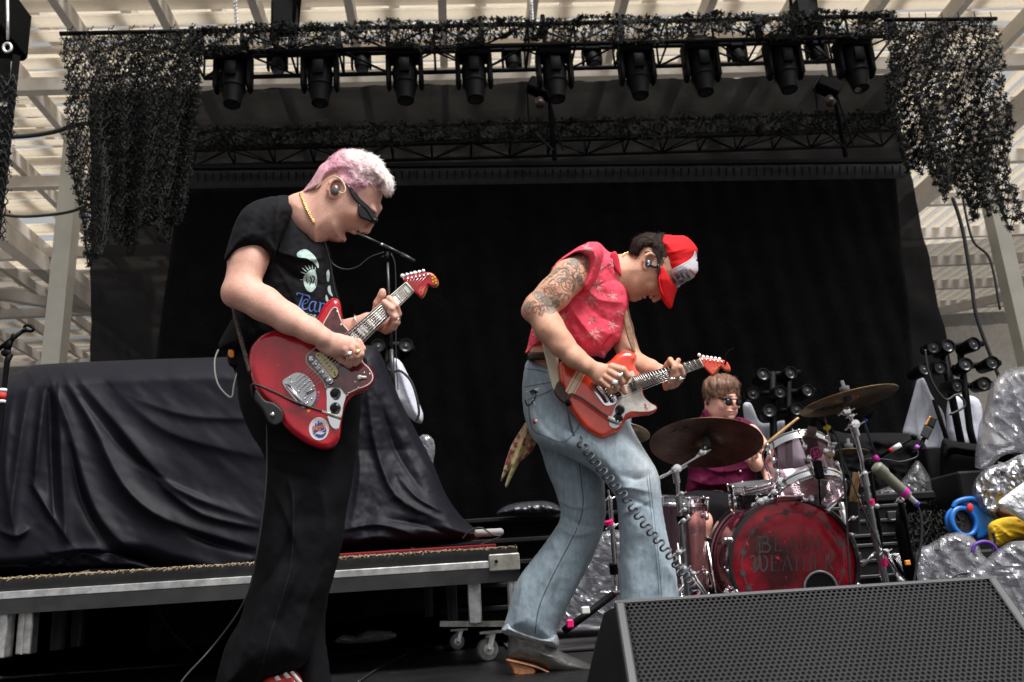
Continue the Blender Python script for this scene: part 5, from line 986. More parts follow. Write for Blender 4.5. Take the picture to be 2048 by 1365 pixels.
for q in ([(960, 800), (1000, 780), (1040, 830), (1010, 880), (980, 850)], [(1040, 770), (1075, 790), (1110, 850), (1080, 850), (1050, 820)], [(1000, 890), (1060, 870), (1110, 890), (1070, 930), (1010, 930)], [(1120, 740), (1150, 780), (1200, 850), (1180, 850), (1140, 800)], [(915, 840), (940, 850), (980, 910), (960, 930)]): patch(mb, bcw, c5(q), .0045, 1.6, 2)
mb.build('picture_shapes', mcapd, cap); mb = MB()
# four stacked letters  W A R N  running down the panel
O = np.array((1168, 725)); ux = np.array((.62, .78)); uy = np.array((.82, -.57)); LH = 42; LW = 30
def cap_letter(k, strokes):
    for st in strokes: ribbon(mb, bcw, c5([tuple(O+ux*(k*34+a*LW)+uy*(b*LH+10)) for a, b in st]), .95, .005, 2)
cap_letter(0, ([(0, 1), (.25, 0)], [(.25, 0), (.5, .7)], [(.5, .7), (.75, 0)], [(.75, 0), (1, 1)])); cap_letter(1, ([(0, 0), (.5, 1)], [(.5, 1), (1, 0)], [(.2, .35), (.8, .35)])); cap_letter(2, ([(0, 0), (0, 1)], [(0, 1), (.8, .9)], [(.8, .9), (.7, .5)], [(.7, .5), (0, .5)], [(.4, .5), (.9, 0)])); cap_letter(3, ([(0, 0), (0, 1)], [(0, 1), (.9, 0)], [(.9, 0), (.9, 1)]))
mb.build('letters', mcapr, cap)
# brim: curved thick sheet
mb = MB(); nu, nv = 16, 14; V_ = []
inner = curve3([(1325, 536), (1332, 548), (1342, 562), (1351, 577)], 5); outer = curve3([(1322, 556), (1321, 580), (1327, 600), (1341, 616)], 5)
for sgn in (1,):
    for i in range(nu+1):
        t = i/nu; a = math.pi*(t-.5); ct = math.cos(a); st = math.sin(a)
        for j in range(nv+1):
            r = j/nv; root_ = np.array((1341-9*abs(st)-2, 562-14*abs(st))); tip = np.array((1340-16*abs(st)**2, 617-30*abs(st)**1.6)); m_ = np.array((1350-26*abs(st), 577-40*abs(st))); p = m_*(1-r)+tip*r+np.array((-5, -2))*math.sin(math.pi*r)*1.0
            V_.append((p[0], p[1], cz+st*(46+8*math.sin(math.pi*r*.8))))
V_ = np.array(V_); mb.add(F2.W(V_[:, 0], V_[:, 1], V_[:, 2]), [(i*(nv+1)+j, i*(nv+1)+j+1, (i+1)*(nv+1)+j+1, (i+1)*(nv+1)+j) for i in range(nu) for j in range(nv)])
F2.pillow(mb, [(1324, 534), (1330, 545), (1340, 562), (1352, 577), (1348, 590), (1345, 602), (1341, 616), (1333, 609), (1326, 597), (1321, 580), (1320, 562), (1322, 546)], 4, 8, 1.8, lambda X, Y: cz-50+np.clip(X-1322, 0, 40)*.5+np.clip(Y-560, 0, 60)*.35, sm=3)
br_ = mb.build('brim', mcap, cap, smooth=True); md = br_.modifiers.new('t', 'SOLIDIFY'); md.thickness = .004
# shirt
mshirt = M('pink_red_shirt', (.62, .045, .085), .8, spec=.2, bump=((700, .4, .0006), (40, .3, .003)), var=((18, .12), (150, .05)), attr='tint'); mpalm = M('palm_print', (.68, .24, .255), .8, var=(80, .2))
tors = [(1231, 503), (1222, 506), (1212, 500), (1200, 487), (1186, 484), (1170, 489), (1150, 520), (1125, 560), (1105, 600), (1085, 625), (1070, 640), (1062, 662), (1055, 694), (1051, 708), (1075, 702), (1100, 708), (1130, 716), (1165, 716), (1192, 712), (1208, 717), (1213, 708), (1222, 698), (1229, 689), (1241, 679), (1244, 662), (1249, 642), (1256, 618), (1257, 602), (1256, 590), (1252, 571), (1243, 553), (1240, 536), (1237, 516)]
fd = folds([([(1170, 575), (1200, 600), (1245, 605)], 5, 8), ([(1160, 590), (1195, 630), (1235, 650)], -5, 8), ([(1140, 610), (1165, 650), (1200, 690)], 6, 8), ([(1125, 620), (1140, 670), (1165, 710)], -5, 7), ([(1215, 500), (1222, 540), (1250, 570)], 3, 6), ([(1200, 500), (1195, 540), (1178, 580)], 5, 8), ([(1180, 580), (1230, 560), (1250, 575)], -4, 7), ([(1235, 560), (1248, 600), (1240, 660)], 4, 5), ([(1070, 650), (1078, 680), (1080, 700)], -3, 5)], 6, 26, 9)
s = SDF(); s.pil(tors, lambda X, Y: 56+0*X, 44, 0, k=6); s.ell((1262, 552, Z-4), (24, 40, 40), 2, neg=True, ang=-20)
s.pil([(1099, 545), (1110, 530), (1122, 518), (1142, 504), (1162, 492), (1184, 485), (1200, 488), (1206, 510), (1196, 545), (1182, 575), (1170, 582), (1164, 574), (1170, 556), (1175, 538), (1176, 522), (1170, 512), (1158, 507), (1145, 510), (1122, 524)], 56, 22, -50, k=10)
s.ell((1130, 557, -98), (42, 24, 42), 2, neg=True, ang=-42)
s.pil([(1190, 500), (1160, 520), (1190, 560), (1230, 560), (1225, 520)], 40, 24, 40, k=14)
Vs_, Fs_ = F2.net(s, 1.9, disp=fd, smooth=1)
cshirt = lambda V: np.tile(np.array((.74, .07, .115)), (len(V), 1))*(1+.12*vnoise(V[:, 0], V[:, 1], 40, 2, 3))[:, None]
shirt2 = link('shirt', F2.netmesh(Vs_, Fs_, 'shirt', cshirt), mshirt, man2); bsh = bvh_of(shirt2)
mb = MB(); F2.pillow(mb, [(1231, 503), (1237, 514), (1240, 530), (1243, 552), (1234, 545), (1226, 532), (1221, 518), (1222, 507)], 5, 5, 1.6, -38, sm=3); mshp = M('pink_red_plain', (.60, .032, .065), .8, spec=.2, bump=(700, .4, .0006)); mb.build('collar', mshp, shirt2, smooth=True)
for a in ([(1099, 545), (1110, 529), (1122, 517), (1142, 504)], [(1176, 522), (1174, 542), (1166, 573)], [(1243, 553), (1252, 571), (1255, 592), (1256, 602), (1254, 618)], [(1213, 708), (1206, 692), (1222, 672), (1240, 662)]): mb = MB(); ribbon(mb, bsh, a, 2.6, .002); mb.build('hem', mshp, shirt2)
def palm(mb, x, y, r, seed, n=9, squash=1, rot=0, stem=None):
    rr = np.random.default_rng(seed)
    for k in range(n):
        a = rot+2*math.pi*k/n+rr.normal(0, .22); L_ = r*(.55+.7*rr.random())*(1.15 if math.sin(a) > 0 else .9); dx, dy = math.cos(a), math.sin(a)*squash; dr = .25*L_*max(0, .4-abs(dy))
        ribbon(mb, bsh, [(x+dx*L_*.1, y+dy*L_*.1), (x+dx*L_*.5, y+dy*L_*.5-dr*.6), (x+dx*L_, y+dy*L_+dr)], [1.0, 3.0, .4], .0016, 3)
        for f in (.3, .5, .7, .85):
            for sg_ in (-1, 1): px_, py_ = x+dx*L_*f, y+dy*L_*f; ribbon(mb, bsh, [(px_, py_), (px_+(dx*.6-sg_*dy*.7)*L_*.2, py_+(dy*.6+sg_*dx*.7)*L_*.24)], [.9, .25], .0018, 2)
    if stem: ribbon(mb, bsh, [(x, y)]+stem, .9, .0014, 4)
pm = [(1194, 570, 17, 9, [(1205, 585), (1212, 597)]), (1183, 599, 16, 9, [(1166, 597), (1150, 592)]), (1225, 592, 11, 8, [(1212, 600), (1222, 606)]), (1188, 668, 19, 11, [(1199, 684), (1212, 690)]), (1172, 497, 14, 9, [(1190, 508), (1194, 525)]), (1227, 528, 10, 7, [(1222, 515)]), (1130, 632, 12, 8, [(1136, 650)]), (1224, 650, 13, 7, [(1235, 655)]), (1112, 668, 10, 7, [(1118, 680)]), (1075, 668, 9, 7, None), (1203, 535, 9, 5, [(1198, 552)]), (1206, 705, 7, 6, None), (1183, 640, 9, 6, None), (1240, 625, 8, 6, None), (1115, 530, 7, 5, None), (1160, 700, 10, 7, None)]
mb = MB()
for i, (x, y, r, n, st) in enumerate(pm): palm(mb, x, y, r, i, n, .9, i*.7, st)
mb.build('palm_print', mpalm, shirt2)
mb = MB(); F2.ell(mb, 1248, 617, -20, (1.8, 1.8, 1.5), 8, 5); mb.build('shirt_button', mcapr, shirt2, smooth=True)
# jeans
mden = M('blue_denim', (.24, .31, .37), .85, sheen=.1, attr='tint', bump=((800, .5, .0008), (45, .4, .003), (14, .2, .006)), var=((500, .2), (14, .06), (90, .05)))
fl = folds([([(1130, 905), (1180, 930), (1215, 975)], -6, 9), ([(1215, 985), (1250, 975), (1300, 985)], 5, 7), ([(1225, 1010), (1260, 1000), (1310, 1020)], -4, 7), ([(1225, 1040), (1265, 1020), (1300, 1000)], 4, 8), ([(1260, 900), (1290, 930), (1310, 960)], 4, 12), ([(1290, 1000), (1310, 1080), (1322, 1180)], 4, 12), ([(1245, 1060), (1240, 1130), (1250, 1200)], -3, 12), ([(1160, 860), (1200, 900), (1240, 960)], 3, 16), ([(1240, 950), (1275, 960), (1305, 945)], -3, 7), ([(1060, 800), (1085, 850), (1140, 900)], -3, 10)], 3.5, 40, 4)
bl = folds([([(1120, 1000), (1150, 1015), (1200, 1010)], 4, 7), ([(1115, 1020), (1145, 1045), (1190, 1055)], -5, 7), ([(1110, 1050), (1150, 1070), (1195, 1060)], 4, 8), ([(1100, 1075), (1120, 1120), (1100, 1180)], 4, 12), ([(1140, 1070), (1120, 1160), (1090, 1250)], -4, 14), ([(1180, 1100), (1140, 1190), (1110, 1270)], 5, 12), ([(1050, 1150), (1040, 1210), (1030, 1250)], 4, 9), ([(1095, 930), (1120, 960), (1180, 970)], -4, 9), ([(1150, 930), (1160, 990), (1160, 1040)], 4, 8), ([(1110, 990), (1125, 1020), (1130, 1050)], 3, 5)], 3.5, 36, 7)
s = SDF(); s.pil([(1057, 719), (1085, 724), (1120, 728), (1180, 745), (1232, 770), (1250, 810), (1262, 850), (1280, 885), (1297, 913), (1312, 938), (1320, 965), (1324, 1012), (1332, 1060), (1341, 1100), (1352, 1147), (1357, 1191), (1364, 1250), (1368, 1300), (1236, 1300), (1239, 1200), (1237, 1147), (1240, 1100), (1237, 1044), (1233, 1000), (1220, 978), (1204, 958), (1175, 935), (1130, 912), (1090, 898), (1068, 880), (1056, 858), (1047, 820), (1045, 780), (1048, 745)], lambda X, Y: 58-.05*np.clip(Y-900, 0, 100), 38, lambda X, Y: -6-34*np.clip((Y-760)/180, 0, 1), k=8)
V1, G1_ = F2.net(s, 2.6, disp=fl, smooth=2)
s = SDF(); s.pil([(1075, 860), (1086, 915), (1095, 945), (1108, 975), (1118, 1005), (1122, 1022), (1118, 1044), (1106, 1064), (1080, 1100), (1058, 1128), (1038, 1156), (1024, 1190), (1016, 1225), (1007, 1262), (1030, 1272), (1060, 1284), (1112, 1291), (1113, 1262), (1126, 1232), (1141, 1202), (1156, 1172), (1170, 1146), (1190, 1105), (1206, 1062), (1212, 1020), (1209, 980), (1206, 940), (1190, 890), (1150, 860)], lambda X, Y: 50+0*X, 46, 42, k=8)
V2, G2_ = F2.net(s, 2.6, disp=bl, smooth=2)
def cden(V):
    x, y = V[:, 0], V[:, 1]; C_ = np.tile(np.array((.265, .33, .38)), (len(V), 1)); C_ = mixc(C_, .55*blob(V, (1290, 940, -60), (46, 60, 70), .8), (.50, .52, .52)); C_ = mixc(C_, .45*blob(V, (1230, 870, -60), (60, 50, 70), .8), (.42, .46, .49)); C_ = mixc(C_, .5*blob(V, (1075, 790, 0), (50, 80, 120), .8), (.20, .25, .29)); C_ = mixc(C_, .3*blob(V, (1190, 1040, 0), (30, 60, 90), .8), (.40, .44, .46))
    n = vnoise(x*3+200, y*.8+200, 14, 3, 3)[:, None]; return np.clip(C_*(1+.25*n), 0, 1)
me = F2.netmesh(np.concatenate([V1, V2]), np.concatenate([G1_, G2_+len(V1)]), 'jeans', cden); jeans = link('jeans', me, mden, man2); bj = bvh_of(jeans)
mdk = M('denim_seam_dark', (.05, .07, .10), .85); mlt = M('denim_stitch_light', (.42, .46, .48), .85)
def stitch(name, pts, w, mat, off=.0014):
    mb = MB(); ribbon(mb, bj, pts, w, off, 6); return mb.build(name, mat, jeans)
sm_ = [(1158, 924), (1163, 965), (1166, 1012), (1154, 1058), (1122, 1120), (1097, 1170), (1077, 1220), (1068, 1284)]
for d, m_ in ((-3.2, mlt), (3.2, mlt)): stitch('leg_stitching', [(x+d, y+d*.5) for x, y in sm_], .8, m_)
stitch('leg_seam', sm_, 1.6, mdk, .001)
for d in (-2.5, 2.5): stitch('front_stitching', [(x+d, y) for x, y in [(1296, 950), (1304, 1020), (1312, 1090), (1317, 1140), (1321, 1195)]], .7, mdk)
pkt = [(1056, 800), (1064, 856), (1088, 872), (1128, 884), (1160, 846), (1150, 800), (1120, 775), (1092, 786), (1056, 800)]
stitch('pocket_seam', pkt, 1.3, mdk); stitch('pocket_stitching', [(1060, 804), (1067, 853), (1089, 868), (1126, 879), (1155, 845), (1146, 803)], .7, mlt)
stitch('waist_seam', [(1050, 738), (1080, 742), (1118, 752)], 1.1, mdk); stitch('waist_stitching', [(1052, 734), (1082, 738), (1118, 747)], .6, mlt)
stitch('yoke_seam', [(1047, 775), (1085, 768), (1120, 762)], 1.2, mdk)
s = SDF(); s.pil([(1016, 1243), (1030, 1250), (1060, 1262), (1090, 1270), (1114, 1270), (1116, 1296), (1088, 1294), (1050, 1284), (1005, 1266), (1008, 1252)], 54, 34, 42, k=4)
Vq, Fq = F2.net(s, 2.2, smooth=1); cf = link('turn_up', F2.netmesh(Vq, Fq, 'turn_up'), M('denim_inside', (.38, .41, .44), .9, bump=((600, .6, .001), (60, .4, .003)), var=((90, .25), (400, .2))), jeans)
mb = MB(); r = np.random.default_rng(4); bq = bvh_of(cf)
for t in np.linspace(0, 1, 90):
    p = spline([(1014, 1243), (1030, 1250), (1060, 1262), (1090, 1270), (1114, 1270)], False, 20); q = p[int(t*(len(p)-1))]; ribbon(mb, bq, [(q[0], q[1]+2.5), (q[0]+r.normal(0, 1.5), q[1]-1+r.normal(0, 1.2))], [1, .5], .002, 2)
mb.build('frayed_edge', M('fray', (.62, .63, .63), .9), cf)
# belt, belt loop, pocket clutter
mbelt = M('brown_leather', (.045, .018, .014), .5, bump=(80, .3, .001), var=(20, .2))
mb = MB(); F2.pillow(mb, [(1057, 706), (1075, 703), (1095, 704), (1118, 710), (1150, 716), (1150, 730), (1118, 726), (1090, 722), (1070, 722), (1057, 722)], 62, 6, 2, 0); mb.build('belt', mbelt, man2, smooth=True)
mb = MB(); F2.slab(mb, [(1056, 708), (1060, 707), (1062, 735), (1058, 738)], -26, 6); mb.build('belt_loop', M('pale_cloth', (.6, .58, .54), .8), man2)
# boot
mboot = M('grey_leather_boot', (.085, .082, .075), .34, spec=.6, bump=((40, .35, .004), (260, .25, .001)), var=((18, .25),)); msole = M('tan_leather_sole', (.30, .12, .05), .5, var=((40, .3), (200, .2)))
s = SDF(); bz = 40
s.pil([(1020, 1262), (1017, 1285), (1014, 1304), (1016, 1318), (1040, 1322), (1075, 1330), (1105, 1344), (1135, 1351), (1172, 1352), (1196, 1348), (1190, 1334), (1165, 1322), (1140, 1312), (1120, 1302), (1106, 1290), (1104, 1270), (1060, 1262)], lambda X, Y: 27+0*X, 26, bz, k=4)
Vb, Fb = F2.net(s, 1.8, smooth=1, disp=folds([([(1085, 1300), (1100, 1306), (1118, 1308)], 1.5, 3), ([(1082, 1308), (1098, 1314), (1118, 1318)], 1.5, 3), ([(1056, 1275), (1056, 1300), (1060, 1324)], 1.2, 2)], 1, 14, 3))
boot = link('boot', F2.netmesh(Vb, Fb, 'boot'), mboot, man2)
mb = MB(); F2.pillow(mb, [(1014, 1317), (1040, 1322), (1072, 1331), (1105, 1345), (1135, 1352), (1172, 1353), (1196, 1349), (1196, 1354), (1170, 1358), (1130, 1357), (1098, 1350), (1074, 1340), (1040, 1332), (1014, 1326)], 30, 5, 1.6, bz); F2.pillow(mb, [(1014, 1320), (1050, 1328), (1072, 1338), (1066, 1353), (1030, 1353), (1022, 1340)], 26, 5, 1.6, bz); mb.build('heel_and_sole', msole, boot, smooth=True)
s = SDF(); s.pil([(1250, 1270), (1250, 1330), (1300, 1345), (1380, 1352), (1400, 1346), (1380, 1328), (1345, 1300), (1345, 1270)], 26, 24, -40, k=4); Vb, Fb = F2.net(s, 3, smooth=1); link('boot', F2.netmesh(Vb, Fb, 'boot'), mboot, man2)
# rings
ring(F2, 1239, 752, fz2-6, 8, 2.2, silver, man2, (.8, .8, 0), (5.5, 5, 3)); ring(F2, 1230, 766, fz2-4, 7.8, 2.4, silver, man2, (.8, .8, 0), (7, 6, 3.6)); ring(F2, 1344, 758, nz2-8, 7.4, 1.8, silver, man2, (.2, 1, 0), (4.5, 3.5, 3)); ring(F2, 1361, 758, nz2-2, 7.4, 1.8, silver, man2, (.2, 1, 0), (4, 5, 3))
# scarf hanging from the back pocket
msc = M('red_gold_scarf', (.22, .02, .02), .6, sheen=.3, attr='tint', bump=(120, .5, .002)); 
def csc(V):
    x, y = V[:, 0], V[:, 1]; n = vnoise(x*1.2+300, y*1.2+300, 9, 5, 3); C_ = np.where((n > .12)[:, None], np.array((.34, .24, .10)), np.array((.20, .018, .02))); e = (np.abs(x-(1010+(970-y)*.36)) < 4); C_ = np.where(e[:, None], np.array((.5, .4, .2)), C_); g = y > 925; C_ = np.where((g & (n > -.05))[:, None], np.array((.36, .32, .12)), C_); return C_
s = SDF(); s.pil([(1052, 845), (1070, 862), (1076, 878), (1062, 905), (1040, 925), (1026, 950), (1014, 974), (1010, 972), (1016, 950), (1022, 935), (1010, 952), (1002, 965), (1004, 950), (1014, 915), (1024, 888), (1040, 862)], 9, 9, 10, k=2)
Vz, Fz = F2.net(s, 1.7, disp=folds([([(1056, 860), (1040, 900), (1018, 950)], 3, 3), ([(1064, 870), (1046, 910), (1026, 940)], -3, 3)], 2, 12, 3)); o = link('scarf', F2.netmesh(Vz, Fz, 'scarf', csc), msc); tag(o, 'red and gold patterned scarf hanging behind the jeans of the man in the red cap', 'scarf')
# keys and red charm
kr = thing('key_ring', 'black glasses, keys and small round red charm clipped on the back jeans pocket', 'keys', F2.W(1075, 830, -60)); kz = -66
mb = MB(); a = np.linspace(0, 2*math.pi, 17)[:-1]; mb.tube([F2.W(1076+7*math.cos(t), 825+7*math.sin(t), kz) for t in a], 1.2/F2.S, 6, closed=True); F2.tube(mb, [(1066, 798, kz, 1), (1070, 812, kz, 1), (1074, 818, kz, 1)], 6, 3); mb.build('ring', silver, kr, smooth=True)
mb = MB(); F2.ell(mb, 1073, 843, kz, (8, 7, 6)); rc = mb.build('charm', M('red_charm', (.5, .01, .015), .3), kr, smooth=True); mb = MB(); F2.ell(mb, 1073, 842, kz-5, (3.4, 3.2, 2)); mb.build('charm_spot', mwh, rc, smooth=True)
mb = MB(); F2.tube(mb, [(1050, 800, kz, 1.5), (1056, 812, kz, 1.8), (1068, 800, kz, 1.5), (1072, 788, kz, 1.5), (1060, 782, kz, 1.4), (1066, 790, kz, 1.4)], 6, 5); F2.tube(mb, [(1064, 780, kz, 2), (1080, 786, kz, 2), (1100, 776, kz, 1.2)], 6, 4); mb.build('folded_glasses', mgl, kr, smooth=True)
mb = MB(); F2.tube(mb, [(1072, 780, kz, 1.2), (1088, 792, kz, 1.2), (1092, 800, kz, 1.2)], 6, 3); F2.tube(mb, [(1052, 785, kz, 1), (1096, 772, kz, 1)], 6); mb.build('keys', silver, kr, smooth=True)
# =================== ORANGE-RED GUITAR ===================
mor = M('orange_red_paint', (.74, .055, .018), .24, spec=.6, coat=.8, var=((20, .10), (70, .06)), speck=(60, (.65, .35, .12), .74))
mpg = M('white_pearl_guard', (.60, .56, .50), .25, coat=.5, var=((120, .14), (40, .08)))
g2 = -100; cE = lambda l: cc(l, 1100, 680, 5.3333)
gtr2 = thing('electric_guitar', 'orange-red electric guitar with cream stripes and white pickguard held by the man in the cap', 'guitar', F2.W(1200, 800, g2))
bo = cE([(95, 270), (112, 235), (165, 205), (260, 215), (360, 250), (480, 275), (580, 262), (655, 212), (700, 165), (755, 135), (810, 120), (872, 125), (916, 160), (926, 205), (910, 245), (907, 285), (930, 332), (965, 365), (985, 440), (985, 520), (1002, 590), (1042, 648), (1092, 680), (1132, 702), (1142, 742), (1110, 780), (1040, 806), (960, 818), (880, 830), (825, 852), (792, 885), (770, 935), (730, 982), (670, 1012), (600, 1046), (540, 1055), (468, 1022), (380, 962), (308, 882), (248, 800), (198, 720), (160, 640), (138, 560), (108, 450), (95, 350)])
mb = MB(); F2.pillow(mb, bo, 15, 12, 2.0, g2+15, sm=4); mb.build('body', mor, gtr2, smooth=True)
pg2 = plate(F2, cE([(845, 345), (885, 330), (908, 380), (965, 520), (985, 585), (1022, 632), (1072, 676), (1128, 712), (1122, 738), (1062, 762), (960, 765), (872, 762), (822, 780), (790, 800), (730, 760), (700, 700), (735, 600), (700, 560), (660, 520), (720, 420), (800, 380)]), g2-2, 2.6, 'pickguard', mpg, gtr2)
cp2 = plate(F2, cE([(700, 705), (735, 695), (792, 700), (818, 760), (792, 812), (762, 880), (722, 935), (672, 940), (635, 912), (632, 860), (660, 800)]), g2-2.8, 2.8, 'control_plate', chromed, gtr2)
bp2 = plate(F2, cE([(435, 455), (500, 470), (600, 520), (692, 590), (712, 650), (690, 680), (640, 700), (582, 695), (520, 620), (460, 530)]), g2-3, 3, 'bridge_plate', chrome, gtr2)
plate(F2, cE([(470, 480), (498, 478), (612, 660), (585, 672)]), g2-5, 2, 'bridge_slot', M('dark_slot', (.01, .01, .012), .4), bp2, 0); mb = MB(); F2.tube(mb, [(*cE([(508, 490)])[0], g2-9, 3.2), (*cE([(625, 655)])[0], g2-9, 3.2)], 10); mb.build('bridge_bar', chrome, bp2, smooth=True)
plate(F2, cE([(560, 500), (600, 525), (690, 660), (650, 670)]), g2-5, 2, 'bridge_base', M('dark_slot', ()), bp2, 0)
for k in range(6): x, y = cE([(590+k*18, 535+k*24)])[0]; mb = MB(); F2.tube(mb, [(x-2, y+1, g2-8, 1.6), (x+3, y-2, g2-8, 1.6)], 7); mb.build('saddle', chrome, bp2, smooth=True)
mst = M('cream_stripe', (.72, .60, .38), .3, coat=.6)
for q in ([(290, 312), (310, 324), (178, 562), (162, 548)], [(318, 328), (356, 352), (226, 590), (186, 568)], [(364, 358), (376, 368), (246, 606), (236, 594)]): plate(F2, cE(q), g2-.8, 1, 'racing_stripe', mst, gtr2, 0)
for (a, b, w) in (((862, 455), (905, 550), 5.4), ((700, 545), (750, 600), 5.2)): mb = MB(); F2.tube(mb, [(*cE([a])[0], g2-4, w), (*cE([b])[0], g2-4, w)], 10); mb.build('pickup', mknob, pg2, smooth=True)
for x, y in cE([(745, 745), (725, 835)]):
    mb = MB(); mb.lathe(F2.W(x, y, g2-3), -Fv, [(0, 9/F2.S), (.006, 9/F2.S), (.012, 7/F2.S), (.02, 6.6/F2.S), (.0205, 0)], 16); mb.build('knob', mknob, cp2, auto=40)
mb = MB()
for l in ([(1005, 680), (1020, 700), (1010, 720), (1030, 725), (1040, 740)], [(1015, 690), (1030, 705)], [(1020, 740), (1035, 745)]): stroke(F2, mb, cE(l), 1.4, g2-3)
mb.build('small_red_emblem', mcapr, pg2)
A, B, C, D = cE([(880, 388), (1592, 200), (1642, 292), (975, 520)])
nk2 = plate(F2, [A, B, C, D], g2-9, 9, 'neck', mwood, gtr2, 0); fb2 = plate(F2, [A, B, C, D], g2-12, 3.4, 'fingerboard', mrose, nk2, 0)
Lp = 1.42; mb = MB(); F2.tube(mb, [(*B, g2-13, 1.3), (*C, g2-13, 1.3)], 6); mb.build('nut', mbind, fb2, smooth=True)
for n in range(1, 23):
    t = 1-Lp*(1-2**(-n/12))
    if t > .0: mb = MB(); F2.tube(mb, [(*lerp(A, B, t), g2-12.4, .75), (*lerp(D, C, t), g2-12.4, .75)], 5); mb.build('fret', mstr, fb2, smooth=True)
for n in (3, 5, 7, 9, 12, 15, 17):
    t = 1-Lp*(1-2**(-(n-.5)/12)); x, y = lerp(lerp(A, B, t), lerp(D, C, t), .5); mb = MB(); F2.ell(mb, x, y, g2-12.2, (1.8, 1.8, .5), 8, 4); mb.build('dot_inlay', mpearl, fb2, smooth=True)
for k in range(6):
    a = cE([(600+k*17, 545+k*22)])[0]; b = lerp(lerp(B, C, .12), lerp(B, C, .88), k/5); mb = MB(); F2.tube(mb, [(*a, g2-9, .45), (*b, g2-14.5, .42)], 4); mb.build('string', mstr, gtr2, smooth=True)
hs2 = cE([(1592, 200), (1612, 185), (1660, 188), (1720, 195), (1790, 205), (1856, 216), (1898, 245), (1922, 295), (1915, 330), (1885, 335), (1850, 318), (1820, 292), (1800, 312), (1775, 350), (1745, 378), (1722, 378), (1690, 345), (1645, 295)])
mb = MB(); F2.pillow(mb, hs2, 4.5, 3, 1.3, g2-5, sm=3); h2 = mb.build('headstock', mor, gtr2, smooth=True); mb = MB(); F2.pillow(mb, [(x+.8, y+1.8) for x, y in hs2], 4.5, 3, 1.5, g2-1, sm=3); mb.build('headstock_back', mwood, h2, smooth=True)
for k in range(6):
    x, y = cE([(1570+k*43, 175+k*6-(14 if k == 0 else 0))])[0]; mb = MB(); F2.ell(mb, x+4, y, g2-5, (3.6, 3.6, 3), 10, 7); F2.tube(mb, [(x+4, y, g2-5, 1.3), (x+6, y+5, g2-5, 1.3)], 6); mb.build('tuner', M('tuner_pearl', ()), h2, smooth=True)
    x, y = cE([(1625+k*42, 212+k*5)])[0]; mb = MB(); F2.ell(mb, x, y, g2-10.5, (1.9, 1.9, 2), 8, 5); mb.build('tuner_post', chrome, h2, smooth=True)
mb = MB()
for l in ([(1725, 330), (1732, 300), (1745, 305)], [(1745, 320), (1760, 300), (1755, 320), (1770, 298)], [(1770, 315), (1782, 290), (1785, 310)], [(1800, 290), (1812, 272)], [(1700, 265), (1712, 262)]): stroke(F2, mb, cE(l), .9, g2-10)
mb.build('script_logo', mgold, h2)
mb = MB(); F2.tube(mb, [(*cE([(1868, 262)])[0], g2-10, 2), (*cE([(1876, 215)])[0], g2-14, 1.6), (*cE([(1868, 175)])[0], g2-16, 1), (*cE([(1910, 115)])[0], g2-16, .9), (*cE([(1960, 90)])[0], g2-18, .8)], 6, 4); tag(mb.build('string_clip', blk, smooth=True), 'small black clip with a loose wire end on the orange-red headstock', 'clip')
# strap, leather end, cable
mcs = M('cream_strap', (.62, .57, .42), .6, bump=(150, .2, .001)); mb = MB(); F2.pillow(mb, [(1083, 676), (1096, 681), (1110, 694), (1115, 708), (1118, 740), (1119, 765), (1108, 782), (1100, 757), (1094, 730), (1088, 705)], 3.4, 4, 1.8, lambda X, Y: -70-.25*np.clip(Y-690, 0, 100), sm=4); mb.build('strap', mcs, gtr2, smooth=True)
mb = MB(); F2.pillow(mb, [(1119, 762), (1108, 784), (1118, 800), (1130, 808), (1140, 804), (1133, 786)], 4, 4, 1.6, -100, sm=3); tb = mb.build('strap_leather', mbelt, gtr2, smooth=True); mb = MB(); F2.ell(mb, 1136, 807, -106, (6, 6, 4)); F2.ell(mb, 1137, 807, -110, (3, 3, 2)); mb.build('strap_button', blk, tb, smooth=True)
mb = MB(); F2.pillow(mb, [(1248, 600), (1254, 620), (1260, 645), (1266, 670), (1271, 702), (1266, 704), (1256, 680), (1250, 655), (1246, 630)], 2.4, 3, 1.5, -20, sm=3); mb.build('upper_strap', M('tan_strap', (.30, .19, .12), .6, var=(60, .3)), gtr2, smooth=True)
mcb = M('grey_cable', (.07, .075, .085), .45)
mb = MB(); F2.tube(mb, [(1134, 800, g2-4, 2.4), (1142, 789, g2-8, 2.4), (1160, 795, g2-9, 2.4), (1184, 812, g2-9, 2.4), (1206, 828, g2-9, 2.4), (1216, 834, g2-9, 2.4)], 8, 6); cbo = mb.build('coiled_lead', mcb, smooth=True); tag(cbo, 'grey coiled lead running from the orange-red guitar down over the blue jeans', 'cable')
mb = MB(); F2.tube(mb, [(1216, 834, g2-9, 2.8), (1222, 838, g2-9, 4), (1236, 843, g2-9, 4.4), (1242, 845, g2-8, 3)], 8); mb.build('plug', M('white_plug', (.75, .74, .74), .3), cbo, smooth=True)
mb = MB(); F2.tube(mb, [(1134, 802, g2-2, 2.2), (1136, 812, -98, 2.2), (1138, 835, -92, 2.2), (1144, 860, -84, 2.2), (1148, 872, -84, 2.2)], 8, 5)
ax0 = np.array((1152, 874)); P_ = []; path = curve3([(1150, 872, -84), (1200, 936, -112), (1245, 988, -112), (1290, 1050, -112), (1330, 1098, -110), (1352, 1128, -90), (1385, 1172, -50), (1400, 1215, -30)], 60); nt_ = 21
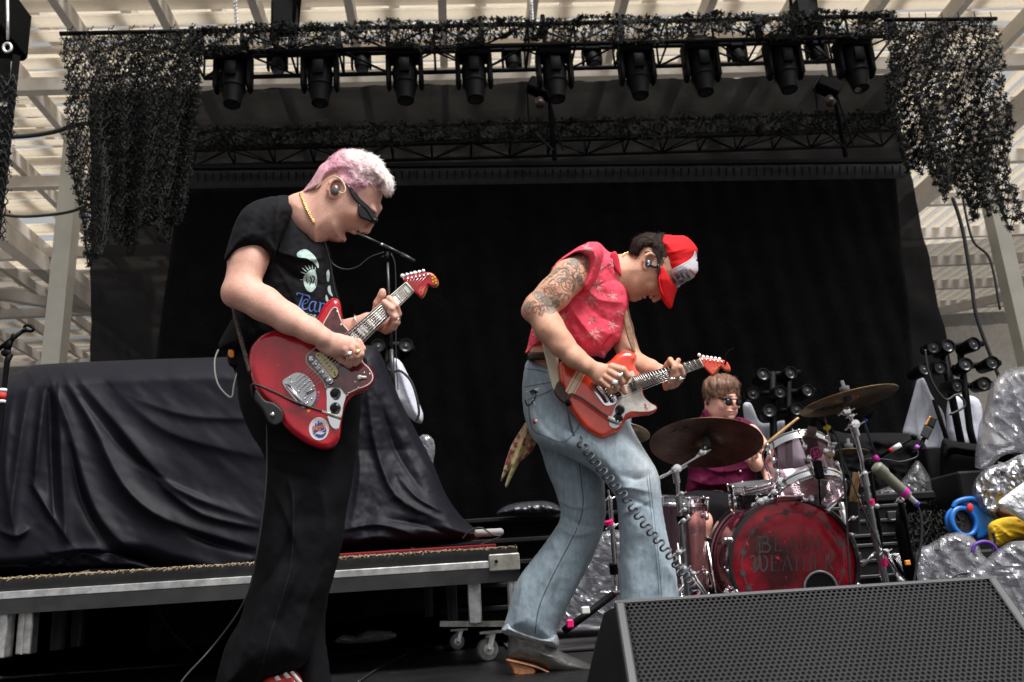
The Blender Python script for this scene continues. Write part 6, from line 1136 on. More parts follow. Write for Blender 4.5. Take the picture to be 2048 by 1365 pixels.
L_ = np.r_[0, np.cumsum(np.linalg.norm(np.diff(path[:, :2], axis=0), axis=1))]; tt = np.linspace(0, L_[-1], nt_*14); px_ = np.stack([np.interp(tt, L_, path[:, k]) for k in range(3)], 1); tg = np.gradient(px_[:, :2], axis=0); tg /= np.linalg.norm(tg, axis=1)[:, None]; ph = 2*math.pi*np.arange(len(tt))/14
rad = 8.2; P_ = [(px_[i, 0]-tg[i, 1]*rad*math.cos(ph[i])+tg[i, 0]*2.5*math.sin(2*ph[i])*.6, px_[i, 1]+tg[i, 0]*rad*math.cos(ph[i])+tg[i, 1]*2.5*math.sin(2*ph[i])*.6, px_[i, 2]+rad*.9*math.sin(ph[i]), 2.1) for i in range(len(tt))]
F2.tube(mb, P_, 7); mb.build('coil', mcb, cbo, smooth=True)
# =================== DRUM KIT AND DRUMMER ===================
def dframe(cx, cy, a, b, ang, d, under=True):
    r = rayv(cx, cy); c = CAM+r*d; r = r/np.linalg.norm(r); e1 = Rv-r*np.dot(Rv, r); e1 /= np.linalg.norm(e1); dn = -Uv+r*np.dot(Uv, r); dn /= np.linalg.norm(dn); t = math.radians(ang)
    m_ = -math.sin(t)*e1+math.cos(t)*dn; q = b/a; n = -r*q+math.sqrt(1-q*q)*(m_ if under else -m_); return c, (-n if under else n), a*d/FPX
mbronze = M('cymbal_bronze', (.33, .22, .11), .36, 1.0, bump=((6, .1, .01), (400, .2, .0004)), var=((9, .35), (40, .2))); mbronzed = M('cymbal_dark', (.13, .075, .045), .4, 1.0, bump=(400, .2, .0004), var=((7, .5), (40, .2)))
def cymbal(name, cx, cy, a, b, ang, d, mat, lab, logo=None):
    c, up, R = dframe(cx, cy, a, b, ang, d); root = thing(name, lab, 'cymbal', c); pr = [(0, R), (.018*R, .8*R), (.045*R, .5*R), (.06*R, .26*R), (.10*R, .22*R), (.145*R, .12*R), (.155*R, .03*R)]
    mb = MB().lathe(c, up, [(t-.0025, r) for t, r in pr]+[(pr[-1][0], .03*R)]+[(t, r) for t, r in pr[::-1]]+[(-.0025, R)], 72); pl = mb.build('plate', mat, root, auto=50)
    if mat: 
        mg = MB()
        for q in np.linspace(.3, .95, 14): h = np.interp(q*R, [r for _, r in pr[::-1]], [t for t, _ in pr[::-1]]); mg.lathe(c, up, [(h-.0032, q*R), (h-.0036, q*R+.0012), (h-.0030, q*R+.0024)], 64)
        mg.build('lathing_grooves', mat, pl, smooth=True)
    MB().lathe(c, up, [(-.03*R, .02), (.0, .022), (.15*R, .012)], 12, True).lathe(c+up*.16*R, up, [(0, .02), (.03, .022), (.035, .008), (.06, .008)], 12, True, True).build('felt_and_nut', M('grey_felt', (.08, .08, .085), .9), root, smooth=True)
    if logo:
        bb = bvh_of(pl); mb = MB()
        for l in logo: ribbon(mb, bb, l, 1.2, .004, 4)
        mb.build('script_mark', blk, pl)
    return root, c, up, R
big = cymbal('cymbal', 1412, 888, 112, 50, -4, 3.85, mbronzed, 'large dark crash cymbal in front of the seated drummer', [[(1340, 866), (1350, 860), (1362, 861), (1372, 855), (1380, 858), (1384, 850)], [(1348, 864), (1352, 856)], [(1366, 860), (1370, 852), (1376, 854)]])
crs = cymbal('cymbal', 1697, 802, 97, 19, -17.5, 3.9, mbronze, 'tilted brown crash cymbal raised high at the right of the drum kit', [[(1628, 824), (1640, 819), (1650, 820), (1658, 815), (1668, 818), (1676, 812), (1688, 814)], [(1640, 824), (1650, 814)], [(1664, 820), (1672, 810)], [(1680, 816), (1686, 806)]])
hh_ = cymbal('cymbal', 1256, 866, 44, 19, 8, 4.3, M('cymbal_tan', (.42, .34, .22), .3, 1.0, var=(20, .2)), 'small tan cymbal half hidden behind the front leg of the blue jeans')
ride = cymbal('cymbal', 1699, 906, 38, 9, -6, 4.6, mbronze, 'small bronze cymbal just right of the clear rack tom')
# stands
def clamp(root, c, r=.02, name='clamp'):
    r = r*.8; mb = MB().lathe(c+np.array([0, r*.9, 0]), (0, -1, 0), [(0, r*.7), (r*.3, r*.95), (r*1.2, r*.95), (r*1.5, r*.7)], 14, True, True).lathe(c+np.array([0, -r*.9, 0]), (0, -1, 0), [(0, r*.8), (.004, r*.85), (.006, r*.4), (.007, 0)], 14).tube([c+[r, 0, 0], c+[r*2.2, -.005, r*.6]], r*.28, 6).tube([c+[-r, 0, -r*.2], c+[-r*1.8, 0, -r*.9]], r*.25, 6); return mb.build(name, chrome, root, auto=50)
def stand(name, lab, pts, d, rads, clamps, tapes=(), foot=True, mat=None):
    root = thing(name, lab, 'stand', P(*pts[-1], d)); mat = mat or chrome
    for i in range(len(pts)-1): MB().tube([P(*pts[i], d), P(*pts[i+1], d)], rads[i], 12).build('tube', mat, root, auto=60)
    for c in clamps: clamp(root, P(c[0], c[1], d), c[2])
    for (a, b, r, mt, nm) in tapes: MB().tube([P(*a, d), P(*b, d)], r, 12).build(nm, mt, root, auto=60)
    if foot:
        b = P(*pts[-1], d); b2 = P(*pts[-2], d); top = b+(b2-b)/np.linalg.norm(b2-b)*.16; z0 = 0.012
        for a in (.3, 2.3, 4.4):
            e = np.array([b[0]+.26*math.cos(a), b[1]+.26*math.sin(a), z0]); lg = MB()
            for s_ in (-.012, .012): o_ = np.array([-math.sin(a), math.cos(a), 0])*s_; lg.tube([top+o_, e+o_], .005, 6)
            lo = lg.build('leg', chrome, root, smooth=True); MB().ball(e, (.018, .018, .014)).build('rubber_foot', rub, lo, smooth=True)
    return root
mpink = M('pink_tape', (.75, .01, .16), .5); mora_t = M('orange_tape', (.85, .25, .02), .5); mpur = M('purple_tape', (.35, .08, .45), .5)
P_l = lambda p: p
big_st = stand('cymbal_stand', 'chrome boom stand carrying the large dark crash cymbal', [(1411, 893), (1404, 908), (1352, 939)], 3.85, [.006, .007], [(1404, 905, .022), (1352, 939, .028)], foot=False)
for a, b, r in (((1352, 939), (1290, 972), .008), ((1353, 945), (1357, 990), .009), ((1357, 990), (1364, 1070), .0125), ((1364, 1070), (1376, 1190), .0155)): MB().tube([P(*a, 3.85), P(*b, 3.85)], r, 12).build('tube', chromed if r > .01 else chrome, big_st, auto=60)
for a, b, r in (((1351, 945), (1354, 966), .016), ((1357, 990), (1359, 1008), .016), ((1361, 1032), (1363, 1046), .019)): MB().tube([P(*a, 3.85), P(*b, 3.85)], r, 12).build('collar', blk if r > .018 else chrome, big_st, auto=60)
for c in ((1362, 988, .014), (1368, 1020, .014), (1366, 1042, .015), (1357, 1105, .018), (1366, 1138, .02), (1386, 1148, .016)): clamp(big_st, P(c[0], c[1], 3.83), c[2])
def legs(root, pairs, d, r=.006):
    for a, b in pairs:
        A_ = P(*a, d); B_ = P(*b, d-.02 if b[1] > 1180 else d); MB().tube([A_, B_], r, 7).tube([A_+[.02, .01, .004], B_+[.012, .01, 0]], r, 7).build('leg', chrome, root, smooth=True)
legs(big_st, [((1372, 1140), (1420, 1205)), ((1368, 1140), (1350, 1150)), ((1376, 1160), (1330, 1215))], 3.85)
cst = stand('cymbal_stand', 'tall chrome stand with pink tape carrying the tilted crash cymbal', [(1695, 815), (1705, 845), (1724, 922)], 3.9, [.008, .0095], [(1690, 823, .024), (1707, 850, .028), (1701, 832, .016)], foot=False)
for a, b, r in (((1724, 922), (1729, 955), .010), ((1729, 955), (1748, 1062), .014), ((1748, 1062), (1774, 1178), .0165)): MB().tube([P(*a, 3.9), P(*b, 3.9)], r, 12).build('tube', chromed, cst, auto=60)
for a, b, r in (((1708, 856), (1713, 872), .017), ((1725, 942), (1731, 972), .02)): MB().tube([P(*a, 3.9), P(*b, 3.9)], r, 12).build('collar', chrome, cst, auto=60)
for a, b, r in (((1740, 1000), (1742, 1008), .0175), ((1763, 1117), (1767, 1132), .0195)): MB().tube([P(*a, 3.9), P(*b, 3.9)], r, 14).build('tape_band', mpink, cst, auto=60)
for c in ((1752, 1013, .014), (1728, 948, .016), (1770, 1104, .018), (1788, 1112, .016)): clamp(cst, P(c[0], c[1], 3.88), c[2])
legs(cst, [((1768, 1106), (1798, 1160)), ((1788, 1110), (1822, 1165)), ((1752, 1104), (1722, 1132))], 3.9); 
for x, y in ((1802, 1160), (1823, 1167)): MB().tube([P(x-5, y-3, 3.9), P(x+6, y+3, 3.9)], .012, 8).build('leg_tip', mwh, cst, smooth=True)
hst = stand('hi_hat_stand', 'chrome stand with black collars between the legs of the blue jeans', [(1216, 980), (1220, 1000), (1226, 1076), (1234, 1190)], 3.95, [.005, .011, .0125], [(1219, 998, .016), (1224, 1052, .02)], foot=False)
MB().tube([P(1217, 1042, 3.93), P(1219, 1050, 3.93)], .02, 10).build('tape_band', mpink, hst, auto=60); MB().tube([P(1226, 1128, 3.95), P(1229, 1148, 3.95)], .02, 12).build('collar', blk, hst, auto=60)
legs(hst, [((1232, 1186), (1140, 1250)), ((1234, 1188), (1200, 1186)), ((1180, 1215), (1212, 1232))], 3.9, .008)
mb = MB().tube([P(1228, 1188, 3.85), P(1170, 1232, 3.8), P(1128, 1262, 3.75)], .016, 8); mb.build('base_rail', blk, hst, smooth=True); MB().box(P(1171, 1221, 3.76), (.035, .02, .03), bev=.004).build('white_tag', mwh, hst); MB().box(P(1140, 1248, 3.74), (.03, .02, .035), bev=.008).build('tape_band', mpink, hst)
# bass drum
mhead = M('red_drum_head', (.26, .003, .014), .2, spec=.4, coat=.35, var=((3.2, .8), (9, .5)), bump=(5, .25, .02), speck=(38, (.9, .03, .10), .67))  # bright red specks put hot spots of inner reflection into the head colour
macr = glassy('red_acrylic', (.62, .16, .26), .04, .05, body=.28, bodycol=(.30, .02, .07), fm=.4); mclear = glassy('clear_acrylic', (.90, .83, .85), .03, .04, body=.05, bodycol=(.40, .22, .27), fm=.32); mheadc = glassy('clear_drum_skin', (.84, .78, .80), .04, .12, body=.14, bodycol=(.22, .17, .18), fm=.3)
C1 = P(1587, 1126, 4.0); C2 = P(1532, 1120, 4.42); axb = C1-C2; Lb = np.linalg.norm(axb); axb /= Lb; Rb = 128*4.0/FPX
bass = thing('bass_drum', 'red bass drum with grey lettering and barbed wire ring on its front head', 'drum', C1-np.array([0, 0, Rb]))
MB().lathe(C2, axb, [(0.03, Rb*.955), (Lb-.03, Rb*.955)], 64).build('shell', macr, bass, smooth=True)
hd_ = MB().lathe(C1, axb, [(.0, Rb*.965), (.004, Rb*.9), (.006, Rb*.5), (.006, 0.0001)], 64).build('front_head', mhead, bass, smooth=True)
MB().lathe(C2, axb, [(0, Rb*.95), (0, .001)], 48).build('batter_head', mheadc, bass, smooth=True)
mhoop = M('black_hoop', (.012, .010, .011), .25, coat=.6)
MB().lathe(C1, axb, [(-.035, Rb*.97), (-.035, Rb*1.03), (.012, Rb*1.035), (.016, Rb*1.02), (.016, Rb*.97), (.004, Rb*.965)], 72).build('front_hoop', mhoop, bass, auto=40)
mpkh = M('pink_metal_trim', (.55, .30, .34), .25, .8)
MB().lathe(C1, axb, [(-.045, Rb*.975), (-.045, Rb*1.005), (-.036, Rb*1.005)], 72).lathe(C2, axb, [(.045, Rb*.97), (.045, Rb*1.0), (.036, Rb*1.0)], 72).build('hoop_trim', mpkh, bass, auto=40)
MB().lathe(C2, axb, [(.035, Rb*.97), (.035, Rb*1.03), (-.012, Rb*1.035), (-.016, Rb*.97)], 72).build('rear_hoop', mhoop, bass, auto=40)
ua = np.cross(axb, [0, 0, 1]); ua /= np.linalg.norm(ua); wa = np.cross(axb, ua)
for k in range(8):
    t = math.radians(22+45*k); e = ua*math.cos(t)+wa*math.sin(t)
    MB().beam(C1+e*Rb*.99+axb*.012, C1+e*Rb*1.09-axb*.004, .024, .02, up=axb, bev=.005).ball(C1+e*Rb*1.06+axb*.004, .011).build('claw_hook', chrome, bass, auto=40)
    MB().tube([C1+e*Rb*1.06, C1+e*Rb*1.04-axb*.12], .004, 6).ball(C1+e*Rb*.985-axb*.14, (.018, .018, .018)).ball(C1+e*Rb*.975-axb*.11, .012).build('tension_lug', chrome, bass, smooth=True)
    MB().beam(C2+e*Rb*.99-axb*.012, C2+e*Rb*1.09+axb*.004, .024, .02, up=axb, bev=.005).build('rear_claw', mhoop if k % 2 else chromed, bass, auto=40)
for s_ in (-1, 1): a = C1+ua*s_*Rb*1.0-axb*.1-wa*0+np.array([0, 0, -.12]); MB().tube([a, a+ua*s_*.12+axb*.05+[0, 0, -.28]], .011, 8).ball(a, .024).build('spur', chrome, bass, smooth=True)
bh = bvh_of(hd_); po = onsurf(bh, 1641, 1177, .004)+axb*.003; MB().lathe(po, axb, [(.0, .079), (.005, .077), (.006, .070), (.0, .067)], 40).build('port_ring', M('port_trim', (.35, .33, .33), .3, .6), bass, smooth=True); MB().lathe(po, axb, [(-.001, .0705), (-.0008, .0001)], 32).build('port_hole', M('dark_hole', (.002, .002, .002), .9), bass)
bh = bvh_of(hd_); mgrey = M('grey_head_print', (.085, .08, .085), .7)
GL = {'B': ([(.1, .02), (.22, .0), (.2, .5), (.2, 1.02)], [(0, .12), (.12, .02), (.3, .04), (.62, -.04), (.8, .12), (.72, .38), (.35, .46)], [(.35, .46), (.8, .5), (.98, .75), (.75, 1.05), (.4, 1.02), (.1, 1.15)], [(.38, .1), (.42, .5), (.38, .95)], [(-.15, .22), (-.02, .3), (.08, .6), (-.08, .85), (.1, 1.02)]),
      'W': ([(-.15, .12), (0, .0), (.14, .12), (.12, .6), (.2, .95), (.05, 1.1)], [(.2, .95), (.34, .86), (.42, .5), (.36, .06)], [(.36, .06), (.46, .0), (.5, .5), (.54, .9), (.7, 1.05)], [(.7, 1.05), (.9, .7), (.88, .2), (.7, -.02)], [(-.05, .4), (.05, .6), (.0, .9), (-.12, .8)], [(.22, .2), (.24, .8)]),
      'E': ([(.18, 0), (.18, 1)], [(0, 0), (.75, 0), (.75, .16)], [(.18, .48), (.6, .48)], [(.6, .38), (.6, .58)], [(0, 1), (.8, 1), (.82, .82)]), 'A': ([(.12, 1), (.45, 0)], [(.45, 0), (.85, 1)], [(.25, .66), (.68, .66)], [(0, 1), (.26, 1)], [(.7, 1), (1, 1)], [(.35, 0), (.5, 0)]),
      'C': ([(.85, .2), (.6, 0), (.25, .1), (.08, .5), (.25, .9), (.6, 1), (.88, .8)], [(.86, .02), (.86, .25)]), 'H': ([(.15, 0), (.15, 1)], [(.8, 0), (.8, 1)], [(.15, .48), (.8, .48)], [(0, 0), (.3, 0)], [(0, 1), (.3, 1)], [(.65, 0), (.95, 0)], [(.65, 1), (.95, 1)]), 'T': ([(.45, 0), (.45, 1)], [(.02, .16), (.02, 0), (.88, 0), (.88, .16)], [(.3, 1), (.6, 1)]),
      'R': ([(.18, 0), (.18, 1)], [(0, 0), (.55, .0), (.78, .22), (.6, .48), (.18, .52)], [(.45, .52), (.9, 1.05)], [(0, 1), (.36, 1)])}
WT = {'B': (3.6, 4, 4.6, 1.6, 2), 'W': (4, 4.2, 4.2, 4.4, 2, 1.6), 'E': (3.8, 1.2, 1.2, 1.2, 1.4), 'A': (1.6, 4, 1.3, 1.1, 1.1, 1.1), 'C': (2.8, 1.3), 'H': (3.8, 3.8, 1.3, 1.1, 1.1, 1.1, 1.1), 'T': (3.8, 1.3, 1.1), 'R': (3.8, 2.6, 3.6, 1.1)}
def word(txt, boxes, y0, y1, slope, parent, bv, mat, off=.0015):
    for ch, (xa, xb) in zip(txt, boxes):
        mb = MB()
        for k, (st, w) in enumerate(zip(GL[ch], WT[ch])): ribbon(mb, bv, [(xa+(xb-xa)*p[0], y0+slope*(xa-1508)+(y1-y0)*p[1]) for p in st], w*.8, off+.00025*k, 4 if len(st) > 2 and ch in 'BWCR' else 1)
        mb.build('letter', mat, parent)
word('BEACH', [(1514, 1541), (1547, 1568), (1571, 1599), (1599, 1618), (1619, 1642)], 1074, 1103, -.02, hd_, bh, mgrey)
word('WEATHER', [(1505, 1537), (1540, 1560), (1562, 1588), (1583, 1605), (1604, 1625), (1627, 1645), (1648, 1668)], 1112, 1142, -.02, hd_, bh, mgrey)
mb = MB(); an = np.linspace(-2.0, 1.45, 60); 
ring_ = lambda t, r=102: (1586+r*math.sin(t), 1125-r*math.cos(t)*.99)
ribbon(mb, bh, [ring_(t, 102+1.2*math.sin(t*60)) for t in np.linspace(-2.5, 2.2, 80)], 2.0, .0014, 1)
mb.build('barbed_wire', mgrey, hd_)
for t in (-2.1, -1.78, -1.38, -.92, -.53, -.14, .33, .75, 1.2, 1.75):
    x, y = ring_(t); mb = MB(); 
    for q, l in ((0.2, 7), (1.0, 9), (1.8, 6), (2.6, 8), (3.4, 7), (4.2, 9), (5.1, 6), (5.8, 8)): ribbon(mb, bh, [(x, y), (x+l*math.sin(t+q), y-l*math.cos(t+q))], [4.2, .5], .0016+.0001*q, 2)
    mb.build('barb', mgrey, hd_)
# drums with clear shells
def drum(name, lab, c, up, R, H, n_l=6, hoopw=.03, shell=mclear, skin=mheadc, hoopm=chrome, badge=None):
    root = thing(name, lab, 'drum', c); up = up/np.linalg.norm(up)
    MB().lathe(c, up, [(0, R*.96), (H, R*.96)], 56).lathe(c, up, [(0.002, R*.94), (H-.002, R*.94)], 56).build('shell', shell, root, smooth=True)
    for t, s_ in ((0, 1), (H, -1)):
        MB().lathe(c+up*t, up*s_, [(.022, R*.985), (.024, R*1.03), (.014, R*1.03), (.01, R*1.0), (-.012, R*1.0), (-.016, R*1.035), (-.019, R*1.03), (-.019, R*.985), (.022, R*.985)], 64).build('hoop', hoopm, root, auto=35)
        MB().lathe(c+up*t, up*s_, [(-.004, R*.97), (-.006, R*.9), (-.006, .0001)], 48).build('drum_skin', skin, root, smooth=True)
    u = np.cross(up, [0, 1, .1]); u /= np.linalg.norm(u); w = np.cross(up, u)
    for k in range(n_l):
        t = 2*math.pi*(k+.35)/n_l; e = u*math.cos(t)+w*math.sin(t)
        for q, s_ in ((0, 1), (H, -1)):
            b = c+up*q; lg = MB().tube([b+e*R*1.03-up*s_*.012, b+e*R*1.03+up*s_*.075], .0035, 6).ball(b+e*R*1.0+up*s_*.075, (.012, .012, .016)).ball(b+e*R*1.04-up*s_*.014, .0075); lg.build('tension_lug', chrome, root, smooth=True)
    return root, up
c, up, R = dframe(1621, 984, 68, 37, -20, 4.02); top_ = P(1597, 912, 4.12); upv = top_-c
upv = up*.75*np.linalg.norm(upv)+upv*.25; Ht = .215
tom, tup = drum('rack_tom', 'clear pink-tinted rack tom tilted above the bass drum with pink emblem', c, up*.8+(top_-c)/np.linalg.norm(top_-c)*.2, R, Ht)
bt_ = bvh_of([o for o in tom.children if o.name.startswith('shell')][0]); mb = MB(); mpk = M('pink_emblem', (.75, .04, .25), .5)
hx = [(1632+13*math.cos(a), 909+15*math.sin(a)) for a in np.radians([-75, -15, 45, 105, 165, 225, 285])]
ribbon(mb, bt_, hx, 1.5, .003, 1); 
for l in ([(1626, 900), (1630, 912), (1626, 918)], [(1628, 906), (1638, 903)], [(1634, 899), (1638, 915)], [(1629, 915), (1641, 911)], [(1640, 903), (1641, 918)], [(1624, 909), (1634, 909)]): ribbon(mb, bt_, l, 1.3, .0034, 2)
mb.build('emblem', mpk, tom)
def badge(root, pts, d):
    mb = MB(); Q = [P(x, y, d) for x, y in pts]; nrm = np.cross(Q[1]-Q[0], Q[3]-Q[0]); mb.add(Q, [(0, 1, 2, 3)]); o = mb.build('hoop_badge', mwh, root); mb = MB()
    for k in range(6):
        t = (k+.5)/6; a = Q[0]+(Q[1]-Q[0])*t; b = Q[3]+(Q[2]-Q[3])*t; m_ = a+(b-a)*.25-Fv*.001; n_ = a+(b-a)*.75-Fv*.001; e = (Q[1]-Q[0])/6*.28; mb.add([m_-e, m_+e, n_+e, n_-e], [(0, 1, 2, 3)])
    mb.build('badge_marks', blk, o)
badge(tom, [(1599, 957), (1624, 949), (1626, 955), (1601, 964)], 3.845)
fup = np.array([.06, .05, 1.0]); fc = P(1338, 1176, 4.3); ft = P(1338, 1000, 4.36); fup = (ft-fc); fH = np.linalg.norm(fup)
drum('floor_tom', 'tall clear floor tom with chrome hoops between the jeans and the bass drum', fc, fup, 76*4.33/FPX, fH, 8)
for dx in (-.17, .02, .19): MB().tube([fc+[dx, -.2+abs(dx)*.6, .2], fc+[dx*1.1, -.22+abs(dx)*.6, -fc[2]+.02]], .007, 8).build('leg', chrome, bpy.data.objects['floor_tom'], smooth=True)
sc_ = P(1530, 1022, 4.42); sup = P(1524, 978, 4.44)-sc_
drum('snare_drum', 'black snare drum with chrome hoop behind the bass drum', sc_, sup+np.array([0, -.01, 0]), .165, .12, 8, shell=M('black_shell', (.01, .01, .011), .2, coat=.5), skin=M('dark_skin', (.06, .06, .065), .4))
# mounting arm for the tom and snare hardware
ma = thing('tom_mount', 'chrome tom holder with black clamp standing on the bass drum', 'drum hardware', P(1548, 1000, 4.1))
MB().tube([P(1545, 1010, 4.15), P(1556, 968, 4.12)], .013, 10).tube([P(1556, 970, 4.12), P(1590, 948, 4.0), P(1618, 938, 3.92)], .009, 8).build('tube', chrome, ma, smooth=True)
for c_ in ((1560, 965, .028), (1548, 985, .02), (1530, 1000, .02), (1520, 1004, .022), (1610, 1000, .014)): clamp(ma, P(c_[0], c_[1], 4.0), c_[2])
MB().tube([P(1490, 982, 4.28), P(1552, 966, 4.2)], .008, 8).tube([P(1490, 988, 4.28), P(1552, 973, 4.2)], .006, 8).build('rail', chrome, ma, smooth=True); MB().box(P(1637, 940, 3.84), (.035, .03, .08), bev=.006).tube([P(1637, 945, 3.84), P(1641, 1010, 3.88)], .004, 6).build('mic_clamp', blk, ma, auto=40)
for a, b in (((1690, 990), (1652, 1022)), ((1660, 1010), (1656, 1024))): MB().beam(P(*a, 4.0), P(*b, 3.95), .02, .012, bev=.003).build('bracket', chrome, ma)
MB().tube([P(1682, 1005, 4.3), P(1700, 1090, 4.3)], .014, 8).tube([P(1684, 1020, 4.3), P(1702, 1110, 4.3)], .016, 8).build('stand_tube', chromed, ma, smooth=True)
# sticks in a tube
sb = thing('stick_holder', 'black tube holding two wooden drumsticks on the right cymbal stand', 'stick holder', P(1706, 1030, 3.95)); MB().tube([P(1705, 1003, 3.95), P(1709, 1064, 3.95)], .026, 16).build('tube', M('satin_black', (.02, .02, .022), .3), sb, auto=40)
mstick = M('hickory', (.55, .33, .15), .45, var=(60, .15)); 
for a, b in (((1710, 945), (1702, 1003)), ((1717, 946), (1709, 1003))): MB().tube([P(*a, 3.94), P(*b, 3.94)], [.009, .0095], 10).build('drumstick', mstick, sb, smooth=True)
MB().tube([P(1715, 1000, 3.97), P(1719, 1014, 3.97)], .014, 8).build('leather_strap', M('tan_leather', (.3, .12, .05), .6), sb, smooth=True); clamp(sb, P(1705, 1037, 3.92), .014)
# ---- the drummer ----
F3 = Fig(4.95, (1450, 900)); SK = np.array((.70, .37, .29))
man3 = thing('person', 'seated drummer with short brown hair, sunglasses and maroon shirt behind the cymbal', 'person', PZ(1440, 1250, 0.0))
s = SDF(); s.ell((1441, 789, 4), (33, 35, 36), 6).ell((1448, 808, -6), (28, 28, 27), 8).ell((1458, 824, -16), (17, 13, 16), 7).ell((1437, 818, 2), (22, 18, 26), 8)
s.chain([(1466, 796, -27, 5), (1470, 806, -31, 4.6), (1473, 813, -34, 5)], 4).ell((1469, 816, -31), (5, 4, 5), 3).ell((1476, 814, -28), (4, 3.6, 4), 3)
s.ell((1462, 822.5, -31), (9, 2, 4), 2, ang=2).ell((1462, 827, -30), (7, 2.4, 4), 2).ell((1462, 825, -35), (9, .8, 3), 1, neg=True).ell((1462, 835, -24), (8, 6, 8), 4)
s.ell((1450, 812, -26), (9, 8, 7), 7).ell((1460, 791, -26), (12, 3.5, 7), 4)
s.ell((1416, 808, -4), (6, 12, 5), 3, ang=6).chain([(1420, 798, -8, 2.2), (1413, 798, -8, 2.4), (1411, 806, -8, 2.4), (1414, 816, -7, 2.2), (1418, 820, -6, 2.4)], 1.5)
s.chain([(1434, 826, 2, 24), (1436, 850, 8, 26), (1440, 870, 8, 30)], 10); V_h, F_h = F3.net(s, 1.25, smooth=1)
def ch3(V):
    C_ = np.tile(SK, (len(V), 1)); C_ = mixc(C_, .4*blob(V, (1414, 808, -8), (9, 14, 12)), (.6, .22, .17)); C_ = mixc(C_, .35*blob(V, (1473, 813, -32), (8, 8, 8)), (.6, .22, .17)); C_ = mixc(C_, .3*blob(V, (1448, 815, -30), (14, 12, 14)), (.6, .24, .18)); C_ = mixc(C_, .6*blob(V, (1462, 824.5, -33), (9, 3, 8)), (.38, .13, .11)); return C_
s = SDF(); s.chain([(1500, 868, -10, 20), (1530, 905, -30, 17), (1512, 930, -70, 13), (1500, 920, -100, 9)], 6).ell((1504, 914, -104), (13, 10, 8), 4, ang=-30)
s.chain([(1508, 908, -108, 5), (1518, 900, -112, 4.5), (1523, 906, -108, 4)], 2).chain([(1504, 912, -110, 5), (1512, 906, -116, 4.4), (1514, 914, -112, 4)], 2).chain([(1498, 916, -110, 5), (1506, 912, -116, 4.2), (1507, 919, -112, 3.8)], 2).chain([(1492, 920, -108, 4.6), (1498, 918, -114, 4), (1499, 924, -110, 3.6)], 2)
s.chain([(1526, 905, -10, 18), (1534, 940, -30, 12), (1540, 972, -60, 9)], 5).ell((1543, 982, -64), (9, 11, 8), 4).chain([(1546, 984, -70, 4), (1552, 990, -74, 3.6), (1549, 996, -70, 3.4)], 2).chain([(1542, 988, -72, 4), (1546, 996, -76, 3.6), (1542, 1000, -70, 3.4)], 2).chain([(1537, 986, -70, 4), (1539, 996, -74, 3.6)], 2).chain([(1548, 978, -68, 3.8), (1554, 982, -72, 3.4)], 2)
V_a, F_a = F3.net(s, 1.3, smooth=1)
s = SDF(); s.chain([(1438, 880, 10, 40), (1440, 980, 10, 42)], 10).chain([(1425, 1010, -20, 26), (1400, 1050, -110, 22), (1400, 1190, -110, 14), (1405, 1225, -120, 10)], 8).chain([(1465, 1010, -20, 26), (1490, 1060, -100, 22), (1500, 1190, -100, 14), (1502, 1225, -110, 10)], 8); V_t, F_t = F3.net(s, 4)
body3 = joinbody(F3, 'body', [(V_h, F_h, ch3), (V_a, F_a, None), (V_t, F_t, None)], mskin, man3)
mmar = M('maroon_shirt', (.085, .002, .026), .8, spec=.2, bump=((60, .3, .004), (500, .3, .0006)), var=(14, .15))
s = SDF(); s.pil([(1404, 828), (1392, 848), (1380, 876), (1374, 910), (1376, 950), (1371, 994), (1400, 992), (1440, 1000), (1480, 1006), (1502, 1000), (1517, 976), (1513, 952), (1520, 932), (1534, 926), (1545, 912), (1542, 896), (1530, 876), (1512, 852), (1490, 838), (1474, 836), (1466, 848), (1452, 852), (1436, 846), (1424, 832), (1413, 820)], 52, 46, 6, k=6); s.ell((1441, 832, -14), (27, 22, 34), 2, neg=True)
V_, Fg = F3.net(s, 1.9, smooth=1, disp=folds([([(1380, 960), (1420, 970), (1480, 965)], 4, 5), ([(1390, 975), (1440, 985), (1500, 975)], -4, 5), ([(1495, 850), (1500, 890), (1510, 930)], -4, 6), ([(1440, 860), (1450, 920), (1452, 990)], 2, 3), ([(1400, 930), (1440, 945), (1500, 935)], 3, 6), ([(1520, 880), (1525, 905), (1520, 930)], 3, 5)], 4, 24, 5)); sh3 = link('shirt', F3.netmesh(V_, Fg, 'shirt'), mmar, man3); bs3 = bvh_of(sh3)
for y in (852, 880, 912, 943, 968): 
    q = onsurf(bs3, 1466+(y-852)*.16, y, .004)
    if q is not None: MB().ball(q, .006).build('button', mwh, sh3, smooth=True)
mb = MB(); F3.pillow(mb, [(1404, 826), (1413, 818), (1422, 832), (1436, 848), (1430, 856), (1414, 844)], 4, 4, 1.6, -26, sm=3); F3.pillow(mb, [(1474, 834), (1482, 840), (1474, 852), (1460, 856), (1464, 846)], 4, 4, 1.6, -34, sm=3); mb.build('collar', mmar, sh3, smooth=True)
s = SDF(); s.pil([(1372, 985), (1500, 990), (1520, 1010), (1530, 1080), (1524, 1230), (1474, 1230), (1452, 1110), (1436, 1230), (1382, 1230), (1376, 1100), (1370, 1040)], 66, 34, -36, k=6); V_, Fg = F3.net(s, 4, smooth=1); link('trousers', F3.netmesh(V_, Fg, 'trousers'), mtrouser, man3)
mh3 = M('brown_hair', (.10, .055, .035), .5, spec=.4, attr='tint', bump=((150, .6, .002),)); HZ = 4
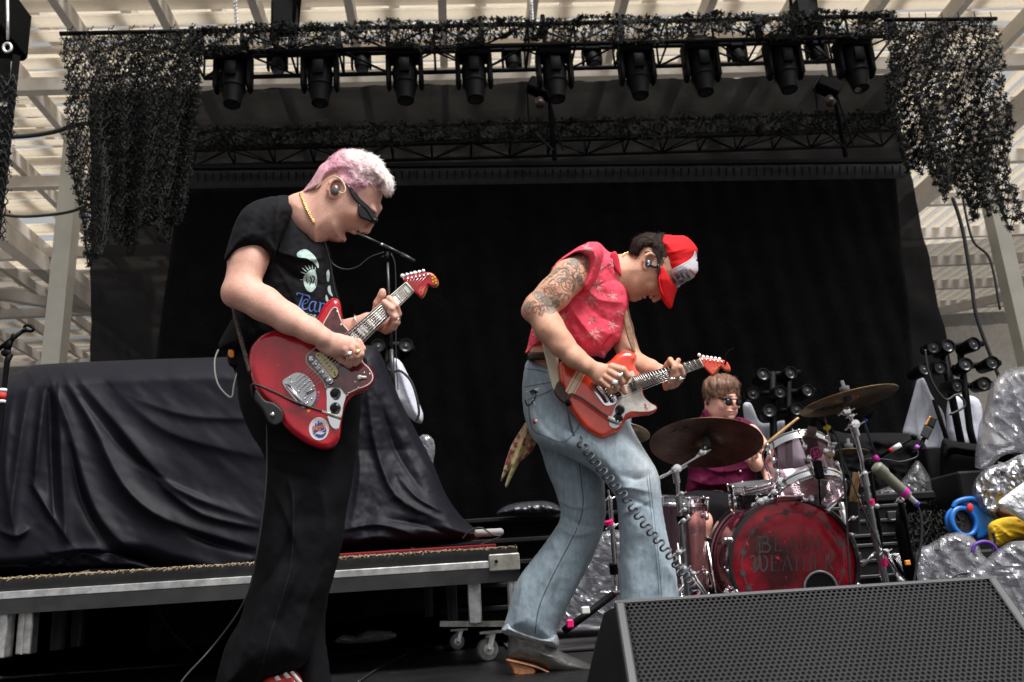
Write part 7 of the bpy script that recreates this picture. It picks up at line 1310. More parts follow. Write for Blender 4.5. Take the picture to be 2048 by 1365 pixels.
s = SDF(); s.ell((1441, 783, HZ), (36.5, 34, 40), 6).ell((1444, 770, HZ-8), (33, 19, 34), 8); s.ell((1450, 815, -16), (44, 27, 44), 3, neg=True, ang=-2).ell((1470, 800, -30), (14, 14, 20), 3, neg=True); s.ell((1418, 815, -10), (20, 16, 20), 3, neg=True)
V_, Fg = F3.net(s, 1.5, smooth=1); N_ = vnormals(V_, Fg); V_ = V_+N_*(3*vnoise(V_[:, 0]*1.6+200, V_[:, 1]*.7+V_[:, 2]+200, 7, 3, 2)+.4)[:, None]
c3h = lambda V: np.array((.19, .095, .06))*(1+.7*vnoise(V[:, 0]*2+V[:, 2], V[:, 1]*.6+99, 6, 4, 2))[:, None]*(1-.25*np.clip((V[:, 1]-780)/20, 0, 1))[:, None]
hr3 = link('hair', F3.netmesh(V_, Fg, 'hair', c3h), mh3, man3)
curls(F3, V_, vnormals(V_, Fg), 2600, 9, .8, c3h, .5, lambda p: np.array([.45, .9, -.3]), mh3, hr3, 'strands', lambda V, N: (V[:, 1] < 796), lift=.25)
curls(F3, V_, vnormals(V_, Fg), 420, 11, 1.1, c3h, .5, lambda p: np.array([.35, 1.0, 0]), mh3, hr3, 'fringe', lambda V, N: (V[:, 1] > 783) & (V[:, 1] < 800) & (V[:, 2] < 0), seed=8, lift=.2)
mb = MB(); F3.pillow(mb, [(1420, 792), (1436, 794), (1452, 797), (1452, 802), (1436, 798), (1421, 796)], 2, 2, 1, lambda X, Y: -22-(X-1420)*.5, sm=3); sgd = mb.build('sunglasses', mgl, man3, smooth=True)
for (x, y, z, w) in ((1458, 805, -42, 8), (1477, 805, -38, 5.6)): mb = MB(); F3.ell(mb, x, y, z, (w, 7.6, 3)); mb.build('lens', mlens, sgd, smooth=True)
mb = MB(); F3.tube(mb, [(1450, 798, -38, 1.5), (1458, 797, -43, 1.6), (1468, 799, -44, 1.5), (1481, 799, -38, 1.4)], 6, 4); mb.build('brow_bar', mgl, sgd, smooth=True); mb = MB(); F3.ell(mb, 1417, 807, -13, (4.5, 5, 4)); mb.build('ear_monitor', mknob, man3, smooth=True)
stick = thing('drumstick', 'wooden drumstick raised in the hand of the drummer', 'drumstick', F3.W(1523, 893, -112)); mb = MB(); F3.tube(mb, [(1500, 916, -108, 3), (1560, 866, -120, 3.1), (1592, 840, -126, 2.4), (1597, 836, -127, 2)], 10); mb.build('shaft', mstick, stick, smooth=True)
st_ = thing('drum_stool', 'black round drum stool under the seated drummer', 'stool', F3.W(1440, 1230, 20)); c = F3.W(1440, 1040, 25); MB().lathe(c, (0, 0, 1), [(-.1, .14), (-.02, .17), (0, .15)], 24, True, True).build('seat', blkplastic, st_, auto=40); MB().tube([c, c*[1, 1, 0]+[0, 0, .02]], .02, 8).build('post', chromed, st_, smooth=True)
# ---- microphones around the kit ----
def mic(name, lab, a, b, d, r, mats, bands=()):
    A_, B_ = P(*a, d), P(*b, d); root = thing(name, lab, 'microphone', B_); ax = B_-A_; L_ = np.linalg.norm(ax); ax /= L_; return root, A_, ax, L_
r_, A_, ax_, L_ = mic('microphone', 'short brown-grey microphone above the clear rack tom', (1621, 872), (1630, 836), 3.95, .02, None); MB().lathe(A_, ax_, [(-.001, .001), (0, .016), (.012, .021), (.035, .021), (.042, .018)], 18, True).build('grille', M('brown_grille', (.14, .09, .09), .5, .5, bump=(500, .5, .001)), r_, auto=50); MB().lathe(A_, ax_, [(.042, .018), (.048, .017), (L_, .015), (L_+.001, 0)], 18).build('handle', blk, r_, auto=50)
MB().tube([P(1628, 838, 3.96), P(1640, 842, 4.0), P(1658, 858, 4.0), P(1668, 866, 4.0)], .009, 8).build('arm', blk, r_, smooth=True); MB().tube([P(1650, 853, 3.99), P(1658, 858, 3.99)], .014, 10).build('yellow_tape', M('yellow_tape', (.75, .55, .03), .5), r_, smooth=True)
tr_ = thing('rod_stand', 'thin steel rod standing above the right side of the rack tom', 'stand', P(1662, 893, 4.0)); MB().tube([P(1649, 832, 4.0), P(1661, 893, 4.0)], [.004, .005], 8).ball(P(1662, 893, 4.0), .018).build('rod', chrome, tr_, smooth=True); clamp(tr_, P(1652, 903, 3.98), .02); clamp(tr_, P(1668, 888, 3.98), .012); MB().tube([P(1654, 912, 3.97), P(1664, 906, 3.97)], .018, 12).build('wooden_bead', M('pale_wood', (.45, .33, .2), .5), tr_, smooth=True)
cable('cable', [(1664, 862), (1676, 880), (1684, 930), (1692, 1000), (1696, 1100), (1700, 1170)], 3.75, 2.0, rub, 'thin black cable hanging from the microphone past the rack tom')
cable('cable', [(1680, 905), (1696, 945), (1712, 985), (1722, 1010), (1760, 1090), (1800, 1150), (1835, 1178)], 3.7, 1.6, rub, 'thin black cable slanting behind the crash cymbal stand')
mshot = M('grey_mic_body', (.19, .185, .145), .5, .1, bump=(90, .2, .002)); r_, A_, ax_, L_ = mic('microphone', 'long grey-beige microphone with pink band pointing at the drums', (1750, 932), (1816, 992), 3.55, .02, None)
MB().lathe(A_, ax_, [(-.004, .001), (0, .018), (.008, .026), (.045, .027), (.06, .021), (L_*.8, .02), (L_*.82, .0215), (L_, .0195), (L_+.004, .012)], 24).build('housing', mshot, r_, auto=30)
for k in range(12):
    q = .066+k*.0085; MB().lathe(A_, ax_, [(q, .0205), (q, .0222), (q+.0038, .0222), (q+.0038, .0205)], 20).build('grille_ring', mshot, r_, auto=30)
for k in range(3): q = .012+k*.012; MB().lathe(A_, ax_, [(q, .0262), (q+.001, .0278), (q+.002, .0262)], 20).build('grille_wire', M('dull_metal', (.12, .12, .10), .5, .5), r_, smooth=True)
MB().lathe(A_, ax_, [(L_*.82, .0225), (L_*.93, .0225)], 24, True, True).build('pink_band', M('magenta_tape', (.6, .02, .35), .5), r_, auto=50); MB().lathe(A_, ax_, [(L_, .012), (L_+.05, .011)], 14, True, True).build('connector', chrome, r_, auto=50); MB().lathe(A_, ax_, [(L_+.04, .0125), (L_+.052, .0125)], 14, True, True).build('blue_ring', M('blue_ring', (.08, .07, .35), .4), r_, auto=50)
cable('cable', [(1822, 999), (1836, 1015), (1843, 1045), (1842, 1085), (1834, 1130), (1828, 1165)], 3.5, 2.6, rub, 'black cable leaving the grey-beige microphone towards the floor')
ms = thing('microphone_stand', 'black folded microphone stand with orange tape behind the long grey microphone', 'stand', P(1835, 1200, 3.7)); MB().tube([P(1801, 1002, 3.62), P(1806, 1030, 3.64), P(1832, 1180, 3.75)], .013, 10).tube([P(1803, 1020, 3.66), P(1800, 1060, 3.66), P(1822, 1170, 3.75)], .02, 10).build('pole', blk, ms, smooth=True); MB().box(P(1815, 1126, 3.62), (.022, .012, .02), bev=.003).build('orange_tape', mora_t, ms); clamp(ms, P(1800, 1000, 3.6), .017)
fm = Fig(3.9, (1850, 860)); r_ = thing('microphone', 'flat black and orange studio microphone in front of the white cloth', 'microphone', fm.W(1850, 870, 0))
mb = MB(); fm.pillow(mb, [(1840, 871), (1849, 850), (1867, 858), (1856, 881)], 7, 2.5, 1.2, 0, sm=0); mb.build('housing', M('dark_grey_mic', (.03, .03, .03), .5), r_, auto=40)
mb = MB(); fm.pillow(mb, [(1850, 849), (1860, 832), (1875, 837), (1868, 858)], 7, 2.5, 1.2, 0, sm=0); mb.build('grille', M('black_grille', (.012, .012, .012), .5, .3), r_, auto=40); mb = MB(); fm.pillow(mb, [(1849, 850), (1859, 832), (1863, 833), (1854, 852)], 8, 1.5, 1, 0, sm=0); mb.build('orange_side', M('orange_foam', (.75, .30, .06), .7), r_, auto=40)
mb = MB(); fm.tube(mb, [(1848, 877, 0, 4), (1841, 895, 0, 4), (1836, 902, 0, 4)], 10); mb.build('swivel', blk, r_, smooth=True); mb = MB(); fm.tube(mb, [(1832, 899, 0, 4.5), (1836, 892, 0, 4.5)], 10); mb.build('purple_ring', mpur, r_, smooth=True)
bs_ = thing('boom_arm', 'black microphone boom arm with white, red and magenta tape at right of the kit', 'stand', P(1753, 918, 3.9)); MB().tube([P(1753, 918, 3.9), P(1826, 876, 3.9)], .007, 8).build('arm', blk, bs_, smooth=True); MB().tube([P(1785, 899, 3.89), P(1801, 890, 3.89)], .011, 8).build('white_tape', mwh, bs_, smooth=True); MB().tube([P(1779, 903, 3.89), P(1785, 899, 3.89)], .010, 8).build('red_tape', mcapr, bs_, smooth=True); MB().tube([P(1748, 920, 3.89), P(1756, 915, 3.89)], .015, 10).build('magenta_tape', M('magenta_tape', ()), bs_, smooth=True); [MB().ball(q_, r_2).build('joint', blk, bs_, smooth=True) for q_, r_2 in ((P(1828, 875, 3.9), .014), (P(1738, 930, 3.9), .022))]
MB().tube([P(1753, 918, 3.9), P(1730, 850, 3.95), P(1729, 842, 3.95)], .006, 8).build('second_arm', M('dark_blue_grey', (.03, .035, .06), .4), bs_, smooth=True); MB().tube([P(1728, 846, 3.94), P(1732, 838, 3.94)], .009, 8).build('blue_tape', M('blue_tape', (.02, .08, .4), .5), bs_, smooth=True); MB().tube([P(1732, 838, 3.95), P(1752, 826, 3.97)], .01, 8).build('small_mic', blk, bs_, smooth=True)
MB().tube([P(1738, 930, 3.9), P(1760, 1060, 3.95), P(1768, 1190, 4.0)], .009, 8).build('pole', blk, bs_, smooth=True)
cable('cable', [(1836, 902), (1832, 915), (1800, 924), (1775, 920), (1740, 918), (1722, 926), (1718, 945), (1724, 990), (1736, 1060)], 3.85, 1.6, rub, 'thin black cable looping from the flat studio microphone')
# low black platform below the kit
mb = MB(); a = P(1300, 1182, 4.2); z1 = .014
mb.box((1.55, 4.9, z1/2+.002), (2.7, 2.2, z1-.004), bev=.01); o = mb.build('drum_platform', M('platform_carpet', (.02, .018, .02), .95, bump=(200, .6, .003))); tag(o, 'low black carpeted platform under the drum kit', 'platform')
# =================== RISER, COVERS, CLUTTER, FRONT MONITOR ===================
RY = 3.4; RZ = float(PY(1000, 1098, RY)[2]); RX = float(PY(1037, 1110, RY)[0])
riser = thing('stage_riser', 'rolling aluminium stage riser with frayed carpet edge on castors behind the pink-haired man', 'riser', (RX-1.5, RY+1, 0))
X0 = -3.6
MB().box(((X0+RX)/2, RY+1.0, RZ-.025), (RX-X0-.004, 1.98, .05)).build('deck', M('black_ply', (.018, .017, .018), .6, var=(8, .3)), riser)
MB().box(((X0+RX)/2, RY+.012, RZ-.055), (RX-X0-.12, .03, .028), bev=.003).build('front_rail', steel, riser)
MB().box(((X0+RX)/2, RY+.02, RZ-.095), (RX-X0, .05, .05)).build('lower_rail', M('shaded_aluminium', (.035, .034, .036), .6, .4, var=(9, .3)), riser)
MB().box((RX-.055, RY+.01, RZ-.05), (.115, .05, .062), bev=.004).build('corner_block', M('dull_aluminium', (.38, .36, .32), .55, .6, var=((30, .3), (6, .2)), speck=(50, (.1, .1, .09), .66)), riser); MB().ball((RX-.085, RY-.016, RZ-.045), .006).build('screw', blk, riser)
def pole(root, px, y0, y1, Y, w, round_=False, mat=None):
    a = PY(px, y0, Y); b = PY(px, y1, Y); b = np.array([a[0], a[1], b[2]]); mb = MB()
    if round_: mb.tube([a, b], w/2, 14)
    else: mb.beam(a, b, w, w, up=(0, 1, 0), bev=.004).beam(a+[0, -w*.52, 0], b+[0, -w*.52, 0], .004, w*.35, up=(0, 1, 0))
    return mb.build('leg', mat or steel, root, auto=40)
for px, y0, y1, Y, w, rd in ((1022, 1130, 1262, RY+.04, .042, True), (946, 1140, 1248, RY+.12, .05, False), (901, 1140, 1242, RY+.5, .045, False), (855, 1148, 1235, RY+.9, .04, False), (10, 1206, 1316, RY+.05, .06, False), (60, 1208, 1308, RY+.1, .055, False), (122, 1208, 1300, RY+.35, .055, True), (160, 1208, 1294, RY+.4, .04, False)): pole(riser, px, y0, y1, Y, w, rd, None if Y < RY+.3 else M('shaded_aluminium', ()))  # legs deeper under the deck use darker metal, shade put into the colour
MB().beam(PY(880, 1248, RY+.14), PY(1040, 1248, RY+.14), .05, .02).build('foot_rail', M('dull_aluminium', ()), riser)
mtyre = M('grey_rubber_wheel', (.17, .165, .16), .6, var=(40, .15))
for (px, py, r, Y) in ((976, 1302, .043, RY+.02), (914, 1282, .038, RY+.45), (874, 1262, .034, RY+.9), (121, 1330, .036, RY+.05+.5)):
    c = PZ(px, py+r*480, 0.0); c = np.array([c[0], c[1], r]); ax = np.array([.42, -1, 0])/1.085; o_ = c-ax*.014
    cw_ = MB().lathe(o_, ax, [(0, r*.7), (.002, r*.93), (.006, r), (.022, r), (.026, r*.93), (.028, r*.7)], 30, True, True).build('castor_wheel', mtyre, riser, auto=40)
    MB().lathe(o_-ax*.003, ax, [(0, r*.3), (.002, r*.5), (.032, r*.5), (.034, r*.2), (.0345, .0005)], 18).build('hub', steel, cw_, auto=40)
    for s_ in (-1, 1): e = c+ax*s_*.019; MB().beam(e, e+[.018, .012, r*1.4], r*.55, .004, up=ax, bev=.001).build('castor_fork', steel, cw_)
    MB().ball(c+ax*.022, .006).build('axle_nut', steel, cw_, smooth=True); MB().box(c+[.016, .012, r*1.45], (.085, .075, .008)).lathe(c+[.016, .012, r*1.15], (0, 0, 1), [(0, .02), (r*.3, .02)], 12).build('castor_plate', steel, cw_)
mfray = M('frayed_carpet', (.30, .235, .14), .95, bump=(300, .8, .002), var=(60, .35)); mb = MB(); r = np.random.default_rng(2)
for x in np.arange(X0, RX-.005, .0035):
    y = RY-.004+r.normal(0, .002); z = RZ+.006+r.normal(0, .0015); L_ = .003+.006*r.random(); d = np.array([r.normal(0, .004), -.004-.004*r.random(), -L_*r.random()]); a = np.array([x, y+.006, z]); b = a+[0, -.008, 0]+d*.4; mb.tube([a, b, b+d], [.0022, .0018, .0008], 4)
tag(mb.build('carpet_fringe', mfray, riser), kind='stuff'); MB().box(((X0+RX)/2, RY+.97, RZ+.003), (RX-X0-.01, 1.9, .006)).build('carpet', M('dark_carpet', (.02, .012, .014), .95, bump=(200, .5, .002)), riser)
o = MB().box((PY(830, 1100, RY+.1)[0], RY+.13, RZ+.014), (.62, .2, .014), np.array(Matrix.Rotation(-.02, 3, 'Z')), bev=.004).build('rug', M('red_rug', (.16, .006, .012), .95, bump=(300, .6, .002))); tag(o, 'dark red rug edge lying on the riser under the right black cover', 'rug')
# covers
mtarp = M('navy_black_tarp', (.0052, .0050, .0090), .55, spec=.16, bump=((30, .25, .004), (260, .15, .001)), var=(3, .2))
FT = Fig(3.72, (300, 950)); c4t = lambda l: cc(l, 0, 620, 1.832)
fs_ = [([(190, 275), (250, 420), (330, 690), (420, 830), (560, 930)], 15, 15), ([(250, 275), (340, 420), (450, 640), (610, 770), (940, 870)], 17, 17), ([(300, 270), (430, 420), (640, 650), (950, 770)], 13, 18), ([(600, 650), (740, 750), (950, 800)], 10, 10), ([(620, 780), (760, 850), (940, 900)], -8, 10), ([(430, 300), (620, 450), (960, 540)], 7, 20), ([(160, 300), (140, 480), (125, 660)], 12, 9), ([(212, 300), (225, 560), (240, 860)], 13, 11), ([(100, 300), (70, 500), (30, 800)], 12, 12), ([(180, 300), (185, 500), (200, 800)], -10, 9), ([(40, 350), (20, 600), (60, 850)], 10, 12), ([(190, 890), (350, 878), (520, 935), (700, 990), (930, 1005)], 8, 7), ([(260, 500), (300, 700), (400, 880)], -10, 12), ([(380, 900), (420, 930), (520, 960)], 7, 6), ([(700, 930), (780, 960), (860, 1010)], 7, 8), ([(300, 320), (500, 560), (800, 700)], -7, 12), ([(500, 330), (700, 390), (950, 400)], 5, 12), ([(120, 640), (180, 740), (260, 860)], 10, 8), ([(0, 810), (60, 830), (110, 800)], 8, 8)]
fs_ = [(c4t(p), a, w) for p, a, w in fs_]
mb = MB(); FT.pillow(mb, [(-160, 790), (-60, 765), (0, 751), (40, 742), (58, 733), (100, 728), (250, 721), (400, 716), (500, 714), (600, 716), (640, 760), (650, 1000), (600, 1120), (540, 1150), (495, 1170), (480, 1182), (440, 1176), (385, 1160), (330, 1148), (275, 1128), (215, 1132), (150, 1146), (100, 1152), (30, 1158), (-60, 1164), (-160, 1170)], 120, 46, 3, lambda X, Y: 40-42*np.clip((Y-740)/400, 0, 1), disp=folds(fs_, 4, 50, 3, (40, 2.2)), back=.5, prof=.62); o = mb.build('black_cover', mtarp, smooth=True); tag(o, 'large black tarpaulin draped over equipment at the left, behind the pink-haired man', 'cover'); bta = bvh_of(o)
for (x, y) in ((93, 1131), (241, 1124), (375, 1152), (498, 1192)):
    q = onsurf(bta, x, y, .003)
    if q is not None: MB().lathe(q, -Fv, [(0, .010), (.002, .009), (.002, .005), (0, .0045)], 16).build('eyelet', M('eyelet', (.12, .12, .12), .3, .9), o, smooth=True)
mb = MB(); FT.pillow(mb, [(20, 1112), (100, 1104), (190, 1096), (225, 1100), (300, 1128), (360, 1150), (340, 1156), (270, 1140), (190, 1138), (100, 1140), (20, 1142), (-40, 1140), (-40, 1116)], 34, 12, 2.5, -76, disp=folds([(c4t([(0, 900), (90, 880), (200, 910)]), 6, 6), (c4t([(60, 920), (150, 950), (220, 920)]), -5, 5), (c4t([(250, 880), (330, 900), (420, 940)]), 5, 6)], 8, 22, 8)); mb.build('gathered_hem', mtarp, o, smooth=True)
FT2 = Fig(3.78, (800, 900)); 
mb = MB(); FT2.pillow(mb, [(640, 700), (690, 692), (726, 690), (752, 697), (768, 722), (800, 800), (832, 862), (866, 928), (892, 990), (925, 1036), (962, 1070), (938, 1084), (880, 1092), (800, 1097), (700, 1106), (640, 1112), (600, 1000), (600, 800)], 100, 40, 2.6, lambda X, Y: 20-60*np.clip((Y-900)/180, 0, 1), disp=folds([([(752, 705), (800, 830), (880, 980), (930, 1050)], 9, 12), ([(735, 780), (748, 880), (790, 990), (880, 1040)], 11, 12), ([(700, 800), (720, 940), (700, 1060)], 9, 14), ([(760, 800), (790, 900), (850, 990)], -8, 10), ([(690, 1060), (760, 1050), (840, 1075)], 9, 8), ([(780, 1040), (840, 1050), (900, 1070)], -7, 6), ([(700, 1085), (760, 1075), (830, 1090)], 8, 6), ([(800, 960), (840, 1000), (900, 1030)], 7, 7)], 5, 34, 6), back=.5); o = mb.build('black_cover', mtarp, smooth=True); tag(o, 'black tarpaulin slope behind the knees of the pink-haired man, ending at the riser edge', 'cover')
mb = MB(); mb.lathe(PY(950, 1067, 3.5), PY(1012, 1064, 3.55)-PY(950, 1067, 3.5), [(0, .006), (.004, .014), (.11, .015), (.118, .010), (.12, .001)], 16, True); o = mb.build('rolled_cloth', M('grey_roll', (.33, .32, .31), .9, bump=(260, .9, .004))); tag(o, 'small grey rolled mat lying at the right corner of the riser', 'roll'); o.data.polygons.foreach_set('use_smooth', [True]*len(o.data.polygons))
cable('cable', [(925, 1078), (940, 1062), (962, 1056), (985, 1070), (1000, 1074), (960, 1090)], 3.45, 1.5, rub, 'thin black cable end lying at the riser corner')
# beam on the floor and things under the riser
a = PZ(10, 1352, 0.0); b = PZ(872, 1290, 0.0); mb = MB().beam(a+[0, 0, .035], b+[0, 0, .035], .09, .065, bev=.006); o = mb.build('timber_beam', M('grey_timber', (.075, .066, .06), .75, var=((3, .3), (30, .3)), bump=(40, .4, .003))); tag(o, 'long grey timber beam lying on the stage floor under the riser', 'beam')
camo_net('camouflage_net', lambda u, v: (300+u*560, 1176-52*u+v*(125-35*u)), 4.5, 8, 'dark camouflage net skirt hanging below the riser behind the trousers', lambda u, v: .35, .05, layers=2, leafpx=7, seed=15)
mb = MB(); a = PY(-60, 1200, 4.9); b = PY(1010, 1120, 4.9); mb.box(((a[0]+b[0])/2, 4.95, .21), (b[0]-a[0], .02, .4)); tag(mb.build('black_skirt', mdrape), 'black cloth skirt closing the space under the riser', 'skirt')
mplas = glassy('clear_plastic', (.84, .84, .86), .02, .15, body=.08, bodycol=(.7, .7, .74), fm=.22); mplas2 = glassy('milky_plastic', (.84, .84, .87), .03, .16, body=.11, bodycol=(.8, .8, .87), fm=.24); mfoil = M('silver_foil', (.42, .42, .44), .3, .9, bump=((30, .6, .02),))
def crumple(amp, sc, seed, ang=None):
    def rdg(U, V, q, sd, o): return (.5-2*np.abs(vnoise(U+900, V+900, q, sd, o)))
    def f(X, Y):
        wx = X+6*vnoise(X+50, Y+80, sc*2, seed+5, 2); wy = Y+6*vnoise(X+350, Y+180, sc*2, seed+6, 2); d = amp*.45*rdg(wx, wy, sc, seed, 1)+amp*.3*rdg(wx*.8+wy*.7, wy*.8-wx*.6, sc*.45, seed+1, 1)
        a = math.radians(ang if ang is not None else 50)
        for k, (da, q, st, w) in enumerate(((0, .55, .16, .8), (.5, .4, .2, .5), (-.6, .3, .22, .35))): U = -wx*math.sin(a+da)+wy*math.cos(a+da); W_ = wx*math.cos(a+da)+wy*math.sin(a+da); d = d+amp*w*rdg(U, W_*st, sc*q, seed+2+k, 1)
        return d
    return f
def bag(name, lab, cat, poly, Y, T, mat, amp=8, sc=18, seed=1, ang=None, step=2.4, R=22, ref=None, zc=0, sm=4):
    facet = mat.name in ('clear_plastic', 'milky_plastic', 'silver_foil', 'white_foil'); step = max(step, 4.2) if facet else step; sm = 2 if facet else sm
    f = Fig(Y, ref or poly[0][:2]); mb = MB(); f.pillow(mb, poly, T, R, step, zc, disp=crumple(amp, sc, seed, ang), sm=sm, back=.7); o = mb.build(name, mat, smooth=not facet)
    return tag(o, lab, cat)
bag('plastic_sheet', 'crumpled clear plastic lying on the floor beyond the black trousers', 'plastic', [(668, 1284), (690, 1268), (712, 1274), (735, 1260), (765, 1262), (788, 1264), (792, 1276), (760, 1284), (700, 1288)], 4.2, 14, mplas2, 6, 12, 3)
bag('plastic_sheet', 'clear plastic sheet standing crumpled behind the legs of the blue jeans', 'plastic', [(1178, 1085), (1200, 1066), (1236, 1060), (1262, 1080), (1270, 1180), (1250, 1250), (1215, 1262), (1150, 1258), (1112, 1262), (1120, 1200), (1150, 1140)], 4.15, 22, mplas2, 12, 22, 4, 70, 2.4)
bag('plastic_sheet', 'torn strip of clear plastic hanging right of the upper black cover', 'plastic', [(838, 874), (856, 870), (868, 882), (870, 905), (866, 930), (874, 962), (864, 972), (846, 940), (840, 905)], 4.3, 10, mplas2, 5, 14, 5, 80)
o = MB(); 
st5 = thing('stage_steps', 'black slatted stage steps behind the blue jeans and the riser', 'steps', PY(1060, 1200, 5.1))
for k, (y, dy) in enumerate(((1040, 0), (1082, -.12), (1125, -.24), (1168, -.36), (1212, -.48))):
    a = PY(880, y+10, 5.2+dy); b = PY(1290, y-14, 5.2+dy); MB().box(((a[0]+b[0])/2, 5.2+dy, (a[2]+b[2])/2), (b[0]-a[0], .28, .022), bev=.003).build('tread', M('black_tread', (.009, .0085, .0095), .6, spec=.2, var=(6, .3)), st5)
    MB().box(((a[0]+b[0])/2, 5.3+dy, (a[2]+b[2])/2-.05), (b[0]-a[0]-.01, .02, .075)).build('riser_board', M('black_board', (.008, .008, .009), .8), st5)
bag('dark_bag', 'dark shiny bag lying on top of the black steps behind the jeans', 'bag', [(995, 1030), (1012, 1012), (1050, 1004), (1095, 1003), (1120, 1014), (1122, 1028), (1060, 1034)], 5.0, 30, M('dark_vinyl', (.02, .021, .028), .3, spec=.6), 9, 22, 7)
# ---- light towers in front of the backdrop ----
mln = M('lamp_glass', (.016, .016, .018), .22, spec=.5)
def tower(name, lab, lamps, Y, r, poles, seed=0):
    root = thing(name, lab, 'light stand', PY(lamps[0][0], 1150, Y)); f = Fig(Y, lamps[0])
    for i, (x, y) in enumerate(lamps):
        c = PY(x, y, Y); R = r*Y/FPX*1.02; d = np.array([.15*math.sin(i*2.1), -1, .12*math.cos(i*1.3)]); d /= np.linalg.norm(d)
        cn = MB().lathe(c, d, [(-.2, R*.6), (-.17, R*1.0), (-.04, R*1.2), (0, R*1.22), (.004, R*1.2), (.004, R)], 20, True).build('lamp_can', blkplastic, root, auto=40)
        MB().lathe(c, d, [(-.012, R*1.0), (-.012, R*.8), (-.014, R*.78), (-.011, R*.5), (-.008, R*.3), (-.008, .0005)], 20).build('lens', mln, cn, smooth=True); MB().lathe(c, d, [(-.008, R*.16), (-.004, R*.12), (-.0035, .0004)], 10).build('bulb_glint', M('bulb_glint_grey', (.28, .28, .30), .4, .3), cn, smooth=True)  # pale button at the bulb is a glint put in as colour
        MB().beam(c+[-R*1.3, .08, 0], c+[R*1.3, .08, 0], .02, .03).build('yoke', blk, cn)
    for (p, w) in poles: mb = MB(); mb.tube([PY(x, y, Y+.16) for x, y in p], w, 8); mb.build('pole', blk, root, smooth=True)
    return root
tower('lamp_tower', 'stand of seven round black lamps behind and right of the drummer', [(1527, 749), (1582, 746), (1507, 787), (1561, 784), (1616, 781), (1539, 822), (1594, 819)], 6.6, 11.5, [([(1545, 745), (1552, 1150)], .03), ([(1575, 745), (1582, 1150)], .03), ([(1495, 790), (1630, 782)], .025), ([(1515, 752), (1600, 746)], .025), ([(1525, 824), (1608, 820)], .025)])
tower('lamp_tower', 'stand of nine round black lamps at right in front of the concrete wall', [(1897, 692), (1949, 688), (1868, 694), (1881, 735), (1850, 738), (1932, 729), (1986, 726), (1916, 772), (1969, 768)], 6.6, 12.5, [([(1886, 700), (1905, 800), (1925, 900)], .03), ([(1920, 700), (1940, 860), (1950, 900)], .028), ([(1850, 742), (2000, 726)], .025), ([(1860, 696), (1965, 688)], .025), ([(1890, 776), (1985, 768)], .025), ([(1868, 800), (1900, 900)], .018)])
tower('lamp_tower', 'stand of round black lamps between the two guitarists, behind the microphone stand', [(756, 692), (812, 691), (785, 731), (770, 655)], 6.2, 12.5, [([(770, 690), (785, 1000)], .03), ([(800, 690), (815, 1000)], .025), ([(745, 694), (825, 690)], .03)])
cable('cable', [(1850, 700), (1856, 740), (1870, 775), (1892, 800), (1915, 790), (1930, 812), (1900, 830)], 6.4, 2.4, rub, 'black cable loops hanging under the right lamp stand')
cable('cable', [(785, 746), (800, 742), (820, 760), (832, 790), (838, 825), (832, 842)], 5.8, 2.6, rub, 'black cable loop hanging in front of the white cloth at centre left')
mcloth = M('white_cloth', (.50, .51, .58), .85, bump=((20, .5, .01), (80, .3, .003)))
def wcloth(poly, lab, folds_, Y=6.9, seed=2): f = Fig(Y, poly[0]); mb = MB(); f.pillow(mb, poly, 20, 18, 2.4, 0, disp=folds(folds_, 4, 26, seed, (80, 2.4)), sm=3); tag(mb.build('white_cloth', mcloth, smooth=True), lab, 'cloth')
wcloth([(1836, 756), (1848, 758), (1860, 785), (1872, 805), (1888, 830), (1892, 875), (1880, 909), (1882, 946), (1874, 953), (1864, 938), (1850, 917), (1840, 902), (1828, 884), (1806, 870), (1809, 850), (1817, 822), (1826, 790)], 'white cloth hanging below the right lamp stand behind the studio microphone', [([(1845, 770), (1835, 820), (1838, 880)], 6, 7), ([(1850, 775), (1862, 830), (1858, 920)], -6, 6), ([(1855, 780), (1878, 840), (1874, 930)], 5, 6)])
wcloth([(1895, 800), (1925, 790), (1958, 800), (1965, 840), (1955, 890), (1900, 890)], 'pale cloth behind the poles of the right lamp stand', [([(1915, 800), (1915, 880)], 5, 7), ([(1940, 800), (1945, 880)], -5, 7)], 7.2)
wcloth([(1486, 810), (1500, 806), (1508, 820), (1520, 845), (1545, 846), (1570, 842), (1588, 862), (1600, 885), (1606, 930), (1500, 930), (1490, 850)], 'white cloth hanging below the middle lamp stand behind the drummer', [([(1500, 820), (1510, 900)], 5, 7), ([(1560, 850), (1590, 920)], 6, 7), ([(1530, 850), (1540, 920)], -5, 6)])
wcloth([(786, 722), (800, 722), (812, 742), (826, 772), (836, 802), (846, 828), (844, 846), (834, 846), (820, 836), (800, 812), (788, 790)], 'white cloth hanging between the two guitarists beside the microphone stand', [([(800, 735), (815, 790), (838, 840)], 5, 6), ([(795, 750), (802, 800)], -4, 5)], 6.0)
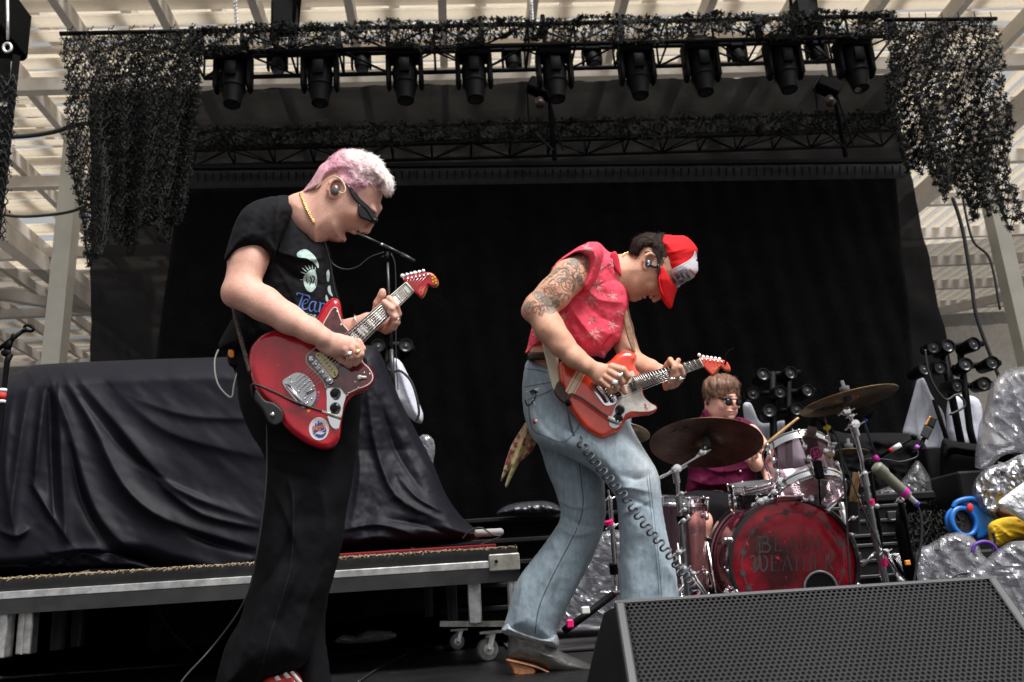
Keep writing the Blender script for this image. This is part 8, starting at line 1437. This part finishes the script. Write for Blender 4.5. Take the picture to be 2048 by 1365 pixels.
# ---- microphone stands ----
s1 = thing('microphone_stand', 'thin black boom microphone stand reaching to the mouth of the pink-haired man', 'stand', PY(792, 1090, 4.75)); fs1 = Fig(4.75, (780, 600))
for pts, w in (([(708, 464, 0), (764, 489, 0)], 2.2), ([(764, 489, 0), (802, 508, 0)], 3.0), ([(802, 508, 0), (829, 523, 0)], 3.8), ([(775, 518, 0), (778, 590, 0), (784, 700, 0)], 2.6), ([(783, 700, 0), (787, 780, 0)], 4.2), ([(787, 780, 0), (791, 1085, 0)], 4.6)): mb = MB(); fs1.tube(mb, [(*q, w) for q in pts], 10); mb.build('tube', M('satin_grey_black', (.045, .043, .045), .35, .3), s1, smooth=True)
mb = MB(); fs1.ell(mb, 764, 489, -3, (3, 3, 3)); mb.build('thumb_screw', chrome, s1, smooth=True); mb = MB(); fs1.tube(mb, [(775, 505, 0, 4), (774, 524, 0, 4.5)], 8); fs1.tube(mb, [(768, 512, -3, 1.8), (761, 519, -5, 1.8)], 6); fs1.tube(mb, [(779, 512, -3, 1.8), (785, 508, -3, 2)], 6); mb.build('tilt_joint', blk, s1, smooth=True)
mb = MB(); fs1.ell(mb, 703, 462, 0, (8, 6, 6)); mb.build('microphone_tip', M('dark_grille', (.02, .02, .02), .5, .5), s1, smooth=True); mb = MB()
b_ = fs1.W(791, 1085, 0)
for a in (.4, 2.5, 4.6): MB().tube([b_, [b_[0]+.3*math.cos(a), b_[1]+.3*math.sin(a), RZ+.01]], .008, 6).build('leg', blk, s1, smooth=True)
cable('cable', [(660, 515), (668, 530), (690, 539), (715, 534), (740, 515), (768, 505)], 4.6, 1.1, rub, 'thin black cable sagging from the centre microphone stand to the t-shirt')
cable('cable', [(782, 508), (790, 530), (792, 600), (792, 700), (796, 780)], 4.7, 1.0, rub, 'thin black cable running down the centre microphone stand')
s2 = thing('microphone_stand', 'black microphone stand with empty clip and red collar at the left edge', 'stand', PY(0, 1240, 2.7)); fs2 = Fig(2.7, (30, 700))
for pts, nm in (([(-12, 706, 0, 4), (22, 680, 0, 4.6), (44, 664, 0, 4)], 'boom'), ([(20, 708, 0, 7), (14, 725, 0, 5.5), (8, 780, 0, 4.6), (0, 860, 0, 4.6), (-20, 1010, 0, 5), (-34, 1330, 0, 5.4)], 'pole'), ([(-34, 1300, 0, 4), (-80, 1385, -30, 4)], 'leg'), ([(-34, 1300, 0, 4), (0, 1372, 40, 4)], 'leg')): mb = MB(); fs2.tube(mb, pts, 10); mb.build(nm, blkplastic, s2, smooth=True)
mb = MB(); fs2.ell(mb, 12, 706, -2, (11, 8, 6)); fs2.ell(mb, 26, 675, -2, (5, 8, 5)); fs2.tube(mb, [(22, 682, 0, 5), (14, 700, 0, 7)], 8); mb.build('joint', blkplastic, s2, smooth=True)
mb = MB(); a = np.linspace(0, 2*math.pi, 15)[:-1]; mb.tube([fs2.W(58+9*math.cos(t), 657+5.5*math.sin(t)+2*math.cos(t), 0) for t in a], 3.2/fs2.S, 8, closed=True); fs2.tube(mb, [(44, 664, 0, 4), (52, 660, 0, 5)], 8); mb.build('microphone_clip', blkplastic, s2, smooth=True)
mb = MB(); fs2.tube(mb, [(6, 786, 0, 6.4), (4.5, 800, 0, 6.4)], 12); mb.build('red_collar', mcapr, s2, smooth=True); mb = MB(); fs2.tube(mb, [(7, 778, 0, 6.6), (6.2, 785, 0, 6.6)], 12); fs2.tube(mb, [(4.4, 801, 0, 6.6), (3.8, 807, 0, 6.6)], 12); mb.build('white_collar', mwh, s2, smooth=True)
# ---- right-hand clutter ----
mcase = M('black_case', (.007, .007, .0075), .6, spec=.2, var=(8, .25), bump=(120, .25, .001))
def case(lab, x0, y0, x1, y1, Y, dep, rails=True):
    a = PY(x0, y1, Y); b = PY(x1, y0, Y); c = np.array([(a[0]+b[0])/2, Y+dep/2, (a[2]+b[2])/2]); sz = np.array([b[0]-a[0], dep, b[2]-a[2]]); root = thing('flight_case', lab, 'case', c-[0, 0, sz[2]/2])
    MB().box(c, sz, bev=.012).build('body', mcase, root); 
    if rails:
        for z in (-.48, .0, .48): MB().box(c+[0, -dep/2-.004, z*sz[2]*.98], (sz[0]*.98, .012, .018), bev=.003).build('edge_rail', M('dark_rail', (.05, .05, .052), .4, .6), root)
        for sx in (-.3, .3): MB().box(c+[sx*sz[0], -dep/2-.008, .1*sz[2]], (.07, .014, .06), bev=.006).tube([c+[sx*sz[0]-.03, -dep/2-.03, .1*sz[2]-.02], c+[sx*sz[0]+.03, -dep/2-.03, .1*sz[2]-.02]], .006, 6).build('handle', M('dark_rail', ()), root)
    return root
case('long black flight case low behind the right side of the drums', 1668, 1008, 1812, 1078, 5.0, .5); case('lower black flight case behind the crash cymbal stand', 1680, 1082, 1850, 1160, 4.9, .6); case('tall black speaker cabinet under the white cloth at right', 1886, 886, 1990, 1080, 5.6, .6, False); 
MB().box(PY(1930, 957, 5.55), (.18, .02, .02)).build('label_strip', M('grey_label', (.2, .2, .2), .5), bpy.data.objects['flight_case.002'])
bag('black_cover', 'black cloth cover behind the right side of the drum kit', 'cover', [(1655, 872), (1700, 868), (1760, 866), (1815, 868), (1840, 880), (1860, 905), (1880, 960), (1900, 1010), (1840, 1015), (1700, 1010), (1650, 990)], 6.0, 60, M('black_cloth', (.004, .004, .005), .8, spec=.1), 10, 50, 9)
bag('black_cover', 'black cloth over a box below the studio microphone', 'cover', [(1886, 878), (1915, 884), (1990, 890), (2060, 880), (2060, 930), (1950, 915), (1900, 912), (1884, 960), (1880, 920)], 5.5, 40, M('black_cloth', ()), 6, 30, 10)
camo_net('camouflage_net', lambda u, v: (1800+u*110, 1028-6*u+v*100), 4.9, 9, 'patch of camouflage net on the floor right of the flight cases', lambda u, v: .4, .05, layers=2, leafpx=8, seed=21)
bag('plastic_sheet', 'clear plastic sheet lying over a keyboard behind the grey-beige microphone', 'plastic', [(1745, 985), (1800, 965), (1825, 930), (1838, 922), (1860, 955), (1890, 1000), (1905, 1020), (1850, 1008), (1780, 1000)], 5.3, 26, mplas, 9, 22, 11, 60)
bag('plastic_cover', 'big clear plastic cover over equipment at the right edge below the wall', 'plastic cover', [(2080, 720), (2048, 732), (2010, 742), (1982, 768), (1970, 820), (1958, 850), (1955, 880), (1950, 935), (1980, 935), (2000, 915), (2030, 905), (2090, 900), (2100, 800)], 4.9, 30, mplas2, 14, 44, 12, 75, 2.4, 30)
bag('black_cover', 'black object inside the big clear plastic cover at the right edge', 'cover', [(1992, 790), (2030, 770), (2090, 770), (2090, 880), (2010, 880), (1990, 850)], 5.1, 40, M('dark_inside', (.04, .04, .045), .5), 6, 30, 13)
bag('foil_sheet', 'crumpled silver foil sheet above the yellow cloth at right', 'foil', [(1950, 960), (1975, 935), (2010, 925), (2060, 905), (2080, 960), (2050, 985), (2010, 1010), (1998, 1035), (1975, 1038), (1955, 1020), (1945, 990)], 4.55, 30, mfoil, 13, 22, 14, 60, 2.2)
bag('foil_sheet', 'flat bright silver sheet at the right edge above the yellow cloth', 'foil', [(2080, 940), (2048, 964), (2010, 992), (1995, 1008), (2015, 1022), (2048, 1044), (2080, 1060), (2100, 1000)], 4.3, 8, M('white_foil', (.66, .66, .68), .4, .4, bump=((30, .8, .02),)), 4, 20, 15)
bag('yellow_cloth', 'crumpled bright yellow cloth at the right edge under the foil', 'cloth', [(1976, 1052), (1992, 1040), (2020, 1034), (2048, 1036), (2090, 1040), (2090, 1080), (2040, 1078), (2015, 1086), (2002, 1092), (1990, 1096), (1980, 1090), (1978, 1075)], 4.4, 26, M('yellow_cloth', (.72, .44, .012), .75, bump=(40, .3, .004)), 11, 20, 16, 20, 2.2)
bag('brown_bag', 'dark brown object between the foil and the yellow cloth', 'bag', [(1994, 1012), (2012, 1015), (2048, 1040), (2020, 1040), (1996, 1034)], 4.5, 14, M('dark_brown', (.06, .015, .01), .6), 3, 12, 17)
rl = thing('cable_reel', 'bright blue plastic cable reel between the clear bags at right', 'cable reel', PY(1925, 1090, 4.5)); mblue = M('blue_plastic', (.012, .14, .48), .35, spec=.5); c = PY(1924, 1045, 4.5); R = 30*4.75/FPX; ax = np.array([.15, -1, .05])
MB().lathe(c, ax, [(0, R), (.012, R*1.04), (.024, R), (.028, R*.76), (.012, R*.72), (0, R*.76), (0, R)], 40).build('front_rim', mblue, rl, smooth=True)
mb = MB(); rr_ = [c+np.array([.0, .22, 0])+0*R]; MB().lathe(c-ax*.03, ax, [(0, R*.98), (.012, R*1.04), (.024, R), (.024, R*.78), (0, R*.78)], 40).build('rear_rim', mblue, rl, smooth=True)
MB().lathe(c-ax*.03, ax, [(0, R*.76), (.028, R*.76)], 30, True, True).build('hub', M('black_hub', (.015, .015, .016), .4), rl, auto=40)
for k in range(6): a_ = math.pi*k/3; e = np.array([math.cos(a_), .4*math.cos(a_), math.sin(a_)]); MB().tube([c+e*R*.15, c+e*R*.6-ax*.005], .006, 5).build('spoke', M('dark_rail', ()), rl)
mb = MB(); fr_ = Fig(4.5, (1960, 1060)); fr_.pillow(mb, [(1915, 1000), (1940, 998), (1965, 1015), (1985, 1030), (1985, 1062), (1965, 1082), (1950, 1080), (1945, 1050), (1930, 1022)], 16, 10, 2, 14, sm=4); mb.build('body', mblue, rl, smooth=True); mb = MB(); fr_.tube(mb, [(1906, 1016, -4, 4.5), (1912, 1006, -4, 5), (1926, 1000, -4, 5.5), (1944, 998, -2, 5), (1956, 1004, 0, 4)], 10, 5); mb.build('handle', mblue, rl, smooth=True)
mb = MB(); fr_.ell(mb, 1940, 1016, -8, (7, 9, 5)); mb.build('red_switch', mcapr, rl, smooth=True)
bag('plastic_bag', 'pile of clear crumpled plastic bags left of the blue reel', 'plastic bag', [(1836, 1120), (1850, 1095), (1870, 1082), (1895, 1068), (1930, 1066), (1955, 1085), (1965, 1110), (1985, 1130), (1975, 1170), (1940, 1212), (1880, 1218), (1840, 1216), (1830, 1150)], 4.1, 24, mplas2, 13, 30, 18, 60, 1.8)
bag('plastic_bag', 'small clear plastic bag at the left of the plastic pile', 'plastic bag', [(1832, 1110), (1842, 1094), (1862, 1092), (1872, 1108), (1866, 1140), (1850, 1168), (1832, 1164)], 3.9, 24, mplas2, 10, 14, 19, 70, 2.0)
bag('plastic_sheet', 'big translucent plastic sheet sloping over the right corner behind the monitor', 'plastic', [(2090, 1070), (2048, 1082), (2020, 1084), (1990, 1104), (1960, 1128), (1935, 1150), (1940, 1175), (1975, 1220), (2010, 1248), (2048, 1268), (2100, 1290), (2110, 1180)], 3.3, 26, mplas2, 14, 40, 20, 35, 2.6, 30)
cable('cable', [(1945, 1105), (1950, 1090), (1968, 1084), (1985, 1090), (1998, 1110), (2002, 1125)], 4.0, 4, M('purple_cable', (.10, .03, .30), .5), 'purple cable curving between the clear plastic bags'); cable('cable', [(1900, 1160), (1920, 1148), (1950, 1150), (1965, 1165)], 3.8, 2.4, rub, 'black cable loop on top of the clear plastic bags')
cable('cable', [(1985, 1065), (1990, 1085), (1985, 1110), (1996, 1130)], 4.0, 3, rub, 'black cable dropping beside the yellow cloth')
mb = MB(); a = PY(2010, 1200, 3.6); mb.box(a+[.25, .1, -.12], (.8, .6, .2), bev=.02); tag(mb.build('black_box', mcase), 'black box under the translucent sheet at the right edge', 'box')
case('black road case carrying the foil, the yellow cloth and the blue reel', 1905, 1088, 2140, 1185, 4.3, .55, False); case('tall black road case carrying the big clear plastic cover', 1956, 930, 2140, 1150, 4.95, .5, False)
# ---- keyboard shelf ----
kb = thing('mixing_desk', 'small mixing desk with knobs half under clear plastic behind the cymbal stand', 'mixing desk', PY(1770, 1000, 5.2)); c = PY(1765, 1000, 5.2); MB().box(c, (.5, .3, .05), bev=.01).build('body', mcase, kb)
for k in range(9): MB().box(c+[-.2+k*.05, -.1, .03], (.015, .03, .02)).build('fader', M('grey_label', ()), kb)
# ---- front monitor loudspeaker ----
mcab = M('speaker_cabinet', (.009, .009, .0095), .5, bump=(300, .3, .0008)); mgr = M('steel_grille', (.014, .0128, .0148), .6, 0.0, .15, bump=(400, .2, .0004), var=(7, .12)); mfrm = M('speaker_frame', (.022, .021, .023), .45)
mon = thing('floor_monitor', 'black stage monitor loudspeaker with perforated steel grille in the right foreground', 'loudspeaker', P(1600, 1365, 1.5)*[1, 1, 0])
TL = P(1229, 1204, 1.62); TR = P(1992, 1154, 1.66); BL = P(1254, 1365, 1.46); Uw = TR-TL; Vw = BL-TL; k_ = TL[2]/(TL[2]-BL[2]); Vw = Vw*(k_*.985); Nw = np.cross(Uw, Vw); Nw /= np.linalg.norm(Nw); Nw = Nw if np.dot(Nw, Fv) < 0 else -Nw
Lu = np.linalg.norm(Uw); Lv = np.linalg.norm(Vw); pt = lambda u, v, n=0: TL+Uw*u+Vw*v+Nw*n
fu = .026; mb = MB(); cs = .0098; nx = int(Lu*(1-2*fu)/cs); ny = int(Lv*.965/(cs*.866)); hexa = [(math.cos(math.pi/6+math.pi/3*i), math.sin(math.pi/6+math.pi/3*i)) for i in range(6)]; vs_ = []; fs__ = []
uh = Uw/Lu; vh = Vw-uh*np.dot(Vw, uh); vh /= np.linalg.norm(vh); sk = np.dot(Vw, uh)/np.dot(Vw, vh)
for j in range(ny):
    for i in range(nx):
        vv_ = (j+.7)*cs*.866+.006; cu = Lu*fu+(i+.5+(.5 if j % 2 else 0))*cs; b0 = len(vs_)
        for rr in (cs/math.sqrt(3)*1.0, cs*.37):
            for hx_, hy_ in hexa: y_ = vv_+hy_*rr; vs_.append(TL+uh*(cu+hx_*rr+y_*sk)+vh*y_+Nw*.001)
        for q in range(6): fs__.append((b0+q, b0+(q+1) % 6, b0+6+(q+1) % 6, b0+6+q))
mb.add(vs_, fs__); gr = mb.build('grille', mgr, mon); md = gr.modifiers.new('t', 'SOLIDIFY'); md.thickness = .0015
MB().add([pt(fu*.5, .01, -.012), pt(1-fu*.5, .01, -.012), pt(1-fu*.5, 1, -.012), pt(fu*.5, 1, -.012)], [(0, 1, 2, 3)]).build('foam_backing', M('dark_foam', (.006, .006, .0065), .95), mon)
for u0, u1 in ((0, fu), (1-fu, 1)):
    mb = MB()
    for (a, b, n0) in ((u0, u1, .003),): q = [pt(a, 0, n0), pt(b, 0, n0), pt(b, 1, n0), pt(a, 1, n0)]; q2 = [p_-Nw*.03 for p_ in q]; mb.add(q+q2, [(0, 1, 2, 3), (7, 6, 5, 4), (0, 4, 5, 1), (1, 5, 6, 2), (2, 6, 7, 3), (3, 7, 4, 0)])
    o = mb.build('side_frame', mfrm, mon); md = o.modifiers.new('b', 'BEVEL'); md.width = .004; md.segments = 2
q = [pt(0, 0, .003), pt(1, 0, .003), pt(1, .022, .003), pt(0, .022, .003)]; q2 = [p_-Nw*.03 for p_ in q]; MB().add([*q, *q2], [(0, 1, 2, 3), (7, 6, 5, 4), (0, 4, 5, 1), (1, 5, 6, 2), (2, 6, 7, 3), (3, 7, 4, 0)]).build('top_frame', mcab, mon)
cs_ = [pt(0, .004, -.013), P(1208, 1226, 1.74), P(1190, 1290, 1.80), P(1174, 1365, 1.80)]; lastp = cs_[-1].copy(); lastp[2] = .004; cs_.append(lastp); fb_ = pt(0, 1, -.013); cs_.append(fb_)
n_ = len(cs_); Vv = cs_+[p_+Uw for p_ in cs_]; MB().add(Vv, [tuple(range(n_)), tuple(range(n_, 2*n_))[::-1]]+[(i, n_+i, n_+(i+1) % n_, (i+1) % n_) for i in range(n_)]).build('cabinet', mcab, mon)
# loose floor cables
for pts, r, lab in (([(300, 1190), (340, 1260), (400, 1310), (470, 1322)], 2.0, 'black cable hanging from the riser towards the floor at left'), ([(0, 1345), (80, 1330), (180, 1340), (260, 1330)], 3, 'black cable on the floor under the left end of the riser'), ([(1250, 1290), (1180, 1285), (1120, 1296), (1090, 1290)], 2.2, 'cable on the floor between the boot and the monitor'), ([(640, 1300), (700, 1290), (800, 1286), (870, 1270), (960, 1290), (1010, 1276)], 2.6, 'thick black cable on the floor beside the castors'), ([(716, 1365), (760, 1335), (800, 1315), (830, 1300)], 2.0, 'black cable crossing the stage floor to the bottom edge')):
    q = curve3([(x, y, 0) for x, y in pts], 8); w_ = [PZ(x, y, .006) if y > 1262+(x<600)*40 else PY(x, y, 4.2) for x, y, _ in q]; mb = MB(); mb.tube(w_, r*.0022, 7); tag(mb.build('cable', rub, smooth=True), lab, 'cable')
